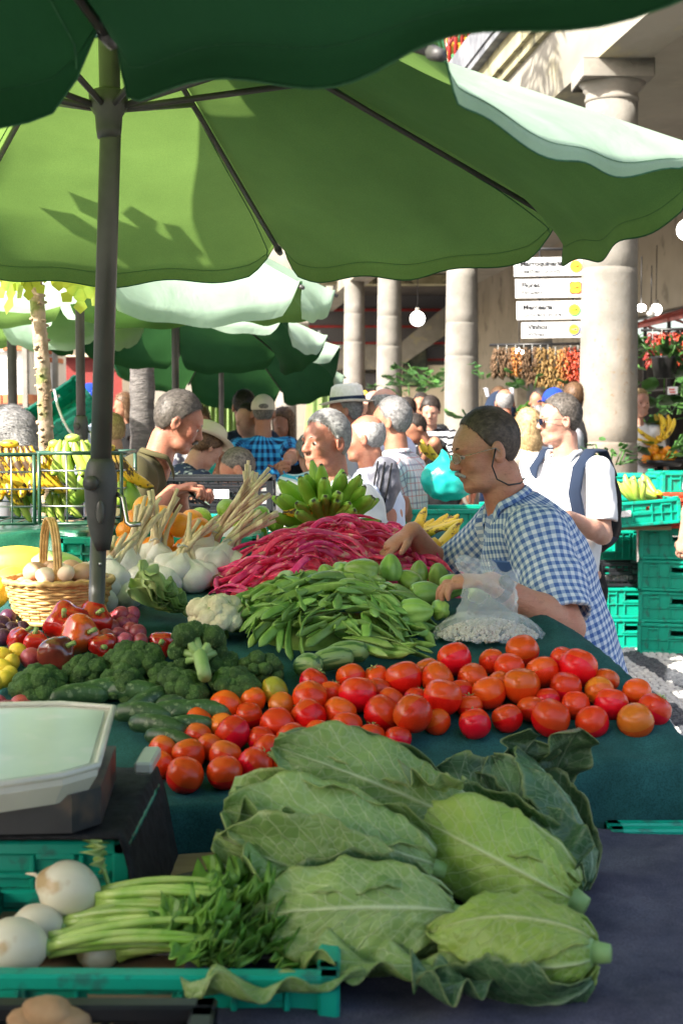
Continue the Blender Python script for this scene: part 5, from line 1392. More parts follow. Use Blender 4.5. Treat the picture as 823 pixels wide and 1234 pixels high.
# ---------------------------------------------------------------- tomatoes
TOM = [(273, 850, 40), (302, 844, 36), (331, 833, 36, 'g'), (340, 848, 30, 'o'), (374, 842, 44), (380, 824, 36), (374, 866, 44), (425, 816, 36), (427, 838, 47), (452, 818, 32), (487, 818, 46), (458, 831, 32),
       (462, 860, 47), (497, 871, 49), (472, 842, 34), (333, 874, 42), (285, 884, 43), (246, 870, 34), (263, 874, 30, 'o'), (240, 888, 34, 'o'), (252, 899, 34), (271, 910, 40, 'o'), (308, 921, 44), (271, 931, 44),
       (223, 934, 47), (228, 909, 42), (193, 922, 34), (196, 902, 32, 'o'), (347, 923, 36), (322, 903, 40), (413, 864, 42), (419, 876, 40), (398, 836, 32), (547, 794, 43), (629, 784, 41), (515, 808, 32), (532, 823, 42),
       (574, 820, 38), (595, 799, 32), (609, 808, 38), (653, 809, 41), (679, 795, 34), (700, 807, 48), (628, 832, 46), (587, 838, 42), (536, 849, 47), (501, 845, 34), (572, 872, 40), (611, 865, 38), (663, 865, 48),
       (692, 848, 36), (680, 833, 40), (713, 870, 41), (736, 848, 42), (722, 833, 36, 'o'), (767, 834, 36), (786, 857, 42), (767, 867, 45, 'o'), (726, 818, 28), (655, 842, 30), (563, 850, 32), (640, 850, 34), (390, 880, 36), (352, 890, 40), (520, 870, 34),
       (300, 862, 34), (440, 884, 36), (548, 830, 34), (600, 822, 32), (480, 885, 34), (310, 889, 32)]
tl = []
for t in TOM:
    r = .5 * t[2] / FPX
    p = onsurf(t[0], t[1], .036); rr = min(.046, max(.027, r * p.y)); p = onsurf(t[0], t[1], rr * .9); tl.append([p, rr, t[3] if len(t) > 3 else ''])
for it in range(60):
    for i in range(len(tl)):
        for j in range(i):
            d = tl[i][0] - tl[j][0]; mn = (tl[i][1] + tl[j][1]) * .93; L = d.length
            if L < mn and L > 1e-5:
                s_ = d * ((mn - L) / L * .5); s_.x *= .6; tl[i][0] = tl[i][0] + s_; tl[j][0] = tl[j][0] - s_
    for t in tl: t[0].z = max(t[0].z, surf(t[0].y) + t[1] * .86)
TV = {}
for c, k in (('', 'tomato'), ('o', 'tomato_orange'), ('g', 'tomato_green')):
    TV[c] = []
    for s_ in range(7 if not c else 3):
        me = tomato_mesh(1.0, s_ * 7 + len(c)); me.materials.clear(); me.materials.append(MT[k]); TV[c].append(me)
scar_me = mesh_of(*(lambda m: (m.V, m.F))((lambda m: [m.add(ball((.16, .16, .05), 10, 5), TM((0, 0, .70)))] and m)(MB())), MT['scar'], name='stem_scar')
_cm = MB()
for k_ in range(5):
    a_ = k_ * 1.257; _cm.add(tube([(.08 * math.cos(a_), .08 * math.sin(a_), .80), (.30 * math.cos(a_ + .1), .30 * math.sin(a_ + .1), .93), (.52 * math.cos(a_ + .25), .52 * math.sin(a_ + .25), .93)], [.07, .06, .01], 5, flat=(.35, 1)))
_cm.add(tube([(0, 0, .75), (.02, 0, .92), (.06, .02, 1.05)], [.06, .05, .06], 6)); calyx_me = mesh_of(_cm.V, _cm.F, MT['lettuce'], name='calyx')
def size_of(r): return 'large' if r > .040 else ('small' if r < .032 else 'medium')
for i, (p, r, c) in enumerate(sorted(tl, key=lambda q: (q[0].y, q[0].x))):
    side_ = 'the corner heap beside the cucumbers' if p.x < -.14 else ('the heap before the striped squash' if p.x < .1 else ('the heap before the bag of beans' if p.x < .42 else 'the heap end at the right table edge'))
    row = 'front row of' if p.y < front(p.x) + .16 else ('upper row of' if p.y > front(p.x) + .34 else 'second row of')
    kind = {'': 'glossy ripe red', 'o': 'orange-red half ripe', 'g': 'yellow-green unripe'}[c]
    lab = '%s %s tomato in the %s %s' % (size_of(r), kind, row, side_)
    lab = ' '.join(lab.split()[:16]) if len(lab.split()) <= 16 else '%s %s tomato, %s %s' % (size_of(r), kind.replace('glossy ', ''), row, side_.replace('the ', '', 1))
    root = single('tomato', TV[c][i % len(TV[c])], None, lab, 'tomato', loc=p, rot=(pu(-.9, .5), pu(-.7, .7), pu(0, 6.28)), scale=r, group='tomatoes: ' + row + ' ' + side_)
    if pr.random() < .5: part('stem_scar', scar_me, None, root)
    if i % 6 == 2: part('calyx', calyx_me, None, root)

# ---------------------------------------------------------------- cucumbers
def cucumber_mesh(L, r, seed, mat, neck=False):
    q = random.Random(seed); b = q.uniform(-.25, .25)
    return tube([( (t - .5) * L, b * L * (t - .5) ** 2, .012 * math.sin(t * 3)) for t in np.linspace(0, 1, 16)],
                lambda t: r * interp(t, [0, .03, .1, .3, .6, .88, .97, 1], [.12, .5, .85, 1, 1.03, .9, .5, .15] if not neck else [.3, .32, .45, .7, 1, 1.0, .6, .15]), 14)
cm = [mesh_of(*cucumber_mesh(.13, .021, s_, None), MT['cucumber'], name='cucumber') for s_ in range(4)]
CU = [(190, 880, 60, -25, 2.66, 'fattest'), (215, 862, 55, -5, 2.78, 'level'), (185, 848, 50, 35, 2.86, 'upward slanting'), (225, 878, 40, 5, 2.74, 'shadowed'), (125, 836, 50, 8, 2.86, 'long'), (95, 842, 50, 4, 2.84, 'flat lying'), (160, 838, 45, -10, 2.9, 'greyish'), (205, 895, 40, -30, 2.62, 'steep'), (172, 865, 45, -15, 2.76, 'buried'), (240, 862, 45, -3, 2.82, 'dark'), (218, 850, 40, 6, 2.88, 'short')]
CUP = ['nearest the tomatoes', 'touching the tomato heap under the broccoli', 'pointing up between broccoli and scale', 'under the two topmost ones', 'lying behind the scale', 'nearest the yellow fruit behind the scale', 'lying just right of the scale corner', 'at the tomato edge of the pile', 'against the scale side', 'under the broccoli stalk', 'between broccoli and tomatoes']
for i, (px, py, L, a, Y, adj) in enumerate(CU):
    p = onsurf(px, py, .025); single('cucumber', cm[i % 4], None, '%s dark green cucumber %s' % (adj, CUP[i]), 'cucumber', loc=p, rot=(0, R(-a * .3), R(a + 8)), scale=1.0 if L > 44 else .85, group='cucumbers beside the scale')

# ---------------------------------------------------------------- broccoli, cauliflower, endive
BR = [(48, 825, 35, .26, (20, 0, 0), 'leftmost broccoli head, behind the scale beside the yellow fruit'), (165, 797, 37, .2, (10, -10, 20), 'large domed broccoli head under the plums'), (105, 806, 28, .2, (25, -20, 0), 'small broccoli head squeezed between two larger ones, right of the peppers'),
      (240, 778, 34, .1, (-65, 50, 30), 'topmost broccoli head, on its side with its thick pale stalk pointing out'), (222, 830, 34, .1, (30, 20, 60), 'upright broccoli head just above the cucumbers, stalk hidden'),
      (285, 825, 32, .1, (20, 0, 100), 'dark broccoli head touching the tomatoes beside the green one'), (315, 803, 28, .1, (10, 20, 40), 'dim broccoli head in the shade of the flat green beans'), (150, 822, 27, .05, (40, 10, 0), 'broccoli head drooping over the cucumbers in the middle'), (262, 800, 26, .05, (20, -10, 0), 'dark broccoli head filling the gap under the cauliflower'), (200, 812, 24, .05, (30, 0, 0), 'small broccoli clump between the domed and upright heads')]
for i, (px, py, rpx, dz, rot, lab) in enumerate(BR):
    p = onsurf(px, py, .04 if i != 3 else .09); r = rpx / FPX * p.y
    floret_head(r, 15 if rpx < 30 else 20, 30 + i, MT['broccoli'], MT['stalk'], 'broccoli', lab, 'broccoli', p - V3((0, 0, .01)), tuple(R(a) for a in rot), 'broccoli heads on the left of the display', stalk=.085 if i == 3 else .04)
p = onsurf(262, 745, .05)
cf = floret_head(34 / FPX * p.y, 22, 77, MT['cauliflower'], MT['stalk'], 'cauliflower', 'creamy cauliflower with green leaves at its right side above the broccoli', 'cauliflower', p, (R(25), R(-10), 0), grain=.06, gs=30)
def leaf_sheet(L, w_, seed, bend=.8, cup=.3, ruf=.01, nu=16, nv=10):
    q = random.Random(seed); ph = q.uniform(0, 9)
    def fn(u, v):
        t = (v - .5) * 2; wd = w_ * interp(u, [0, .1, .35, .7, .9, 1], [.25, .45, .85, 1, .75, .1]); a = bend * u
        x = L * math.sin(a) / max(bend, .01); z = L * (1 - math.cos(a)) / max(bend, .01)
        e = ruf * math.sin(u * 17 + t * 3 + ph) * abs(t) * (.3 + u)
        return V3((x, t * wd, z + cup * wd * t * t + e + .002 * math.exp(-(t / .08) ** 2)))
    V, F, UV = gridf(fn, nu, nv); V2, F2 = shell(V, F, .0015); me = mesh_of(V2, F2, None, uv=UV + UV, name='leaf'); return me
for k in range(7):
    me = leaf_sheet(.095, .03, k, 1.4, .5); me.materials.append(MT['cab'])
    a = R(-75 + k * 30); part('leaf', me, None, cf, loc=(0, 0, -.045), rot=(0, R(-30), a))
p = onsurf(196, 735, .03)
en = thing('endive', 'pale yellow-green endive lettuce lying on the teal cloth left of the cauliflower', 'lettuce', p)
for k in range(16):
    me = leaf_sheet(.105 + .03 * (k % 3), .020 + .006 * (k % 4), 50 + k, .5 + .1 * (k % 5), .5, .012); me.materials.append(MT['lettuce'] if k % 3 else MT['cab'])
    part('leaf', me, None, en, loc=(.06, 0, -.0), rot=(R(-50 + 13 * k % 100 - 30), R(-8 - 4 * (k % 6)), R(180 - 45 + k * 6.2)))
part('base', ball((.02, .02, .018), 12, 8), MT['stalk'], en, loc=(.065, 0, 0))

# ---------------------------------------------------------------- left end: peppers, plums, eggs, fruit
def pepper_mesh(seed, mat, r=.045, long=1.15):
    q = random.Random(seed); ph = q.uniform(0, 6); n = q.choice((3, 4))
    def f(v):
        v = V3(v); a = math.atan2(v.y, v.x); rad = math.hypot(v.x, v.y); k = 1 + .12 * math.cos(n * a + ph) * (1 + .3 * v.z) + .04 * float(wob(np.array(v[:]), 3, ph))
        z = v.z * long - (.28 * (1 - rad) ** 1.5 if v.z > 0 else 0); return V3((v.x * k * (1 - .16 * (v.z < 0) * abs(v.z)), v.y * k, z))
    return mesh_of(*ball(r, 36, 22, f), mat, name='pepper')
PEP = [(82, 752, 30, 'pepper', (60, 0, 0), 'glossy dark red pepper above the orange one behind the pole foot', 0), (96, 766, 27, 'pepper_orange', (75, 10, 40), 'orange-red wrinkled pepper facing out in front of the pole', .0), (112, 748, 26, 'pepper', (50, 40, 0), 'deep red pepper pressed against the right of the pole', 0), (68, 787, 24, 'pepper_dark', (40, 50, 20), 'brownish dark pepper lying in front of the red ones', 0),
       (44, 775, 16, 'pepper', (20, 0, 0), 'small round red pepper beside the basket', 0), (24, 771, 16, 'pepper', (20, 40, 50), 'small dark red pepper at the basket foot, leftmost', 0), (196, 776, 18, 'pepper', (80, 0, 0), 'red chilli-like pepper showing between plums and broccoli', 0), (125, 780, 20, 'pepper', (80, 40, 0), 'red pepper half hidden behind the broccoli', 0)]
for i, (px, py, rp, mk, rot, lab, dz) in enumerate(PEP):
    p = onsurf(px, py, .05 if rp > 22 else .03); r = rp / FPX * p.y
    root = single('bell_pepper', pepper_mesh(i, MT[mk], r * .92), None, lab, 'pepper', loc=p, rot=tuple(R(a) for a in rot), group='red peppers round the pole foot')
    part('pepper_stem', tube([(0, 0, r * .6), (0, .002, r * .95), (.004, .005, r * 1.25)], [.008, .005, .006], 8), MT['lettuce'], root)
plum = sphereish(1, MT['plum'], 1, .95, .02, 2, .02, 'plum'); pld = sphereish(1, MT['plum_dark'], 2, .95, .02, 2, .02, 'plum')
for i, (px, py) in enumerate([(143, 765), (158, 759), (148, 752), (166, 763), (134, 757), (158, 748), (140, 745), (151, 772), (128, 768), (170, 772), (146, 741), (160, 740)]):
    p = onsurf(px, py, .032 + .012 * (i > 6)); single('plum', plum, None, 'bloomy rose-red plum in the small heap right of the pole', 'plum', loc=p, rot=(pu(0, 6), pu(0, 6), 0), scale=.0195 * pu(.85, 1.12), group='rose-red plums right of the pole')
for i, (px, py) in enumerate([(4, 768), (15, 758), (3, 752), (28, 757), (10, 744), (20, 768), (0, 760), (-8, 764)]):
    p = onsurf(px, py, .03); single('plum', pld, None, 'dark purple plum in the heap at the foot of the egg basket', 'plum', loc=p, rot=(pu(0, 6), pu(0, 6), 0), scale=.019 * pu(.9, 1.15), group='dark purple plums by the basket')
lem = sphereish(1, MT['lemon'], 3, 1.1, 0, 4, .02, 'lemon', tip=.2)
for i, (px, py) in enumerate([(4, 805), (15, 798), (6, 818), (22, 785), (2, 790), (-6, 800), (12, 812), (-4, 822)]):
    p = onsurf(px, py, .03); single('yellow_fruit', lem, None, 'small bright yellow fruit in the heap at the lower left edge', 'lemon', loc=p, rot=(pu(0, 6), pu(0, 6), 0), scale=.0185 * pu(.9, 1.1), group='small yellow fruits at the left edge')
for i, (px, py) in enumerate([(26, 850), (8, 857), (-4, 850), (38, 793)]):
    p = onsurf(px, py, .028); single('red_apple', plum, None, ['red apple peeping over the back of the scale', 'red apple nearest the left edge behind the scale', 'red apple cut by the left edge behind the scale', 'red apple between yellow fruit and broccoli'][i], 'apple', loc=p, scale=.024)
# wicker basket of eggs
bp = onsurf(70, 765, .0); by = bp.y + .12; bx = P(72, 740, by).x; bz = surf(by) + .005
bk = thing('egg_basket', 'woven wicker basket with tall handle heaped with brown eggs', 'basket', (bx, by, bz))
ws = MB(); rb = .125
for k in range(13):
    z = .006 + k * .0072; rr = rb * (.80 + .20 * k / 12)
    ws.add(tube([(rr * (1 + .018 * math.sin(a * 24 / 2 + (k % 2) * math.pi)) * math.cos(a), rr * .9 * (1 + .018 * math.sin(a * 12 + (k % 2) * math.pi)) * math.sin(a), z) for a in np.linspace(0, 2 * math.pi, 121)], .0042, 6, False))
part('weave', ws, MT['wicker'], bk)
wk = MB()
for k in range(24):
    a = k * math.pi / 12; wk.add(tube([(rb * .8 * math.cos(a), rb * .72 * math.sin(a), 0), (rb * 1.0 * math.cos(a), rb * .9 * math.sin(a), .10)], .0035, 5))
part('stake', wk, MT['wicker'], bk)
part('rim', tube([(rb * 1.03 * math.cos(a), rb * .93 * math.sin(a), .102 + .002 * math.sin(a * 30)) for a in np.linspace(0, 2 * math.pi, 97)], .0075, 8, False), MT['wicker'], bk)
hd = MB()
for off in (-.005, .0, .005):
    hd.add(tube([(-.02 + off * 1.3 + .03 * math.cos(t), -.06 * math.cos(t), .10 + .15 * math.sin(t) ** .8) for t in np.linspace(0, math.pi, 24)], .0045, 6))
part('handle', hd, MT['wicker'], bk); part('basket_floor', lathe([(0.0, 0), (rb * .8, 0), (rb * .8, .01)], 24), MT['wicker'], bk)
eggm = [mesh_of(*ball((.0215, .0215, .028), 20, 14, lambda v: V3((v[0] * (1 - .12 * v[2]), v[1] * (1 - .12 * v[2]), v[2]))), MT[k], name='egg') for k in ('egg', 'egg_pale')]
k = 0
for lay, (nr, z0) in enumerate(((3, .065), (3, .098), (2, .128))):
    for ring in range(nr):
        rr = ring * .043 + (.02 if lay == 2 else 0); m = max(1, int(rr * 2 * math.pi / .046))
        for j in range(m):
            a = j * 2 * math.pi / m + lay; p = V3((bx + rr * math.cos(a), by + .9 * rr * math.sin(a), bz + z0 + pu(-.004, .004) - rr * .12))
            o = single('egg', eggm[1 if pr.random() < .35 else 0], None, 'brown hen egg heaped in the wicker basket' if True else '', 'egg', loc=p, rot=(pu(.9, 2), pu(0, 1), pu(0, 6)), scale=pu(.93, 1.05), group='eggs in the wicker basket')
            if o.data is eggm[1]: o['label'] = 'pale cream egg among the brown eggs in the wicker basket'; o['group'] = 'pale eggs in the wicker basket'
            k += 1
# melons and gourds behind the basket
for i, (px, py, sx, sy, mk, rot, lab) in enumerate([(62, 683, 42, 19, 'gourd', (0, 90, -8), 'green-striped long gourd whose blunt end points right behind the basket handle'), (22, 682, 52, 24, 'melon', (0, 90, 6), 'large long yellow melon behind the egg basket'), (14, 703, 26, 20, 'melon', (0, 80, 30), 'round yellow melon between the long melon and the eggs'), (36, 715, 22, 14, 'egg_pale', (0, 80, 0), 'pale gourd resting against the back of the egg basket'), (-10, 715, 24, 20, 'melon', (0, 60, 0), 'yellow melon cut by the left edge beside the eggs')]):
    p = onsurf(px, py, .06); me = mesh_of(*ball((sy / FPX * p.y, sy / FPX * p.y, sx / FPX * p.y), 28, 20, lambda v: V3((v[0] * (1 + .03 * math.cos(8 * math.atan2(v[1], v[0]))), v[1] * (1 + .03 * math.cos(8 * math.atan2(v[1], v[0]))), v[2]))), MT[mk], name='melon')
    single('melon', me, None, lab, 'melon' if mk == 'melon' else 'gourd', loc=p, rot=tuple(R(a) for a in rot))
# white onions/garlic heads beside the pole
# ---------------------------------------------------------------- garlic bundles
def garlic_bulb(seed, r):
    q = random.Random(seed); n = q.choice((5, 6, 7)); ph = q.uniform(0, 6)
    def f(v):
        v = V3(v); a = math.atan2(v.y, v.x); rad = math.hypot(v.x, v.y); k = 1 + .07 * abs(math.cos(n * .5 * a + ph)); t = max(0, v.z)
        return V3((v.x * k * (1 - .55 * t ** 3), v.y * k * (1 - .55 * t ** 3), v.z * .85 + .65 * t ** 4))
    return ball(r, 28, 18, f)
GM = [mesh_of(*garlic_bulb(s_, 1.0), MT['garlic'], name='bulb') for s_ in range(5)]
def garlic_bundle(label, px, py, n, lean, Lst, seed, spread=.075, dy=0.0):
    q = random.Random(seed); p = onsurf(px, py, .03) + V3((0, dy, 0)); root = thing('garlic_bundle', label, 'garlic', p, group='garlic bundles in the middle of the display')
    kn = V3((lean[0] * .35, lean[1] * .35, .095)); 
    for k in range(n):
        a = k * 2.4 + q.uniform(0, .5); rr = spread * math.sqrt((k + .5) / n); c = V3((rr * math.cos(a), rr * math.sin(a) * .7, q.uniform(-.005, .022) + (.03 if k < n * .3 else 0)))
        d = (kn - c).normalized(); r = q.uniform(.034, .046)
        part('bulb', GM[k % 5], None, root, loc=c, rot=d.to_track_quat('Z', 'Y').to_euler(), scale=r)
        if k < 11:
            e = kn + V3((lean[0] + q.uniform(-.05, .05), lean[1] + q.uniform(-.04, .04), .0)) * 1.0 + V3((0, 0, Lst * q.uniform(.6, 1.1)))
            pt = bezier(c + d * r, kn + V3((q.uniform(-.01, .01), q.uniform(-.01, .01), 0)), e, 9)
            part('stem', tube(pt, lambda t: .0085 - .003 * t + .0012 * math.sin(t * 20 + k), 7, flat=(1, .8)), MT['garlic_stem'], root)
    part('string', tube([kn + V3((.016 * math.cos(a), .016 * math.sin(a), .003 * math.sin(a * 3))) for a in np.linspace(0, 12.5, 30)], .0022, 5), MT['string'], root)
    for k in range(5):
        a = q.uniform(0, 6.28); part('root_hair', tube([(spread * math.cos(a), spread * .6 * math.sin(a), 0), (spread * 1.5 * math.cos(a), spread * .9 * math.sin(a), .02), (spread * 1.7 * math.cos(a), spread * math.sin(a), .012)], .0022, 4), MT['garlic_stem'], root)
garlic_bundle('garlic bundle nearest the pole, its dry stalks leaning to the right', 140, 705, 12, (.07, .0), .13, 1, dy=.1)
garlic_bundle('garlic bundle tied with dark string in front of the oranges', 186, 690, 9, (.02, -.01), .14, 2)
garlic_bundle('big garlic bundle right of the oranges with long fan of stalks', 240, 680, 12, (.12, .02), .17, 3)
garlic_bundle('garlic bundle beside the limes with pinkish upright stalks', 292, 662, 9, (.03, .04), .19, 4)
garlic_bundle('garlic bundle lying at the foot of the magenta beans, stalks toward the limes', 262, 692, 10, (.09, .04), .08, 8, .085)
garlic_bundle('small garlic bundle between the two tied ones in front of the oranges', 213, 700, 9, (.05, .05), .08, 9, .08)
garlic_bundle('low garlic bundle between pole and peppers, mostly bulbs', 124, 722, 8, (.02, .06), .06, 5, dy=.05)

# ---------------------------------------------------------------- citrus
om = [sphereish(1, MT['orange'], s_, .95, .01, 5, .015, 'orange') for s_ in range(3)]; lm = [sphereish(1, MT['lime'], s_, 1.12, .01, 5, .02, 'lime', tip=.16) for s_ in range(3)]
CIT = [(176, 614, 16, 'o'), (168, 634, 15, 'o'), (190, 640, 15, 'o'), (216, 634, 16, 'o'), (240, 640, 15, 'o'), (200, 655, 17, 'o'), (226, 660, 15, 'o'), (212, 668, 16, 'o'), (180, 655, 15, 'o'), (160, 655, 15, 'l'), (163, 675, 14, 'o'), (188, 672, 13, 'o'), (230, 632, 14, 'o'), (246, 656, 13, 'o'), (196, 622, 14, 'o'), (205, 684, 12, 'y'), (172, 690, 12, 'o'), (222, 650, 14, 'o'), (153, 640, 14, 'o'), (236, 672, 13, 'o')]
cl = []
for (px, py, rp, k) in CIT:
    r = .037; Y = r * FPX / rp * .98; Y = max(4.05, min(4.7, Y)); cl.append([P(px, py, Y), r * pu(.92, 1.08), k])
for (px, py, rp) in [(247, 625, 13), (262, 632, 12), (275, 625, 12), (255, 645, 12), (285, 640, 12), (328, 634, 13), (328, 652, 13), (313, 645, 11), (292, 622, 11), (345, 662, 12), (270, 648, 11), (300, 656, 11), (315, 628, 11), (340, 645, 11)]:
    cl.append([P(px, py, 4.55), .031 * pu(.9, 1.08), 'g'])
for it in range(40):
    for i in range(len(cl)):
        for j in range(i):
            d = cl[i][0] - cl[j][0]; mn = (cl[i][1] + cl[j][1]) * .95; L = d.length
            if 1e-5 < L < mn: s_ = d * ((mn - L) / L * .5); cl[i][0] += s_; cl[j][0] -= s_
for i, (p, r, k) in enumerate(cl):
    if k == 'g': single('lime', lm[i % 3], None, 'green lime in the pile between the oranges and the green bananas', 'lime', loc=p, rot=(pu(0, 6), pu(0, 6), 0), scale=r, group='limes behind the garlic')
    else: single('orange', om[i % 3], MT['orange'], 'bright orange citrus fruit in the pile behind the garlic', 'orange', loc=p, rot=(pu(0, 6), pu(0, 6), 0), scale=r, group='oranges behind the garlic')
# crate carrying the raised fruit behind
crate('crate', 'low green crate under the pile of oranges and limes', (P(200, 640, 4.5).x, 4.5, 1.155), 0, .62, .4, .10, group=None, clips=False)
crate('crate', 'low green crate under the limes and green bananas', (P(330, 640, 4.62).x + .1, 4.62, 1.155), 0, .6, .36, .08, clips=False)

# ---------------------------------------------------------------- bananas
gb = P(392, 641, 4.45)
g1 = banana_bunch('big hand of bright green bananas standing upright before the man in the white polo', gb + V3((0, .02, .0)), 'ban_green', 10, 2.7, 1, rot=(R(-8), 0, 0))
for ch in list(g1.children): bpy.data.objects.remove(ch)
for tier, (n, el0, el1, rad, sc) in enumerate(((7, 35, 145, .0, 1.5), (7, 8, 168, -.025, 1.4), (6, -15, 195, -.05, 1.2), (5, 40, 140, -.05, 1.1), (6, 30, 150, .03, 1.3))):
    for k in range(n):
        an = R(lerp(el0, el1, k / (n - 1))) + pu(-.05, .05); me = BAN['ban_green'][(k + tier) % 4]
        d = V3((math.cos(an), rad * 3 + pu(-.15, .15) + (-.5 if tier in (2, 3) else (.3 if tier == 4 else -.12) + (-.3 if tier == 3 else 0)), math.sin(an) * .85)).normalized()
        y = V3((0, -1, 0)).cross(d).normalized(); z = d.cross(y); M = Matrix((d, y, z)).transposed()
        part('banana', me, None, g1, loc=d * .022 + V3((0, rad, .005 * tier)), rot=M.to_euler(), scale=sc * pu(.80, .90))
part('banana', BAN['ban_ripe'][0], None, g1, loc=(-.13, -.12, .052), rot=(0, R(12), R(5)), scale=.85, label='overripe yellow-brown banana lying across the green ones')
part('stem', ball((.025, .03, .022), 12, 8), MT['scar'], g1, loc=(0, -.02, -.005))
for i, (px, py, Y, rz, kind, n, lab) in enumerate([(520, 662, 4.5, 20, 'ban_yellow', 7, 'yellow banana hand behind the magenta beans, nearest the reaching arm'), (556, 668, 4.4, -10, 'ban_yellow', 6, 'yellow banana hand under the elbow crook of the gingham-shirted man'), (548, 690, 4.2, 5, 'ban_yellow', 4, 'low pair of yellow bananas beside the magenta beans'), (500, 640, 4.9, 40, 'ban_yellow', 6, 'yellow bananas farthest back beside the teal bag'), (575, 650, 4.7, 0, 'ban_ripe', 5, 'spotted bananas behind the gingham shirt')]):
    banana_bunch(lab, P(px, py, Y), kind, n, 1.6, 1, rot=(R(6), R(22), R(rz)), s=1.0, group='yellow bananas behind the beans')
crate('crate', 'green crate supporting the yellow bananas behind the beans', (P(540, 690, 4.75).x - .02, 4.85, .98), 0, .5, .4, .2, clips=False)

# ---------------------------------------------------------------- bean piles
pods = [pod_mesh(pu(.125, .175), pu(.0078, .0098), pu(.0026, .0038), pu(-.9, .9), s_, MT['pod_red']) for s_ in range(12)]
def red_h(x, y):
    y = y - .10 - .13 * sstep(x, -.08, .10); u = (x + .02) / .37; v = (y - 3.88) / .33
    d = u * u + v * v; base = .145 * max(0, 1 - d) ** .75
    return base * (1 - .35 * sstep(-u, .1, 1))
q = random.Random(9); cnt = 0
def pile(items, keep, label, gname, mat, small_label):
    items.sort(key=lambda t: -t[0]); mb = MB()
    for i, (rank, me, lab, loc, rot, sc, grp) in enumerate(items):
        if i < keep: single('bean_pod', me, None, lab, 'bean pod', loc=loc, rot=rot, scale=sc, group=grp)
        else:
            v = np.empty(len(me.vertices) * 3); me.vertices.foreach_get('co', v); mb.add((v.reshape(-1, 3), [tuple(p.vertices) for p in me.polygons]), TM(loc, rot, sc))
    single(gname, mb, mat, small_label, 'beans', stuff=True)
items = []
lab_r = ['magenta bean pod in the left slope of the red bean heap by the garlic', 'magenta bean pod near the top of the red bean heap under the green bananas', 'magenta bean pod in the right part of the red bean heap by the reaching hand']
for k in range(285):
    while True:
        u, v = q.uniform(-1, 1), q.uniform(-1, .75)
        if u * u + v * v < 1: break
    x = -.02 + u * .40; y = 3.98 + v * .34 + .12 * sstep(x, -.08, .10)
    z = surf(y) + red_h(x, y) + q.uniform(-.012, .016)
    gx = (red_h(x + .02, y) - red_h(x - .02, y)) / .04; yaw = q.gauss(.35 if x < 0 else -.45, .55)
    w3 = 0 if x < -.13 else (1 if x < .13 else 2); items.append((z - surf(y) - .82 * red_h(x, y) - .1 * (y - 3.9), pods[k % 12], lab_r[w3], (x, y, z), (q.uniform(-.6, .6), -math.atan(gx) * .8 + q.uniform(-.25, .2), yaw), q.uniform(.85, 1.12), ['left', 'middle', 'right'][w3] + ' part of the magenta bean heap'))
pile(items, 150, '', 'lower_bean_pods', MT['pod_red'], 'magenta bean pods lying lower in the heap between the topmost ones'); items = []
core = gridf(lambda u, v: V3((-.44 + u * .84, 3.6 + v * .85, surf(3.6 + v * .85) - .012 + .82 * red_h(-.44 + u * .84, 3.6 + v * .85))), 24, 24)
single('buried_bean_pods', (core[0], core[1]), MT['pod_red'], 'densely packed lower layers of the magenta bean heap', 'beans', stuff=True)
podg = [pod_mesh(pu(.11, .16), pu(.0095, .0125), pu(.0018, .0028), pu(-1.0, 1.0), 100 + s_, MT['pod_green'], bumps=.07, twist=1.2) for s_ in range(12)]
def gr_h(x, y):
    u = (x + .035) / .25; v = (y - 3.36) / .25; return .112 * max(0, 1 - u * u - v * v) ** .65
for k in range(265):
    while True:
        u, v = q.uniform(-1, 1), q.uniform(-1, .8)
        if u * u + v * v < 1: break
    x, y = -.035 + u * .235 + max(0, u) * .02, 3.36 + v * .22
    z = surf(y) + gr_h(x, y) + q.uniform(-.010, .014); yaw = q.gauss(-.55 if x > 0 else .9, .75)
    gx = (gr_h(x + .02, y) - gr_h(x - .02, y)) / .04; gy = (gr_h(x, y + .02) - gr_h(x, y - .02)) / .04
    g = gx * math.cos(yaw) + gy * math.sin(yaw)
    w3 = 0 if x < -.1 else (1 if x < .04 else 2)
    items.append((z - surf(y) - .9 * gr_h(x, y) - .1 * (y - 3.3), podg[k % 12], ['flat green bean pod in the heap, on the side by the cauliflower', 'flat green bean pod in the middle of the green bean heap', 'flat green bean pod in the fanned ends pointing at the bag of beans'][w3], (x, y, z), (q.uniform(-.7, .7), -math.atan(g) * .85 + q.uniform(-.2, .2), yaw), q.uniform(.8, 1.15), ['left', 'middle', 'right'][w3] + ' part of the green bean heap'))
pile(items, 124, '', 'lower_green_pods', MT['pod_green'], 'flat green bean pods lying lower in the heap between the topmost ones')
core = gridf(lambda u, v: V3((-.30 + u * .53, 3.13 + v * .48, surf(3.13 + v * .48) - .04 + .6 * gr_h(-.30 + u * .53, 3.13 + v * .48))), 24, 24)
single('buried_green_pods', (core[0], core[1]), MT['pod_green'], 'densely packed lower layers of the flat green bean heap', 'beans', stuff=True)
# long green beans trailing to the right
for k in range(22):
    p = onsurf(pu(425, 500), pu(752, 786), .015 + .03 * pr.random()); single('bean_pod', podg[k % 12], None, 'straight green bean lying over the cloth at the right foot of the heap', 'bean pod', loc=p, rot=(pu(-.5, .5), pu(-.1, .2), pu(-.95, -.4)), scale=(1.15, .8, .8), group='straggling green beans at the heap foot')

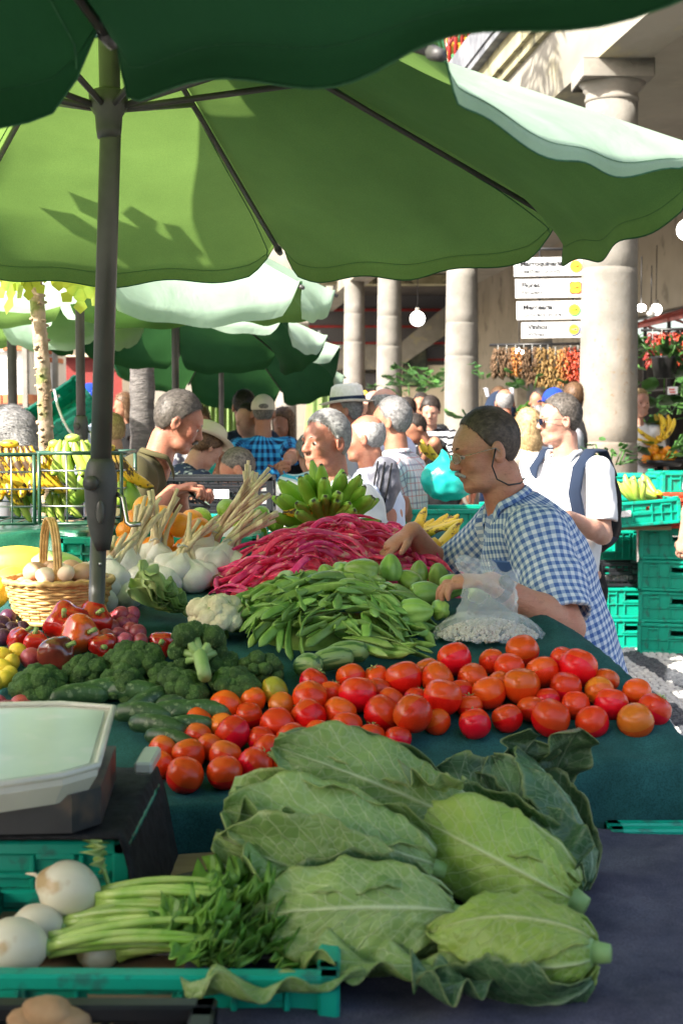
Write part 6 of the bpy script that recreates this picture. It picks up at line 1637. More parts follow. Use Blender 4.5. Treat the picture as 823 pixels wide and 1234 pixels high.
# ---------------------------------------------------------------- chayotes and squash
cmh = [chayote_mesh(s_, MT['chayote']) for s_ in range(5)]; cmp_ = [chayote_mesh(s_ + 9, MT['chayote_pale']) for s_ in range(2)]
CH = [(395, 697, 29, 0, 20, 0), (437, 690, 38, 75, 0, 0), (470, 686, 30, 5, 5, 0), (471, 717, 33, 90, 0, 0), (493, 700, 28, 60, 30, 0), (512, 717, 36, 80, 60, 0), (545, 706, 30, 20, 80, 0), (500, 738, 36, 60, 75, 0), (358, 709, 36, 60, 40, 1), (313, 727, 33, 50, -60, 1), (418, 704, 28, 30, 0, 0), (452, 706, 28, 70, 40, 0), (528, 692, 26, 40, 10, 0), (486, 722, 26, 60, 0, 0), (530, 735, 26, 60, 70, 0), (345, 700, 26, 60, 10, 1), (412, 688, 26, 60, 0, 0), (575, 715, 26, 50, 60, 1), (505, 690, 24, 10, 0, 0)]
CHL = ['leftmost darker chayote rising above the green bean heap', 'plump chayote lying sideways between the two bean heaps', 'chayote standing upright nearest the reaching hand', 'round chayote below the upright one', 'chayote right of the upright one, tilted', 'long chayote pointing toward the knotted bag', 'chayote next to the seller wristwatch', 'lowest chayote beside the bean bag', 'pale chayote half buried at the left of the group', 'pale chayote farthest left above the cauliflower', 'chayote tucked behind the green bean heap', 'shaded chayote under the plump one', 'small chayote at the edge of the magenta beans', 'chayote wedged between the round and the lowest ones', 'chayote just left of the plastic bag', 'pale chayote behind the leftmost pale one', 'small chayote behind the plump one', 'pale chayote behind the plastic bag', 'small chayote under the reaching hand']
for i, (px, py, dp, rx, ry, pl) in enumerate(CH):
    p = onsurf(px, py, .058 + (.03 if i in (1, 2, 0, 16) else 0)); sc = dp * 1.14 / FPX * p.y / .088
    single('chayote', cmp_[i % 2] if pl else cmh[i % 5], None, CHL[i], 'chayote', loc=p, rot=(R(rx + pu(-10, 10)), R(ry), pu(0, 6)), scale=sc, group='chayotes between the bean heaps')
zm = mesh_of(*cucumber_mesh(.11, .026, 5, None), MT['zucchini'], name='squash')
for i, (px, py, a, lab) in enumerate([(400, 800, 15, 'striped green squash nearest the tomatoes, slanting'), (418, 792, -8, 'striped green squash behind its twin at the heap foot'), (372, 806, -30, 'short striped squash left of the pair above the tomatoes')]):
    single('squash', zm, None, lab, 'squash', loc=onsurf(px, py, .028), rot=(0, R(-8), R(a)), scale=(.9, .95, .95) if i < 2 else (.6, .9, .9))

# ---------------------------------------------------------------- knotted bag of beans
bp = onsurf(588, 772, .0); bagp = V3((bp.x, bp.y + .02, surf(bp.y + .02)))
bg_ = thing('bean_bag', 'knotted clear plastic bag over a spread of speckled beans in front of the seller', 'bag', bagp)
def bagf(p):
    d = ell(p, (0, 0, .05), (.070, .055, .055)); d = smin(d, ell(p, (.008, .0, .105), (.058, .042, .045)), .03)
    d = smin(d, rcone(p, (-.01, 0, .12), (-.055, -.01, .178), .026, .016), .025); d = smin(d, rcone(p, (.02, 0, .115), (.062, .01, .148), .022, .014), .02); d = smin(d, rcone(p, (0, 0, .12), (.0, .01, .16), .03, .02), .03)
    q_ = p + .012 * np.stack([wob(p, 30, 1), wob(p, 30, 4), wob(p, 26, 7)], 1)
    return d - .009 * (1 - np.abs(wob(q_, 48, 2))) ** 2 - .006 * (1 - np.abs(wob(q_, 95, 5))) ** 3 + .006
part('bag_film', sdf_mesh(bagf, (-.12, -.1, -.02), (.12, .1, .22), .0035), MT['plastic_bag'], bg_)
bnm = mesh_of(*ball((.0068, .0048, .0042), 8, 6), MT['bean'], name='bean'); bv = np.empty(len(bnm.vertices) * 3); bnm.vertices.foreach_get('co', bv); bv = bv.reshape(-1, 3); bf = [tuple(pl.vertices) for pl in bnm.polygons]
bm_ = MB(); q = random.Random(4)
for k in range(620):
    a = q.uniform(0, 6.28); rr = math.sqrt(q.random()); x, y = .115 * rr * math.cos(a) + .0, .075 * rr * math.sin(a) - .01; hh = .035 * (1 - rr * rr)
    bm_.add((bv, bf), TM((x, y, .006 + hh + q.uniform(-.004, .004)), (q.uniform(0, 6), q.uniform(0, 6), q.uniform(0, 6))))
o = part('loose_beans', bm_, MT['bean'], bg_, stuff=True)
def skirt(u, v):
    a = v * 2 * math.pi; rr = lerp(.05, .135, u); n_ = .003 * math.sin(a * 13 + u * 16) + .0025 * math.sin(a * 29 + 13 * u)
    return V3((rr * 1.0 * math.cos(a) * (1 + n_ * 3), rr * .68 * math.sin(a) * (1 + n_ * 3) - .01, .052 * (1 - u ** 2) + n_ + .006))
Vk, Fk, _ = gridf(skirt, 14, 90); part('spread_film', (Vk, Fk), MT['plastic_bag'], bg_)

# ---------------------------------------------------------------- near table with cabbages
def slate(u, v):
    X = lerp(-.22, 1.35, u); Yt = lerp(1.1, 3.1, v); Ym = 2.60 + .02 * math.sin(X * 5); zz = 0; Y = Yt
    if Yt > Ym: zz = -(Yt - Ym); Y = Ym + .02
    w_ = .006 * float(wob(np.array([X, Yt, 0]), 9, 2)) + .004 * float(wob(np.array([X, Yt, 0]), 23, 6)) + .010 * math.exp(-((X * .5 + Yt - 2.42 + .02 * math.sin(X * 14)) / .018) ** 2) + .008 * math.exp(-((X - Yt * .35 + .02 + .01 * math.sin(Yt * 17)) / .012) ** 2)
    return V3((X, Y, .842 + (w_ if zz == 0 else 0) + zz))
Vs, Fs, _ = gridf(slate, 90, 90); Vs, Fs = shell(Vs, Fs, .004)
single('felt_cloth', (Vs, Fs), MAT['cloth_slate'], 'slate-purple felt cloth spread on the near table under the cabbages', 'cloth')
nt_t = thing('near_table', 'low near table under the slate cloth, cabbages and turnip crate', 'table', (.4, 1.9, 0))
part('table_top', box((.35, 1.85, .815), (1.9, 1.45, .03), .004), MAT['wood'], nt_t, True, False)
for (x, y) in ((-.5, 1.2), (1.2, 1.2), (1.2, 2.5), (-.5, 2.5)): part('leg', box((x, y, .4), (.05, .05, .8)), MAT['wood'], nt_t, True, False)
crate('crate', 'green crate edge peeping out between the slate cloth and the hanging teal cloth', (.80, 2.635, .62), 0, .6, .07, .226, clips=False)
def greyc(u, v):
    X = lerp(-.75, .0, u); Y = lerp(1.98, 2.34, v); return V3((X, Y - .05 * sstep(X, -.4, 0), .855 + .01 * math.sin(X * 31 + 2 * v) * v + .006 * float(wob(np.array([X, Y, 0]), 30, 3)) - (.05 if v > .98 else 0)))
Vs, Fs, _ = gridf(greyc, 60, 20); Vs, Fs = shell(Vs, Fs, .004)
single('burlap_cloth', (Vs, Fs), MAT['cloth_grey'], 'grey-brown frayed cloth behind the turnip greens', 'cloth')
def cab_px(lab, bx_, by_, tx, ty, Yb, Yt, roll, rpx, outer, seed, **k):
    b, t = P(bx_, by_, Yb), P(tx, ty, Yt); return cabbage(lab, b, t, roll, None, rpx / FPX * (Yb + Yt) / 2, outer, seed, **k)
UP = -math.pi / 2   # phi pointing towards the viewer is -y side; +z is up
cab_px('pale pointed cabbage in the nearest row with its cut stump at the right', 715, 1148, 532, 1138, 1.84, 1.92, R(95), 50, [(R(60), 0.95, 0.002, 0.006, 0, 0), (R(-40), 1.00, 0.003, 0.010, 0, 0), (R(150), 1.15, 0.007, 0.022, 0, 0), (R(215), 1.10, 0.006, 0.025, 0, 1), ], 1, mk='cab_fresh')
cab_px('pale cabbage in the nearest row at the left with its tip over the turnip greens', 545, 1105, 322, 1108, 1.98, 1.98, R(80), 54, [(R(30), 1.15, 0.003, 0.010, 0, 0), (R(-50), 1.15, 0.006, 0.018, 0, 0), (R(100), 1.15, 0.011, 0.025, 0, 1), (R(200), 1.15, 0.011, 0.035, 0, 0)], 2)
cab_px('rounded cabbage in the middle of the heap behind the stumped one', 690, 1085, 500, 985, 2.10, 2.22, R(70), 54, [(R(25), 1.15, 0.002, 0.007, 0, 0), (R(-45), 1.10, 0.006, 0.015, 0, 0), (R(110), 1.15, 0.011, 0.025, 0, 1), (R(180), 1.15, 0.011, 0.030, 0, 1)], 3, mk='cab_fresh')
cab_px('largest cabbage on top of the heap, its broad tip pointing at the tomatoes', 570, 1000, 328, 903, 2.22, 2.28, R(85), 42, [(R(10), 1.15, 0.004, 0.010, 0, 0), (R(-60), 1.10, 0.017, 0.025, 0, 0), (R(95), 1.15, 0.011, 0.020, 0, 1), (R(190), 1.15, 0.017, 0.030, 0, 0)], 4)
cab_px('loose-leaved cabbage at the left of the heap with ruffled drooping outer leaves', 520, 1045, 285, 985, 2.12, 2.14, R(80), 42, [(R(0), 1.15, 0.011, 0.025, 0, 0), (R(-55), 1.15, 0.017, 0.035, 0, 0), (R(60), 1.15, 0.017, 0.030, 0, 0), (R(160), 1.10, 0.017, 0.030, 0, 1), (R(-100), 1.00, 0.022, 0.025, 0, 0)], 5)
cab_px('dark-leaved cabbage at the right of the heap with a tall upright outer leaf', 688, 1075, 604, 925, 2.24, 2.38, R(60), 44, [(R(-20), 1.15, 0.006, 0.015, 0, 1), (R(60), 1.15, 0.008, 0.020, 0, 1), (R(-80), 1.15, 0.011, 0.020, 0, 1), (R(150), 1.10, 0.017, 0.025, 0, 1)], 6)
cab_px('shadowed cabbage at the back of the heap between the top one and the dark one', 655, 1010, 530, 935, 2.36, 2.44, R(90), 40, [(R(-20), 1.15, 0.006, 0.015, 0, 1), (R(60), 1.15, 0.008, 0.020, 0, 1), (R(-80), 1.15, 0.011, 0.025, 0, 1)], 7)
def loose_leaf(label, p, rot, L, w_, seed, mk, bend=.9, cup=.3):
    me = leaf_sheet(L, w_, seed, bend, cup, .02, 34, 22); me.materials.append(MT[mk]); return single('cabbage_leaf', me, None, label, 'cabbage leaf', loc=p, rot=tuple(R(a) for a in rot))
loose_leaf('dark cabbage leaf standing nearly upright against the teal cloth', P(655, 965, 2.42), (90, -72, 10), .155, .042, 1, 'cab_dark', .7, .6)
loose_leaf('grey-green cabbage leaf curling beside the upright one', P(600, 965, 2.38), (60, -50, 60), .13, .05, 2, 'cab_dark', .9, .4)
loose_leaf('cabbage leaf tip folded over the middle of the heap', P(560, 940, 2.1), (20, 40, 150), .10, .045, 3, 'cab', 1.2, .4)
loose_leaf('broad outer cabbage leaf hanging off the right side of the heap', P(650, 975, 2.2), (30, 45, -60), .13, .05, 4, 'cab_dark', .6, .3)
loose_leaf('ruffled pale cabbage leaf at the left of the heap over the dark cloth', P(400, 990, 2.1), (20, 15, 175), .16, .06, 5, 'cab', .6, .3)
loose_leaf('lower left cabbage leaf lying above the turnip greens', P(420, 1040, 2.05), (-10, 15, 185), .15, .055, 6, 'cab', .5, .3)
loose_leaf('flat outer leaf lying under the two nearest cabbages', P(560, 1165, 1.86), (0, 3, 178), .22, .05, 7, 'cab', .2, .2)
loose_leaf('dark outer leaf under the stumped cabbage', P(600, 1180, 1.83), (0, 3, 200), .12, .05, 8, 'cab_dark', .3, .2)

# ---------------------------------------------------------------- turnip crate, scale
cx = P(205, 1200, 1.80)
crate('crate', 'green crate in the near left corner holding the white turnips and their greens', (P(178, 1200, 1.95).x, 1.965, .760), R(-1), .545, .36, .132, group=None, clips=False)
def turnip(label, px, py, rp, Y, ax, greens, seed):
    p = P(px, py, Y); r = rp / FPX * Y; q = random.Random(seed)
    root = thing('turnip', label, 'turnip', p, group='white turnips in the near crate')
    g = ball(r, 32, 22, lambda v: V3((v[0] * (1 - .1 * v[2]), v[1] * (1 - .1 * v[2]), v[2] * 1.1 + (.0 if v[2] > -.85 else (v[2] + .85) * 1.2))))
    axv = V3(ax).normalized(); part('root', g, MT['turnip'], root, rot=axv.to_track_quat('Z', 'Y').to_euler())
    part('root_tail', tube([axv * -r * 1.05, axv * -r * 1.35 + V3((0, 0, .004)), axv * -r * 1.7], [.006, .003, .001], 6), MT['turnip'], root)
    part('leaf_scar', tube([axv * r * .95, axv * r * 1.18], [r * .34, r * .26], 12), MT['stalk'], root)
    for k in range(greens):
        o0 = axv * r * 1.05 + V3((0, q.uniform(-.3, .3) * r, q.uniform(-.3, .3) * r)); L = q.uniform(.20, .29); e = o0 + V3((L, q.uniform(-.06, .05), q.uniform(-.03, .03))); e.z = max(e.z, .865 - p.z + q.uniform(0, .03))
        pt_ = bezier(o0, (o0 + e) / 2 + V3((0, q.uniform(-.01, .01), .02 + q.uniform(0, .02))), e, 10)
        part('leaf_stalk', tube(pt_, lambda t: .0075 - .0035 * t, 7, flat=(1, .75)), MT['turnip_stalk'], root)
        for m in range(3):
            t = .74 + .11 * m; c = pt_[min(9, int(t * 9))]; me = LFM[(k + m) % 6]
            part('leaf', me, None, root, loc=c, rot=(q.uniform(-.8, .8), q.uniform(.1, .9), q.uniform(-1.2, 1.2)), scale=q.uniform(.8, 1.35))
    return root
MT['turnip_stalk'] = pmat('turnip_stalk', (.22, .42, .05), (.42, .56, .14), scale=22, rough=.35, coat=.3, vary=.15); MT['turnip_leaf'] = pmat('turnip_leaf', (.12, .30, .03), (.24, .46, .07), scale=30, rough=.42, vary=.3, trans=.25, transc=(.2, .42, .05))
LFM = []
for s_ in range(6):
    me = leaf_sheet(.05, .026, 200 + s_, 1.2, .5, .016, 10, 8); me.materials.append(MT['turnip_leaf']); LFM.append(me)
turnip('topmost round white turnip with a green sprout standing behind it', 85, 1073, 35, 2.02, (.75, -.1, -.25), 10, 1)
turnip('white turnip in the middle, behind the one at the left edge', 47, 1119, 30, 1.98, (.9, -.1, .0), 8, 2)
turnip('large white turnip cut by the left edge, nearest the viewer', 20, 1141, 36, 1.90, (.9, .1, -.05), 8, 3)
turnip('small shaded turnip under the topmost one', 92, 1112, 18, 2.04, (.9, .2, .0), 6, 4)
turnip('turnip hidden under the greens at the crate floor', 120, 1150, 22, 1.98, (.95, .0, .0), 12, 5)
sp_ = thing('celery_sprout', 'single green leaf stalk standing up behind the topmost turnip', 'leaf', P(128, 1095, 2.05))
part('stalk', tube([P(128, 1098, 2.05), P(132, 1070, 2.06), P(125, 1045, 2.07), P(122, 1028, 2.08)], [.005, .0035, .003, .003], 7), MT['turnip_stalk'], sp_, True)
me = leaf_sheet(.05, .013, 300, .5, .6, .02, 10, 8); me.materials.append(MT['lettuce']); part('leaf', me, None, sp_, loc=P(124, 1052, 2.07) - P(128, 1095, 2.05), rot=(0, R(-88), 0))
# brown roots and a wilted leaf in the nearest crate
for i, (px, py, r, lab) in enumerate([(60, 1222, .022, 'brown root tuber at the bottom left corner in front of the crate'), (35, 1232, .018, 'second brown tuber left of the other at the bottom edge'), (85, 1233, .018, 'brown tuber right of the others at the bottom edge')]):
    single('root_tuber', mesh_of(*ball((r * 1.5, r, r), 20, 14, lambda v: V3(v) * (1 + .12 * float(wob(np.array(v[:]), 3, i)))), pmat('tuber_%d' % i, (.36, .20, .09), (.48, .30, .15), scale=14, rough=.8, bs=.5, bscale=60), name='tuber'), None, lab, 'root vegetable', loc=P(px, py, 1.66), rot=(0, .2, .3 * i))
loose_leaf('wilting brown-edged leaf hanging over the corner of the near crate', P(440, 1172, 1.80), (10, 12, 197), .24, .028, 9, 'cab', .5, .3)
# near crate of pale cardboard holding the tubers
crate('crate', 'black crate under the tubers at the bottom left corner', (P(70, 1260, 1.62).x, 1.60, .80), 0, .36, .2, .10, mat='crate_black', clips=False)
# crate and mat under the scale
crate('crate', 'green crate under the black mat that carries the scale', (-.62, 2.30, .862), 0, .6, .36, .105, clips=False)
part_m = single('rubber_mat', (lambda g: shell(g[0], g[1], .006))(gridf(lambda u, v: V3((lerp(-.95, -.285, u), lerp(2.09, 2.52, v) , (.985 if u < .94 else lerp(.985, .80, (u - .94) / .06)) + .003 * math.sin(u * 50) * math.sin(v * 40))), 60, 16)), MAT['mat_black'], 'black speckled rubber mat draped under the scale', 'mat')
wb_ = single('wooden_board', box((-.62, 2.10, .848), (.62, .03, .028), .003), MAT['wood'], 'weathered wooden slat under the scale crate', 'board', smooth=False)
scl = thing('weighing_scale', 'grey market scale with a pale green pan at the lower left', 'scale', (-.55, 2.25, .99))
def prism(poly, z0, z1, inset=0.0, tilt=0.0):
    n = len(poly); cxm = sum(p[0] for p in poly) / n; cym = sum(p[1] for p in poly) / n
    zf = lambda y: tilt * (y - cym)
    V = [(x, y, z0 + zf(y)) for x, y in [(cxm + (x - cxm) * (1 - inset), cym + (y - cym) * (1 - inset)) for x, y in poly]] + [(x, y, z1 + zf(y)) for x, y in poly]
    return V, [tuple(range(n))[::-1], tuple(range(n, 2 * n))] + [(i, (i + 1) % n, n + (i + 1) % n, n + i) for i in range(n)]
pan = [(-.80, 1.98), (-.50, 2.01), (-.408, 2.055), (-.365, 2.10), (-.390, 2.41), (-.485, 2.435), (-.80, 2.41)]
MAT['scale_body'] = pmat('scale_body', (.02, .02, .022), (.045, .043, .043), scale=6, rough=.45, c3=(.10, .07, .05), s3=9); MAT['scale_rim'] = pmat('scale_rim', (.50, .48, .40), (.60, .58, .50), scale=5, rough=.35, coat=.3); MAT['scale_pan'] = pmat('scale_pan', (.42, .52, .40), (.52, .61, .48), scale=4, rough=.28, coat=.25, c3=(.58, .62, .52), s3=11)
part('body', prism([(-.80, 2.05), (-.40, 2.08), (-.365, 2.13), (-.385, 2.40), (-.80, 2.40)], .992, 1.05), MAT['scale_body'], scl, True, False)
part('pan_underside', prism(pan, 1.048, 1.082, .12, .08), MAT['scale_rim'], scl, True, False)
part('pan_rim', prism(pan, 1.082, 1.094, .0, .08), MAT['scale_rim'], scl, True, False)
pi_ = [(x * .93 - .04, (y - 2.24) * .90 + 2.24) for x, y in pan]; part('pan', prism(pi_, 1.092, 1.0965, 0, .08), MAT['scale_pan'], scl, True, False)
rimp = [V3((x, y, 1.097 + .08 * (y - 2.2))) for x, y in pan]; part('raised_edge', tube(rimp + [rimp[0]], .0055, 8), MAT['scale_rim'], scl, True)
part('receipt_tray', box((-.325, 2.36, 1.035), (.03, .12, .02), .004), MAT['scale_rim'], scl, True, False)

# ---------------------------------------------------------------- back-left table with tarp and wire baskets
tp = thing('back_table', 'table at the left behind the display, under glossy green tarp', 'table', (-1.35, 4.75, 0))
part('table_top', box((-1.45, 4.75, 1.235), (1.25, .75, .03), .004), MAT['wood'], tp, True, False)
for (x, y) in ((-2.0, 4.45), (-.9, 4.45), (-.9, 5.05), (-2.0, 5.05)): part('leg', box((x, y, .61), (.05, .05, 1.22)), MAT['wood'], tp, True, False)
def tarp(u, v):
    X = lerp(-2.1, -.45, u); Yt = lerp(3.6, 5.1, v); Ym = 4.36; zz = 0; Y = Yt
    if Yt < Ym: e = Ym - Yt; zz = -e; Y = Ym - .04 * (1 - math.exp(-e * 12)) - .06 * e + .016 * math.sin(X * 19 + e * 4)
    x = X
    if X > -.80: e = X + .80; x = -.80 + .02 + .1 * e; zz = min(zz, -e)
    return V3((x, Y, max(.9, 1.262 + .006 * float(wob(np.array([X, Yt, 0]), 9, 2)) + .012 * math.sin(X * 7 + Yt * 6) * (zz > -.02) + zz)))
Vs, Fs, _ = gridf(tarp, 110, 110); Vs, Fs = shell(Vs, Fs, .002)
single('tarp', (Vs, Fs), MAT['cloth_shiny'], 'glossy dark green tarp over the table of the banana baskets', 'tarp')
def wire_basket(label, x0, x1, Y0, Y1, z0, z1):
    root = thing('wire_basket', label, 'basket', ((x0 + x1) / 2, (Y0 + Y1) / 2, z0), group='green wire banana baskets'); 
    for z in (z0, z1): part('frame_ring', tube([(x0, Y0, z), (x1, Y0, z), (x1, Y1, z), (x0, Y1, z), (x0, Y0, z)], .0065 if z == z1 else .005, 6), MAT['wire_green'], root, True)
    for x in (x0, x1):
        for y in (Y0, Y1): part('corner_post', tube([(x, y, z0), (x, y, z1)], .006, 6), MAT['wire_green'], root, True)
    n = 3
    for k in range(1, n):
        x = lerp(x0, x1, k / n)
        part('wire', tube([(x, Y0, z1), (x, Y0, z0), (x, Y1, z0), (x, Y1, z1)], .0032, 5), MAT['steel'], root, True)
    for k in range(1, 4):
        z = lerp(z0, z1, k / 4); part('wire', tube([(x0, Y0, z), (x1, Y0, z), (x1, Y1, z), (x0, Y1, z), (x0, Y0, z)], .0032, 5), MAT['steel'], root, True)
    return root
wY = 4.45
wire_basket('wire basket right of the papaya trunk, holding green and yellow bananas', P(48, 600, wY).x, P(147, 600, wY).x, wY, wY + .30, 1.285, P(0, 546, wY).z)
wire_basket('wire basket at the left edge holding ripe spotted bananas', P(-40, 600, wY).x, P(42, 600, wY).x, wY, wY + .30, 1.285, P(0, 548, wY).z)
def MAT_STEM(k): return MT['ban_lime'] if k != 'ban_ripe' else MT['ban_yellow']
def hang_bunch(label, px, py, Y, kind, n, s=1.0, dy=0, spread=.05):
    p = P(px, py, Y); root = thing('banana_bunch', label, 'bananas', p, group='bananas in the wire baskets'); n = int(n * 1.6)
    for k in range(n):
        a = (k / (n - 1) - .5) * 1.7; d = V3((math.sin(a) * .40, -.28 + .22 * (k % 2), -.9)).normalized(); y = V3((0, -1, 0)).cross(d).normalized() if k % 2 else V3((1, .4, 0)).cross(d).normalized(); z = d.cross(y); M = Matrix((d, y, z)).transposed()
        part('banana', BAN[kind][k % 4], None, root, loc=(math.sin(a) * spread, .03 * (k % 2), -.006), rot=M.to_euler(), scale=s * pu(.88, 1.05))
    part('stem', ball((.016 + spread * .2, .016, .014), 10, 7), MAT_STEM(kind), root)
hang_bunch('ripe spotted bananas heaped above the rim of the left-edge wire basket', 12, 535, wY + .12, 'ban_ripe', 9, 1.15, spread=.08)
hang_bunch('second heap of ripe spotted bananas at the left edge', -22, 540, wY + .1, 'ban_ripe', 8, 1.05, spread=.07)
hang_bunch('greenish bananas low in the left wire basket', 28, 582, wY + .14, 'ban_lime', 4, .75, spread=.03)
hang_bunch('bright yellow-green bananas sticking up from the right wire basket beside the pole', 88, 528, wY + .12, 'ban_lime', 5, 1.05, spread=.05)
hang_bunch('yellow bananas at the left of the right wire basket', 66, 535, wY + .16, 'ban_yellow', 4, .8, spread=.02)
hang_bunch('ripe bananas behind the pole in the right wire basket', 132, 540, wY + .12, 'ban_ripe', 6, .95, spread=.03)
hang_bunch('small green bananas low in the right wire basket', 70, 590, wY + .14, 'ban_lime', 4, .7, spread=.03)
for i, (px, py, lab) in enumerate([(97, 587, 'green mango-like papaya standing in the wire basket left of the pole'), (146, 590, 'green papaya in the wire basket just right of the pole'), (158, 600, 'green papaya outside the basket beside the olive shirt')]):
    single('green_papaya', mesh_of(*ball((.034, .034, .062), 22, 16, lambda v: V3((v[0] * (1 - .25 * v[2]), v[1] * (1 - .25 * v[2]), v[2]))), MT['lime'], name='papaya'), None, lab, 'papaya', loc=P(px, py, wY + .12), rot=(.2, .4 - .3 * i, 0))
# ---------------------------------------------------------------- unseen shade sails added over the stall to block the sun
def sail(label, pts, z, sag=.12, posts=None):
    root = thing('added_shade_sail', label, 'shade sail', (sum(p[0] for p in pts) / len(pts), sum(p[1] for p in pts) / len(pts), z))
    cx_, cy_ = root.location.x, root.location.y; V = [(cx_, cy_, z - sag)]; F = []; n = len(pts); m = 10; ring = []
    for i in range(n):
        a, b = pts[i], pts[(i + 1) % n]
        for k in range(m): t = k / m; ring.append((lerp(a[0], b[0], t), lerp(a[1], b[1], t), z))
    for r_ in (.33, .66, 1.0):
        V += [(lerp(cx_, x, r_), lerp(cy_, y, r_), z - sag * (1 - r_ ** 2)) for x, y, _ in ring]
    M_n = len(ring)
    for i in range(M_n): F.append((0, 1 + i, 1 + (i + 1) % M_n))
    for q_ in range(2):
        for i in range(M_n): a = 1 + q_ * M_n + i; b = 1 + q_ * M_n + (i + 1) % M_n; F.append((a, a + M_n, b + M_n, b))
    part('cloth', (V, F), MAT['sail'], root, True)
    for i in (posts or (0, n // 2)):
        x, y = pts[i]; s_ = -1 if x < cx_ else 1
        part('post', tube([(x + s_ * .9, y, 0), (x + s_ * .9, y, z + .1)], .035, 10), MAT['pole'], root, True); part('rope', tube([(x, y, z), (x + s_ * .9, y, z + .08)], .006, 5), MAT['string_grey'], root, True)
M_('sail', (.08, .13, .09), (.10, .15, .11), scale=3, rough=.9); M_('string_grey', (.3, .3, .28), rough=.9)
sail('unseen green shade sail added above the big parasol to keep sun off its right half', [(-1.28, 3.96), (-.68, 3.40), (-.62, 2.66), (-.10, 2.70), (2.4, 2.7), (2.4, 3.96)], 2.84, .0)

sail('small unseen shade sail added to block the sun gap between the two nearest parasols', [(-2.95, 1.72), (-2.95, .5), (-1.0, .5), (-1.0, 1.72)], 3.2, .03, (0, 1))
# ---------------------------------------------------------------- cloths for the people
W_GING = pattern_mat('gingham_blue', gingham(.0105, (.74, .76, .80), (.08, .15, .38), (.33, .42, .60)))
W_CHECK = pattern_mat('check_turquoise', gingham(.028, (.05, .38, .72), (.008, .018, .07), (.02, .16, .42)))
W_PLAID = pattern_mat('plaid_white', plaid((.66, .64, .66), [('u', .06, .14, 0, (.22, .20, .28), .8), ('v', .06, .14, .2, (.25, .22, .30), .7), ('u', .06, .07, .5, (.60, .15, .15), .8), ('v', .06, .07, .6, (.60, .18, .16), .7)]))
W_LPLAID = pattern_mat('plaid_light', plaid((.60, .66, .72), [('u', .03, .25, 0, (.30, .40, .58), .6), ('v', .03, .25, 0, (.30, .40, .58), .6)]))
W_STRIPE = pattern_mat('stripe_black_white', plaid((.70, .70, .70), [('v', .06, .42, 0, (.02, .02, .025), 1)]))
W_TSTRIPE = pattern_mat('stripe_turquoise', plaid((.65, .70, .72), [('v', .035, .5, 0, (.05, .42, .60), 1)]))
W_FLORAL = pmat('floral_cloth', (.55, .54, .56), (.05, .05, .08), scale=22, rough=.85, lo=.48, hi=.54)
W_NAVYDOT = pmat('navy_print', (.012, .022, .07), (.012, .022, .07), rough=.85, c3=(.55, .58, .65), s3=26)
C_WHITE = cloth_mat('white_cotton', (.78, .78, .79)); C_POLO = cloth_mat('white_pique', (.74, .73, .71)); C_LBLUE = cloth_mat('pale_blue_cotton', (.55, .62, .76)); C_LAV = cloth_mat('pale_lavender_cotton', (.56, .57, .72))
C_OLIVE = cloth_mat('olive_polo', (.078, .068, .030)); C_NAVY = cloth_mat('navy_cotton', (.015, .025, .05)); C_BLACK = cloth_mat('black_cotton', (.012, .012, .013)); C_GREY = cloth_mat('grey_cotton', (.35, .35, .38))
C_JEANS = pmat('denim', (.025, .05, .13), (.05, .09, .20), scale=40, rough=.9, bs=.3, bscale=300); C_KHAKI = cloth_mat('khaki_cotton', (.28, .24, .18)); C_CREAM = cloth_mat('cream_cloth', (.62, .54, .42)); C_PINK = cloth_mat('pink_cloth', (.6, .35, .33))
C_PHARE = cloth_mat('blue_cap_cloth', (.01, .04, .30)); C_STRAW = pmat('straw', (.72, .68, .58), (.80, .76, .68), scale=60, rough=.8, bs=.6, bscale=300)
def wp(px, py, Y): return P(px, py, Y)
def hatpart(info, kind, mat, bandm=None, tilt=0, brim=.075, ch=.10):
    s = info['hs']; root = info['root']; Hm = info['Hml']; hc = info['hcl']
    rot = (Hm @ Matrix.Rotation(R(tilt), 3, 'X')).to_euler(); loc = hc + Hm @ V3((0, -.012, .062)) * s
    if kind == 'brim':
        prof = [(.086 + brim, -.006), (.086 + brim * .5, -.010), (.092, -.002), (.093, .012), (.089, .05), (.080, ch * .85), (.055, ch), (.02, ch - .014), (0.0, ch - .018)]
        V, F = lathe(prof, 36, False); V = [(x * .93, y * 1.12 , z + (.022 * abs(x / .17) ** 2 if z < 0 else 0)) for x, y, z in V]; V, F = shell(V, F, .003)
        h = part('hat', (V, F), mat, root, loc=loc, rot=rot, scale=s)
        if bandm: 
            V, F = lathe([(.095, .0), (.0955, .012), (.0935, .03)], 36, False); V = [(x * .94, y * 1.125, z) for x, y, z in V]; part('hat_band', shell(V, F, -.0015), bandm, h)
    else:
        def f(v): v = V3(v); return V3((v.x, v.y, v.z if v.z > -.12 else -.12))
        h = part('cap', ball((.083, .104, .098), 28, 16, f), mat, root, loc=hc + Hm @ V3((0, -.014, .045)) * s, rot=rot, scale=s)
        V, F, _ = gridf(lambda u, v: V3((.075 * math.sin((v - .5) * 2.6), .085 + .07 * u * math.cos((v - .5) * 2.6) , -.0 - .012 * u)), 6, 14); part('peak', shell(V, F, .003), mat, h)
        if kind == 'capback': part('cap_opening', ball((.034, .006, .018), 14, 8), HAIR['saltpepper'], h, loc=(0, -.100, .012)); 
def collar_and_buttons(info, mat, n=2):
    r = info['root']; d = info['sd'](1)
    for k in range(n):
        p = info['nbl'] + info['sd'](1) * (-.03 - .045 * k) + V3((0, .105 + .012 * k, 0)); part('button', ball((.005, .003, .005), 8, 5), mat, r, loc=p)

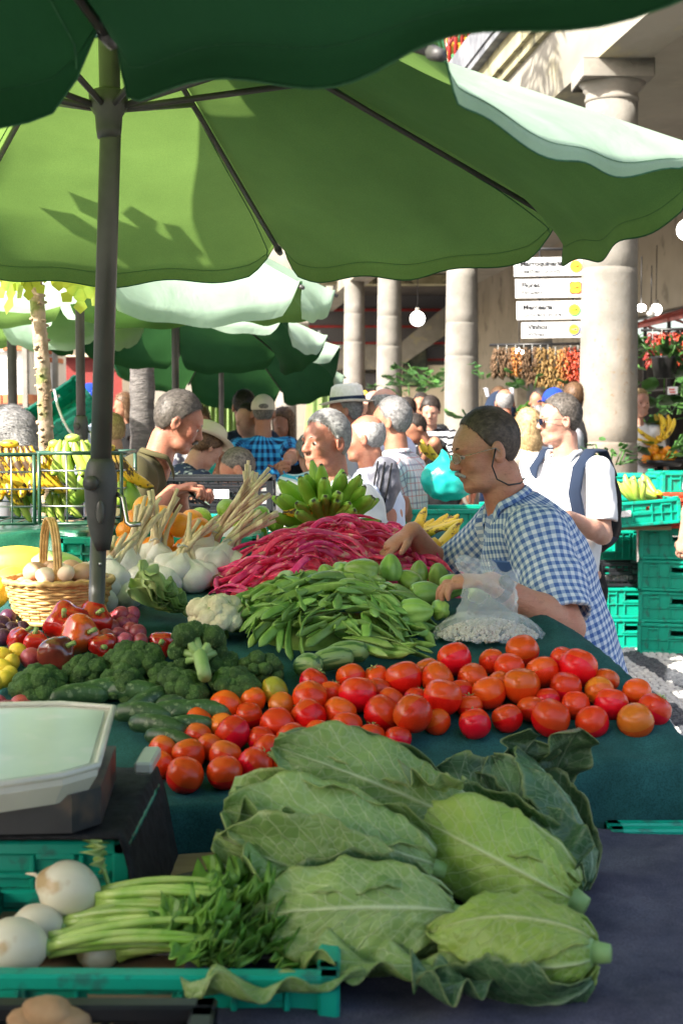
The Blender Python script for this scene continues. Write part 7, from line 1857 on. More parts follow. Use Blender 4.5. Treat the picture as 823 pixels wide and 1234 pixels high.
# --- the seller in blue gingham at the right
rz = R(97); loc, H = stand(590, 543, 3.76, 24, rz)
seller = person('person', 'man in blue and white gingham shirt with spectacles on a cord reaching over the beans', loc, rz, H, lean=24, hyaw=4, hpitch=13, skin='weathered', hair=('receding', 'thin'), shirt=W_GING, trousers=C_JEANS,
    res=.0045, brow='brown', mustache='white', glasses='cord', collar=W_GING, sleeve=.9, fat=1.17, flat=.92, slr=1.18, curl=.62, hres=.0035,
    hands={'R': (wp(497, 640, 3.93), wp(560, 700, 4.1), (-.75, -.1, -.65)), 'L': (wp(592, 702, 3.36), wp(740, 790, 3.5), (-1, .1, .0))})
wr = seller['wr']['L']; el = seller['el']['L']; ad = (wr - el).normalized(); Mi = seller['M'].inverted(); c = Mi @ (wr - ad * .035)
adl = (Mi.to_3x3() @ ad).normalized(); qd = adl.to_track_quat('Z', 'Y')
sp1 = part('watch_strap', lathe([(.031, -.011), (.033, 0), (.031, .011)], 20, False), MAT['dark_plastic'], seller['root'], loc=c, rot=qd.to_euler())
part('watch_case', lathe([(0, -.005), (.017, -.005), (.018, .0), (.016, .005), (0, .006)], 20), MAT['dark_plastic'], sp1, loc=qd.inverted() @ V3((-.8, 0, .6)).normalized() * .033, rot=(R(0), R(90), 0))
pk = seller['chl'] + V3((-.115, .118, -.01))
part('shirt_pocket', box((0, 0, 0), (.085, .006, .10), .003), W_GING, seller['root'], loc=pk, rot=(R(-24 - 4), 0, R(32)), smooth=False)
part('belt', lathe([(.150, -.018), (.153, 0), (.150, .018)], 36, False), MAT['dark_plastic'], seller['root'], loc=(0, .0, .945 * seller['s']), scale=(1.04, .86, 1))

# --- man in white polo with navy backpack, behind the seller
rz = R(138); loc, H = stand(676, 508, 6.4, 3, rz)
pack = person('person', 'man in white polo and sunglasses with backpack straps, standing before the stout column', loc, rz, H, lean=3, hyaw=-40, hpitch=3, skin='fair', hair=('short', 'saltpepper'), shirt=C_WHITE, trousers=C_BLACK, res=.0065, brow='saltpepper',
    glasses='sun', collar=C_WHITE, sleeve=.78, fat=1.1, hands={'L': (wp(684, 622, 6.1), wp(770, 690, 6.4), (-1, 0, 0)), 'R': (wp(640, 640, 6.1), wp(560, 720, 7.2), (-.5, 0, -1))})
bp_ = thing('backpack', 'navy and black backpack on the man in the white polo', 'backpack', pack['M'] @ (pack['chl'] + V3((0, -.2, 0))), rz)
def packf(p): return smin(ell(p, (0, 0, -.05), (.155, .10, .23)), ell(p, (0, -.06, -.13), (.12, .08, .13)), .03) + .004 * wob(p, 20, 1)
part('bag_body', sdf_mesh(packf, (-.2, -.2, -.33), (.2, .16, .24), .012), C_BLACK, bp_)
for sg in (-1, 1):
    o = pack['chl'] - (pack['chl'] + V3((0, -.2, 0)))
    part('strap', tube([V3((sg * .10, -.02 + .0, .10)), V3((sg * .115, .09, .215)), V3((sg * .12, .20, .215)), V3((sg * .118, .292, .14)), V3((sg * .118, .322, .03)), V3((sg * .13, .30, -.08)), V3((sg * .16, .22, -.16)), V3((sg * .15, .05, -.20))], .030, 10, flat=(.28, 1.0), up=(0, 1, 0)), C_NAVY, bp_)

# --- central man in white polo, looking left
rz = R(125); loc, H = stand(390, 535, 5.0, 8, rz)
mid = person('person', 'grey-haired sunburnt man in white polo looking left behind the green bananas', loc, rz, H, lean=8, hyaw=4, hpitch=2, skin='red', hair=('short', 'white'), shirt=C_POLO, trousers=C_KHAKI, res=.0055, brow='white', collar=C_POLO, sleeve=.8, fat=1.2, flat=.85, slr=1.1, neckopen=.035,
    hands={'L': (wp(372, 670, 4.8), wp(420, 740, 4.5), (-1, 0, 0)), 'R': (wp(350, 665, 5.0), wp(300, 710, 5.5), (-1, 0, 0))})
part('collar_trim', tube([mid['nbl'] + V3((sg_ * .0, 0, 0)) + mid['sd'](1) * (.012 - .055 * t) + V3((-.070 + .045 * t, .030 + .075 * t, .0)) for sg_, t in ((0, 0), (0, .25), (0, .5), (0, .75), (0, 1))], .004, 6), C_NAVY, mid['root'])
# --- man bent over in white T-shirt
rz = R(84); loc, H = stand(297, 566, 7.0, 62, rz, lo=.8)
bent = person('person', 'man in white T-shirt bent double over the crates with shaven head down', V3((loc.x, loc.y, 0)), rz, min(1.8, max(1.6, H)), lean=62, flat=.9, hyaw=0, hpitch=30, skin='red', hair=('cropped', 'saltpepper'), shirt=C_WHITE, trousers=C_KHAKI, res=.008, sleeve=.7, fat=1.05,
    hands={'R': (wp(290, 625, 7.1), wp(330, 600, 7.4)), 'L': (wp(300, 625, 6.8), wp(340, 600, 6.5))})
# --- man in olive polo reading his phone
rz = R(-83); loc, H = stand(203, 505, 5.5, 15, rz, .05)
ol = person('person', 'man with moustache in olive polo looking down at the phone in his hands', loc, rz, H, lean=15, hunch=.05, flat=.9, slr=1.15, hyaw=2, hpitch=24, skin='red', hair=('short', 'saltpepper'), shirt=C_OLIVE, trousers=C_JEANS, res=.0055, brow='saltpepper', mustache='saltpepper', collar=C_OLIVE, sleeve=.86, fat=1.2, curl=.9,
    hands={'R': (wp(208, 592, 5.25), wp(135, 620, 5.2), (.9, -.1, .15)), 'L': (wp(218, 594, 5.5), wp(150, 640, 6.0), (1, 0, .1))})
collar_and_buttons(ol, MAT['scale_rim'], 2)
ph = thing('phone', 'black smartphone in a patterned case held by the man in olive', 'phone', wp(237, 598, 5.3), 0, rot=(R(20), R(30), R(35)))
part('case', box((0, 0, 0), (.078, .155, .010), .004), MAT['dark_plastic'], ph, smooth=False); part('screen', box((0, 0, .0055), (.068, .142, .001)), MAT['sun_lens'], ph, smooth=False)
for k in range(4): part('case_print', box((-.02 + .013 * k, .03 - .025 * k, -.0056), (.012, .02, .001)), pmat('print_gold_%d' % k, (.5, .35, .12), rough=.5), ph, smooth=False)
# --- person in navy print and sun hat beside him
rz = R(-50); loc, H = stand(238, 534, 7.4, 26, rz)
nv = person('person', 'woman in navy leaf-print top and cream sun hat behind the man in olive', loc, rz, H, lean=26, hyaw=0, hpitch=35, skin='fair', hair=('bun', 'brown'), shirt=W_NAVYDOT, trousers=C_BLACK, res=.009, sleeve=.6, female=True,
    hands={'R': (wp(222, 590, 7.1), wp(190, 640, 7.5)), 'L': (wp(236, 595, 7.0), wp(262, 620, 7.3))})
hatpart(nv, 'brim', C_CREAM, tilt=8, brim=.065, ch=.09)
# --- shoppers in the middle distance
def man(px, py, Y, face_deg, label, **k):
    rz_ = R(face_deg - 90); loc_, H_ = stand(px, py, Y, k.get('lean', 4), rz_)
    k.setdefault('slr', 1.1); k['fat'] = k.get('fat', 1) * 1.06; k.setdefault('res', .0075 if Y < 8 else .011); k.setdefault('face', Y < 7.5)
    return person('person', label, loc_, rz_, H_, **k)
pb_ = man(437, 531, 6.3, 165, 'stout balding man in pale blue shirt clutching a grey bag under his arm', skin='red', hair=('ring', 'white'), shirt=C_LBLUE, trousers=C_GREY, sleeve=.86, fat=1.15, collar=C_LBLUE, lean=7,
         hands={'L': (wp(452, 604, 6.1), wp(480, 650, 5.9), (-1, 0, 0)), 'R': (wp(420, 620, 6.5), wp(400, 640, 6.9))})
bgp = thing('clutch_bag', 'grey crumpled leather clutch under the arm of the man in pale blue', 'bag', wp(462, 585, 6.05), 0, rot=(0, R(8), R(10)))
part('bag_body', sdf_mesh(lambda p: ell(p, (0, 0, 0), (.075, .04, .125)) + .006 * wob(p, 28, 3) + .005 * wob(p, 60, 1), (-.12, -.08, -.17), (.12, .08, .17), .007), pmat('grey_leather', (.09, .09, .11), (.15, .15, .18), scale=20, rough=.5, bs=.5, bscale=60), bgp)
for k in range(3): part('fold_seam', tube([(-.055 + .03 * k, -.036, -.10), (-.05 + .03 * k, -.043, 0), (-.045 + .03 * k, -.036, .10)], .004, 5), C_BLACK, bgp)
hm = man(413, 497, 8.2, 175, 'man in white straw hat with navy band between the white polo and pale blue shirt', skin='red', hair=('short', 'grey'), shirt=C_GREY, trousers=C_KHAKI, hunch=0)
hatpart(hm, 'brim', C_STRAW, C_NAVY, tilt=-4, brim=.068, ch=.105)
man(459, 494, 8.2, 150, 'tall man with thinning grey hair in pale lavender shirt seen from behind', skin='fair', hair=('ring', 'grey'), shirt=C_LAV, trousers=C_KHAKI, sleeve=.8, fat=1.1)
man(447, 492, 10.2, 200, 'pink-faced white-haired man peeping out behind the lavender shirt', skin='fair', hair=('ring', 'white'), shirt=C_WHITE, trousers=C_KHAKI)
pl_ = man(468, 510, 6.8, 160, 'grey-haired man in white and red plaid shirt and jeans facing away to the left', skin='tan', hair=('short', 'grey'), shirt=W_PLAID, trousers=C_JEANS, sleeve=.85, fat=1.08, lean=6, collar=W_PLAID, res=.007,
         hands={'L': (wp(487, 604, 6.5), wp(500, 650, 6.6), (-.5, 0, -1)), 'R': (wp(455, 610, 6.9), wp(470, 650, 7.2))})
bc = man(317, 500, 9.6, 95, 'man in turquoise and navy checked shirt and beige cap seen from behind', skin='tan', hair=('cropped', 'saltpepper'), shirt=W_CHECK, trousers=C_KHAKI, sleeve=.85, fat=1.12, hands={'L': (wp(262, 545, 8.9), wp(280, 600, 8.6), (-1, 0, 0)), 'R': (wp(345, 560, 8.9), wp(375, 560, 9))})
hatpart(bc, 'capback', C_CREAM)
man(293, 492, 10.2, 110, 'dark-haired man in navy T-shirt reaching left beside the capped man', skin='tan', hair=('short', 'dark'), shirt=C_NAVY, trousers=C_BLACK, hands={'L': (wp(258, 525, 10), wp(275, 560, 9.5), (-1, 0, .4)), 'R': (wp(290, 560, 10), wp(320, 560, 10))})
man(296, 508, 9.7, 230, 'black-haired youngster bending between the navy T-shirt and the capped man', skin='fair', hair=('short', 'dark'), shirt=C_BLACK, trousers=C_BLACK, lean=14, fat=.85)
man(340, 512, 10.5, 250, 'brown-haired woman in dark top right of the capped man', skin='tan', hair=('long', 'brown'), shirt=C_BLACK, trousers=C_BLACK, female=True)
man(374, 548, 8.2, 110, 'person in turquoise striped shirt stooping behind the sunburnt man', skin='tan', hair=('short', 'grey'), shirt=W_TSTRIPE, trousers=C_KHAKI, lean=48, hpitch=20)
man(240, 512, 9.4, 290, 'person in grey floral top reaching out beside the green curtain', skin='tan', hair=('long', 'brown'), shirt=W_FLORAL, trousers=C_BLACK, female=True, hands={'R': (wp(228, 560, 9.2), wp(235, 590, 9)), 'L': (wp(262, 548, 9.2), wp(262, 580, 9), (-.5, 0, 0))})
sw = man(519, 494, 12.5, 262, 'smiling dark-haired woman in black and white striped top', skin='fair', hair=('bun', 'dark'), shirt=W_STRIPE, trousers=C_BLACK, female=True, hpitch=18, sleeve=.9, face=True, res=.009)
man(491, 496, 12.8, 250, 'dark-haired woman in low-cut black top left of the striped one', skin='fair', hair=('bun', 'dark'), shirt=C_BLACK, trousers=C_BLACK, female=True, hpitch=14, neckopen=.05, face=True, res=.009)
man(507, 490, 14, 255, 'dark-haired man far back between the two smiling women', skin='tan', hair=('short', 'dark'), shirt=C_BLACK, trousers=C_BLACK)
man(506, 515, 11.2, 200, 'man in black T-shirt with blue cuffs stooping before the striped woman', skin='tan', hair=('short', 'dark'), shirt=C_BLACK, trousers=C_JEANS, lean=26, hpitch=25, hands={'L': (wp(510, 555, 11), wp(535, 540, 11)), 'R': (wp(500, 560, 11.2), wp(520, 540, 11.6))})
bk2 = man(600, 465, 13.5, 95, 'tall brown-haired man with dark backpack seen from behind under the chillies', skin='tan', hair=('short', 'brown'), shirt=C_NAVY, trousers=C_JEANS)
b2 = thing('backpack', 'dark grey backpack on the tall man under the hanging chillies', 'backpack', wp(602, 494, 13.2), 0)
part('bag_body', sdf_mesh(packf, (-.2, -.2, -.33), (.2, .16, .24), .016), C_NAVY, b2); [part('strap', tube([(sg * .11, -.02, .12), (sg * .12, .08, .2), (sg * .12, .2, .2)], .022, 6, flat=(.4, 1)), C_GREY, b2) for sg in (-1, 1)]
man(607, 487, 12.6, 100, 'bald man in white shirt below the dark backpack', skin='red', hair=('ring', 'grey'), shirt=C_WHITE, trousers=C_KHAKI)
man(648, 480, 14, 200, 'dark-haired bearded man glancing left beside the blue cap', skin='tan', hair=('short', 'dark'), shirt=C_BLACK, trousers=C_BLACK)
c2 = man(664, 490, 11, 120, 'person in bright blue cap behind the man in sunglasses', skin='tan', hair=('short', 'dark'), shirt=C_GREY, trousers=C_BLACK); hatpart(c2, 'cap', C_PHARE)
man(690, 480, 12, 95, 'brown-haired man behind the head of the man in sunglasses, at the column edge', skin='tan', hair=('short', 'brown'), shirt=C_BLACK, trousers=C_BLACK)
man(644, 512, 9.2, 130, 'broad person in pale checked shirt between gingham seller and sunglasses man', skin='fair', hair=('short', 'grey'), shirt=W_LPLAID, trousers=C_KHAKI, fat=1.1)
man(634, 516, 9.0, 110, 'long-haired blond woman beside the pale checked shirt', skin='fair', hair=('long', 'blond'), shirt=C_CREAM, trousers=C_KHAKI, female=True)
wm = man(771, 487, 12.6, 285, 'smiling grey-blond woman in white blouse half hidden right of the stout column', skin='fair', hair=('short', 'blond'), shirt=C_WHITE, trousers=C_PINK, female=True, face=True, hres=.006, sleeve=.5, neckopen=.04, res=.009)
man(864, 503, 9, 120, 'person in lilac-grey T-shirt cut by the right edge', skin='fair', hair=('short', 'grey'), shirt=C_GREY, trousers=C_KHAKI, sleeve=.85)
# left side
man(86, 478, 14, 285, 'bearded man in spectacles and white shirt in front of the maroon shutter', skin='brown', hair=('short', 'dark'), shirt=C_WHITE, trousers=C_BLACK, face=True, glasses='plain', res=.009)
lc = man(104, 484, 11.5, 175, 'man in navy blue cap and pale shirt carrying the tilted green crate', skin='fair', hair=('short', 'grey'), shirt=C_LBLUE, trousers=C_GREY, fat=1.15); hatpart(lc, 'cap', C_PHARE)
man(108, 471, 14.5, 120, 'dark-haired person behind the navy blue cap', skin='brown', hair=('short', 'dark'), shirt=C_BLACK, trousers=C_BLACK)
man(148, 490, 14.2, 210, 'woman with dark hair in sleeveless black dress left of the palm trunk', skin='tan', hair=('long', 'brown'), shirt=C_BLACK, trousers=C_BLACK, female=True, sleeve=.2)
man(134, 522, 8.6, 120, 'short blond person low behind the pole', skin='fair', hair=('short', 'blond'), shirt=C_LBLUE, trousers=C_GREY, lean=16)
man(22, 528, 5.4, 150, 'person with curly blue-grey hair stooping behind the left-edge bananas', skin='red', hair=('long', 'grey'), shirt=C_GREY, trousers=C_BLACK, lean=22, hpitch=22, face=True)
tc_ = crate('crate', 'bright green crate tilted on edge in the hands of the man in the navy cap', wp(84, 508, 11), R(25), .5, .36, .2, rot=(R(38), R(-35), R(10)))

# ---------------------------------------------------------------- crates and goods at the right
def rc(label, px, pyb, Y, **k):
    p = P(px, pyb, Y); return p
Yc = 10.0; x0 = P(762, 780, Yc).x; hc_ = .215
crate('crate', 'bottom green crate of the stack beside the striped pavement', (x0, Yc + .2, 0), 0, .46, .36, hc_, group='green crates stacked at the right')
crate('crate', 'second green crate from the ground, under the small black crate', (x0, Yc + .2, hc_ + .004), R(.5), .46, .36, hc_, group='green crates stacked at the right')
crate('crate', 'small black slotted crate with white onions on the two stacked green crates', (P(748, 700, Yc).x, Yc + .17, 2 * hc_ + .01), R(3), .30, .24, .17, mat='crate_black', style=1, clips=False)
for k in range(5):
    on = sphereish(.035, MT['garlic'], k, .9, name='onion') if k == 0 else on; single('onion', on, None, 'white onion lying in the small black crate', 'onion', loc=(P(738 + 6 * k, 700, Yc).x, Yc + .16, 2 * hc_ + .06), group='onions in the small black crate')
crate('crate', 'tall green crate standing behind the small black one', (P(748, 690, Yc).x, Yc + .62, .43), 0, .40, .36, .38, group='green crates stacked at the right')
crate('crate', 'green crate on the ground behind the stack', (P(748, 690, Yc).x, Yc + .62, 0), 0, .46, .36, hc_ * 1.95)
pw = single('wooden_pallet_board', box((P(752, 637, 9.7).x, 10.0, P(0, 632, 9.7).z - .02), (.62, .7, .03), .004), MAT['wood'], 'weathered wooden board under the crate with pale green bananas', 'board', smooth=False)
zt = P(0, 632, 9.7).z
cb = crate('crate', 'open green crate with paper label and pale green bananas on its rim', (P(768, 610, 9.6).x, 9.75, zt), R(-6), .54, .42, .17, paper=-.12, rot=(0, R(-4), R(8)))
banana_bunch('pale green bananas curling over the rim of the labelled crate', wp(773, 606, 9.62), 'ban_lime', 6, 2.0, 2, rot=(R(10), R(-10), R(200)), s=1.35)
banana_bunch('second cluster of pale green bananas behind the first on the labelled crate', wp(793, 598, 9.75), 'ban_lime', 5, 1.8, 1, rot=(R(-20), R(10), R(150)), s=1.3)
crate('crate', 'large green crate behind the pale bananas, its back panel facing out', (P(778, 590, 10.3).x, 10.5, P(0, 612, 10.3).z), R(-10), .50, .36, .24)
crate('crate', 'large green crate cut by the right edge behind the bananas', (P(822, 590, 10.1).x + .12, 10.35, P(0, 610, 10.3).z), R(4), .55, .4, .25)
xr = P(812, 700, 9.6).x + .12
for k, (z, lab) in enumerate(((0, 'green crate at the foot of the right-edge stack'), (.22, 'second green crate of the right-edge stack'), (.44, 'third green crate of the right-edge stack'), (.66, 'top green crate of the right-edge stack under the orange-red ones'))):
    crate('crate', lab, (xr, 9.95 + .02 * (k % 2), z), R(-14 + 3 * (k % 2)), .56, .4, .215, group='green crates stacked at the right edge')
crate('crate', 'orange-red slatted crate above the right-edge green stack', (xr + .0, 9.85, .885), R(-12), .52, .4, .17, mat='crate_red', style=2)
crate('crate', 'upper orange-red crate rim under the large green crate at the right edge', (xr + .05, 10.0, 1.06), R(-8), .5, .4, .06, mat='crate_red', style=1, clips=False)
# green crates and goods on the stall behind the magenta beans
st2 = thing('middle_table', 'low table of mixed goods between the shoppers in the middle', 'table', (.6, 7.3, 0))
part('table_top', box((.55, 7.4, .83), (1.1, .9, .03)), MAT['wood'], st2, True, False)
for (x, y) in ((.05, 7.0), (1.05, 7.0), (.05, 7.8), (1.05, 7.8)): part('leg', box((x, y, .41), (.05, .05, .82)), MAT['wood'], st2, True, False)
crate('crate', 'green crate rim under the knotted teal bag', (P(525, 600, 6.6).x, 6.8, .98), R(3), .6, .4, .22)
crate('crate', 'green crate below the teal bag crate', (P(525, 600, 6.6).x, 6.8, .76), R(0), .6, .4, .21)
def teal(p): return smin(ell(p, (0, 0, .09), (.13, .10, .10)), rcone(p, (0, 0, .16), (-.03, 0, .225), .04, .014), .05) + .008 * np.abs(wob(p, 26, 2)) + .004 * wob(p, 60, 4)
single('plastic_bag', sdf_mesh(teal, (-.19, -.16, -.03), (.19, .16, .28), .007), MT['bag_teal'], 'knotted turquoise plastic bag behind the moustache of the gingham seller', 'bag', loc=wp(540, 602, 6.5))
banana_bunch('small yellow bananas peeping over the turquoise bag', wp(535, 556, 7.0), 'ban_yellow', 4, 1.4, 1, rot=(0, 0, R(190)))
ch_ = [sphereish(.04, MT['lime'], 31, 1.1, name='produce'), sphereish(.035, MT['plum'], 32, name='produce'), sphereish(.035, MT['lemon'], 33, name='produce')]
for k in range(26):
    j = k % 3; single(('green_guava', 'red_fruit', 'yellow_guava')[j], ch_[j], None, ['round green fruit among the mixed goods beside the turquoise bag', 'red fruit among the mixed goods beside the turquoise bag', 'yellow fruit among the mixed goods beside the turquoise bag'][j], 'fruit', loc=(P(500 + 3.6 * k, 590, 7.0).x, 6.98 + .05 * (k * 7 % 9), .885), group=['green', 'red', 'yellow'][j] + ' fruit on the middle table')
# second stall at the left middle: black crates before the bent man
for i, (px, py, Y, m, lab) in enumerate([(262, 596, 6.4, 'crate_black', 'black crate with white tag between the phone and the bent man'), (236, 606, 6.9, 'crate_black', 'black crate left of the tagged one behind the phone'), (250, 622, 6.2, 'crate_green', 'green crate under the tagged black crate'), (318, 628, 6.25, 'crate_green', 'green crate under the bent man hands')]):
    p = P(px, py, Y); crate('crate', lab, (p.x, Y + .15, p.z - .09 if m == 'crate_black' else p.z - .16), 0, .5, .34, .17, mat=m, style=1, paper=.02 if i == 0 else None, clips=False)
st3 = thing('side_table', 'table carrying the black crates in front of the bent man', 'table', (P(280, 600, 6.4).x, 6.5, 0))
part('table_top', box((P(280, 600, 6.4).x, 6.5, .98), (1.1, .5, .03)), MAT['wood'], st3, True, False)
for dx in (-.5, .5): part('leg', box((P(280, 600, 6.4).x + dx, 6.5, .48), (.05, .4, .96)), MAT['wood'], st3, True, False)
tb3 = single('plastic_bag', sdf_mesh(lambda p: ell(p, (0, 0, 0), (.07, .05, .13)) + .01 * np.abs(wob(p, 26, 2)), (-.12, -.1, -.18), (.12, .1, .18), .01), MT['bag_teal'], 'small teal bag hanging from the hand beside the floral top', 'bag', loc=wp(248, 552, 8.8))

# ---------------------------------------------------------------- hanging sign boards
def text_mesh(body, size, mat, bold=False):
    cu = bpy.data.curves.new('lettering', 'FONT'); cu.body = body; cu.size = size; cu.extrude = .001; cu.offset = .0018 if bold else .0004; cu.resolution_u = 3
    o = bpy.data.objects.new('lettering_source', cu); COL.objects.link(o); dg = bpy.context.evaluated_depsgraph_get(); me = bpy.data.meshes.new_from_object(o.evaluated_get(dg)); bpy.data.objects.remove(o)
    me.materials.clear(); me.materials.append(mat); return me
M_('sign_white', (.80, .80, .79), rough=.45); M_('ink', (.012, .012, .015), rough=.6); M_('ink_grey', (.10, .10, .11), rough=.6); M_('icon_orange', (.90, .28, .05), rough=.5); M_('icon_yellow', (.90, .62, .03), rough=.5); M_('icon_lime', (.58, .72, .03), rough=.5); M_('icon_green', (.05, .32, .10), rough=.5); M_('icon_blue', (.03, .08, .30), rough=.5); M_('icon_red', (.75, .06, .03), rough=.5)
YS = 12.1
SG = [('Marroquinaria', 'Leather Goods', 619, 309, 704, 334, 'icon_orange', 'icon_yellow', 'disc', 0), ('Flores', 'Flowers', 621, 334, 704, 360, 'icon_red', 'icon_yellow', 'flower', 1.5), ('Mercearia', 'Grocery store', 623, 361, 703, 386, 'icon_green', 'icon_lime', 'disc', 2.0), ('Vinhos', 'Wines', 629, 386, 703, 408, 'icon_blue', 'icon_yellow', 'disc', 1.5)]
for i, (a, b, x0_, y0_, x1_, y1_, ring_, fill_, kind, tl_) in enumerate(SG):
    c0, c1 = P(x0_, y1_, YS), P(x1_, y0_, YS); wd, ht = c1.x - c0.x, c1.z - c0.z; ctr = (c0 + c1) / 2
    root = thing('sign_board', ['topmost white sign board reading Marroquinaria, Leather Goods, with orange arrow disc', 'second white sign board reading Flores, Flowers, with flower-shaped icon', 'third white sign board reading Mercearia, Grocery store, with green arrow disc', 'lowest and shortest white sign board reading Vinhos, Wines'][i], 'sign', (ctr.x, YS + .02 * i, ctr.z), group='market direction signs', rot=(0, R(-1.0), 0))
    part('board', box((0, 0, 0), (wd, .018, ht * .90), .003), MAT['sign_white'], root, smooth=False)
    for txt, zz, sz, mt_ in ((a, .008, .062, 'ink'), (b, -.052, .056, 'ink')):
        part('lettering', text_mesh(txt, sz, MAT[mt_], txt == a), None, root, loc=(-wd / 2 + .05, -.0115, zz), rot=(R(90), 0, 0), smooth=False)
    ic = (wd / 2 - .075, -.012, .0)
    if kind == 'disc':
        d = part('icon_ring', lathe([(0, 0), (.052, 0), (.052, .004), (0, .004)], 28), MAT[ring_], root, loc=ic, rot=(R(90), 0, 0), smooth=False); part('icon_fill', lathe([(0, .0035), (.042, .0035), (.042, .006), (0, .006)], 28), MAT[fill_], root, loc=ic, rot=(R(90), 0, 0), smooth=False)
    else:
        for rr, dz, mm in ((.058, .002, ring_), (.045, .0045, fill_)):
            V = [(0, 0, dz)] + [(rr * (.82 + .28 * abs(math.cos(2 * (t + .785)))) * math.cos(t) , rr * (.82 + .28 * abs(math.cos(2 * (t + .785)))) * math.sin(t), dz) for t in np.linspace(0, 2 * math.pi, 49)[:-1]]
            F = [(0, 1 + k, 1 + (k + 1) % 48) for k in range(48)]; part('icon_petals', (V, F), MAT[mm], root, loc=ic, rot=(R(90), 0, 0), smooth=False)
    ar = MB(); ar.add(box((0, 0, 0), (.040, .002, .006))); ar.add(box((.011, 0, .007), (.024, .002, .006)), TM((.004, 0, .0), (0, R(45), 0))); ar.add(box((.011, 0, -.007), (.024, .002, .006)), TM((.004, 0, .0), (0, R(-45), 0)))
    part('arrow', ar, MAT['ink' if i == 2 or i == 0 else ring_] if i != 0 else MAT['icon_red'], root, loc=(ic[0], -.020, 0), smooth=False)
hs_ = thing('sign_hanger', 'thin dark steel hanger holding the four white sign boards to the column', 'bracket', wp(700, 300, YS + .06))
part('rod', tube([wp(650, 300, YS + .09), wp(650, 408, YS + .09)], .008, 6), MAT['black_frame'], hs_, True); part('rod', tube([wp(690, 290, YS + .09), wp(690, 406, YS + .09)], .008, 6), MAT['black_frame'], hs_, True); part('arm', tube([wp(640, 300, YS + .09), wp(735, 300, YS + .35)], .012, 6), MAT['black_frame'], hs_, True)

# ---------------------------------------------------------------- lamps
def globe(label, px, py, rp, Y, drop):
    p = P(px, py, Y); r = rp / FPX * Y; root = thing('globe_lamp', label, 'lamp', p, group='hanging globe lamps'); part('glass_globe', ball(r, 24, 16), MAT['lamp_glass'], root); part('cord', tube([(0, 0, r), (0, 0, drop)], .006, 5), MAT['black_frame'], root); part('cap', lathe([(.0, r + .05), (.03, r + .045), (.035, r - .01)], 12), MAT['stone'], root)
globe('round white globe lamp hanging between the pale column and the gingham seller', 503, 384, 9, 20, 1.25); globe('round white globe lamp at the right edge below the parasol rim', 828, 277, 13, 12.8, .9); globe('tiny globe lamp at the right under the awning frame', 790, 373, 7, 18, .8)
for i, (px, py, Y, lab) in enumerate([(625, 424, 15.5, 'small lit bulb over the brown dried bunches'), (772, 371, 14, 'small lit bulb right of the stout column under the awning'), (784, 378, 15, 'pale clear lamp shade beside the lit bulb under the awning')]):
    root = thing('bulb_lamp', lab, 'lamp', wp(px, py, Y)); part('bulb', ball((.05, .05, .035), 14, 10), MAT['bulb_glass'] if i < 2 else MAT['sign_white'], root); part('cord', tube([(0, 0, .03), (0, 0, .5)], .006, 5), MAT['black_frame'], root)

# ---------------------------------------------------------------- dried bunches on the rail
CHM = {'red': pmat('chilli_red', (.34, .025, .012), (.46, .07, .02), scale=30, rough=.4), 'gold': pmat('dried_gold', (.22, .125, .035), (.34, .21, .07), scale=30, rough=.7), 'brown': pmat('dried_brown', (.09, .05, .022), (.16, .09, .045), scale=30, rough=.8), 'orange': pmat('chilli_orange', (.34, .12, .025), (.45, .18, .04), scale=30, rough=.45), 'darkred': pmat('chilli_dark', (.22, .02, .016), (.32, .04, .025), scale=30, rough=.4)}
rail = thing('hanging_rail', 'dark rail from which the dried chilli bunches hang', 'rail', wp(650, 415, 15)); part('bar', tube([wp(590, 416, 15.2), wp(705, 414, 14.9)], .014, 6), MAT['black_frame'], rail, True); part('bar', tube([wp(772, 398, 13.5), wp(840, 396, 13.3)], .014, 6), MAT['black_frame'], rail, True)
q = random.Random(2)
BU = [(600, 'brown', 34), (610, 'brown', 32), (621, 'orange', 30), (631, 'brown', 34), (641, 'brown', 42), (651, 'gold', 44), (660, 'gold', 46), (669, 'gold', 44), (678, 'orange', 44), (687, 'red', 42), (696, 'red', 40), (786, 'darkred', 38), (797, 'red', 36), (808, 'darkred', 36), (819, 'red', 34), (830, 'red', 34)]
pos = ['leftmost', 'second from the left', 'third from the left', 'fourth from the left', 'fifth from the left', 'sixth from the left', 'seventh from the left', 'eighth from the left', 'third from the sign column', 'second from the sign column', 'nearest the stout column', 'first right of the stout column', 'second right of the stout column', 'third right of the stout column', 'fourth right of the stout column', 'farthest right']
for i, (px, c, hgt) in enumerate(BU):
    Y = 15 if px < 740 else 13.4; t_ = wp(px, 419 if px < 740 else 401, Y); L = hgt / FPX * Y; root = thing('dried_bunch', 'bunch of dried %s pods on the rail, %s' % ({'red': 'red chilli', 'orange': 'orange chilli', 'gold': 'golden', 'brown': 'brown', 'darkred': 'dark red chilli'}[c], pos[i]), 'dried bunch', t_, group='dried bunches hanging from the rail')
    mb = MB(); q_ = random.Random(i)
    for k in range(150):
        z = -L * q_.random() ** .8; a = q_.uniform(0, 6.28); rr = .035 + .028 * math.sin(min(1, -z / L) * 3.0); c0 = V3((rr * .4 * math.cos(a), rr * .4 * math.sin(a), z)); e = V3((rr * 1.5 * math.cos(a), rr * 1.3 * math.sin(a), z - q_.uniform(.02, .06)))
        mb.add(tube([c0, (c0 + e) / 2 + V3((0, 0, .015)), e], [.006, .009, .003], 5))
    part('pods', mb, CHM[c], root, stuff=True); part('string', tube([(0, 0, .03), (0, 0, -L * .9)], .004, 4), MAT['string_grey'], root)

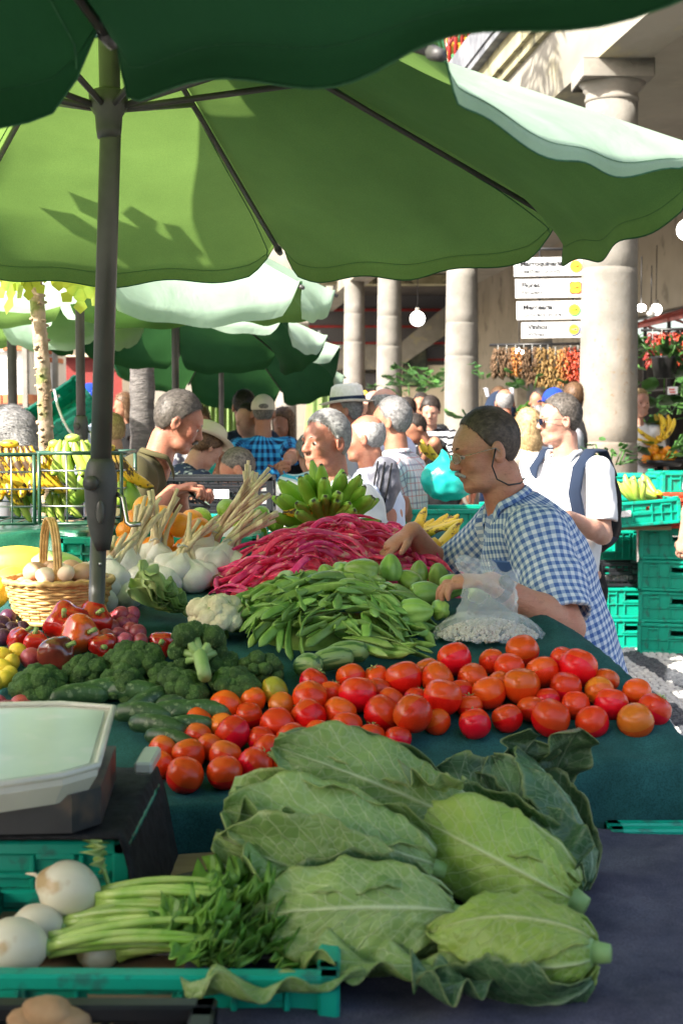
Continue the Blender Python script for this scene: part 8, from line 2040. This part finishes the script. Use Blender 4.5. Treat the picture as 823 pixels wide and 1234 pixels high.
# ---------------------------------------------------------------- plants and fruit at the shops
def leafy(label, p, n, spread, Lr, kind, seed, cat='plant', droop=.4, mats=('leaf_dark', 'leaf_mid')):
    root = thing('leafy_plant', label, cat, p); q_ = random.Random(seed)
    if p.y < 14.6 and kind == 'fern': part('pot', lathe([(.0, -.02), (.09, -.02), (.12, .16), (.125, .18), (.10, .18)], 16), MAT['brick'] if kind != 'fern' else MAT['black_frame'], root, loc=(0, 0, -.1))
    ms = []
    for s_ in range(3):
        me = leaf_sheet(1, .34 if kind == 'broad' else .07, seed + s_, 1.1, .2, .04, 8, 4)
        ms.append(me)
    for k in range(n):
        a = q_.uniform(0, 6.28); el_ = q_.uniform(.1, 1.3); L = q_.uniform(*Lr); o0 = V3((spread * .3 * math.cos(a), spread * .3 * math.sin(a), .05)); d = V3((math.cos(a) * math.cos(el_), math.sin(a) * math.cos(el_), math.sin(el_)))
        e = o0 + d * spread * q_.uniform(.4, 1)
        me = ms[k % 3].copy() if k < 6 else ms[k % 3]
        if not me.materials: me.materials.append(MAT[mats[k % 2]])
        part('leaf', me, None, root, loc=e, rot=(q_.uniform(-.5, .5), q_.uniform(-.2, 1.0) if droop else -.5, a), scale=L)
        if k % 3 == 0: part('leaf_stalk', tube([o0, e], .006, 4), MAT['leaf_mid'], root)
    return root
PLN = [(584, 462, 16, 14, .2, (.08, .14), 'broad', 'dark potted plant with red pot on the ledge left of the dried bunches'), (640, 476, 15, 18, .25, (.1, .18), 'broad', 'leafy green plant under the brown dried bunches'), (600, 520, 15, 14, .3, (.15, .3), 'broad', 'dark foliage plant low behind the bald man'), (800, 440, 13, 40, .28, (.22, .4), 'fern', 'bright green fern hanging before the dark shop'), (800, 480, 13.5, 18, .4, (.25, .42), 'broad', 'big-leaved philodendron above the yellow bananas'), (785, 515, 13, 16, .35, (.2, .35), 'broad', 'dark split-leaf plant beside the woman in the white blouse'), (815, 505, 14.5, 18, .4, (.25, .4), 'broad', 'dark plant filling the shop behind the yellow bananas'), (795, 560, 12.2, 14, .25, (.1, .2), 'broad', 'low green plant behind the large green crate'), (735, 568, 10.9, 30, .22, (.05, .1), 'broad', 'variegated small-leaved herb between column foot and crates'), (532, 470, 22, 26, .4, (.12, .22), 'broad', 'climbing plant by the wall right of the globe lamp'), (495, 480, 24, 30, .55, (.15, .28), 'broad', 'dark shrub behind the women far back'), (515, 468, 22.5, 26, .4, (.12, .22), 'broad', 'dark shrub left of the weathered column'), (354, 475, 20, 26, .35, (.12, .2), 'broad', 'dark climbing plant between curtain and far column'), (455, 475, 30, 14, .3, (.12, .2), 'broad', 'plant on the red stall between the two pale columns')]
for i, (px, py, Y, n, sp__, Lr, kd, lab) in enumerate(PLN): leafy(lab, wp(px, py, Y), n, sp__, Lr, kd, 400 + i * 5)
banana_bunch('bright yellow banana bunch on the shop display at the right', wp(795, 532, 12.6), 'ban_yellow', 10, 3.6, 2, rot=(R(-30), 0, R(90)), s=1.5)
for k, (px, py) in enumerate([(780, 545), (788, 541), (796, 545), (804, 543), (811, 547), (783, 551), (791, 552), (799, 552), (807, 553), (778, 553), (786, 546), (802, 547)]):
    single('papaya', om[k % 3], MT['lemon'] if k % 3 else MT['orange'], 'orange-yellow papaya in the tray below the yellow bananas', 'papaya', loc=wp(px, py, 12.4 + .05 * (k % 3)), scale=.042, group='papayas under the yellow bananas')
tr2 = thing('display_tray', 'dark tray holding the orange papayas at the right shop', 'tray', wp(795, 558, 12.5)); part('tray_base', lathe([(0, -.02), (.16, -.02), (.20, .03), (.21, .03), (.17, -.03), (0, -.03)], 24), MAT['black_frame'], tr2); part('stand', tube([(0, 0, -.03), (0, 0, -.75)], .03, 10), MAT['black_frame'], tr2)
pc2 = thing('price_card', 'white card with red print hanging among the plants at the right', 'card', wp(810, 476, 12.9)); part('card', box((0, 0, 0), (.09, .008, .15)), MAT['sign_white'], pc2, smooth=False)
for k in range(5): part('red_print', box((-.01 + .008 * (k % 3), -.006, .05 - .024 * k), (.05, .002, .012)), MAT['icon_red'], pc2, smooth=False)
rs2 = thing('flower_stall', 'red and yellow flower boxes between the two pale columns', 'stall', wp(447, 478, 29)); part('counter', box((0, 0, -.5), (1.2, .5, .9), .01), MAT['red_paint'], rs2, smooth=False)
for k in range(9): part('flower', ball(.07, 8, 6), (MT['lemon'], MAT['icon_red'], MT['orange'])[k % 3], rs2, loc=(-.5 + .125 * k, -.1, .02 + .03 * (k % 2)))
print('SCRIPT SECONDS', round(time.time() - T0, 1), 'objects', len(bpy.data.objects))
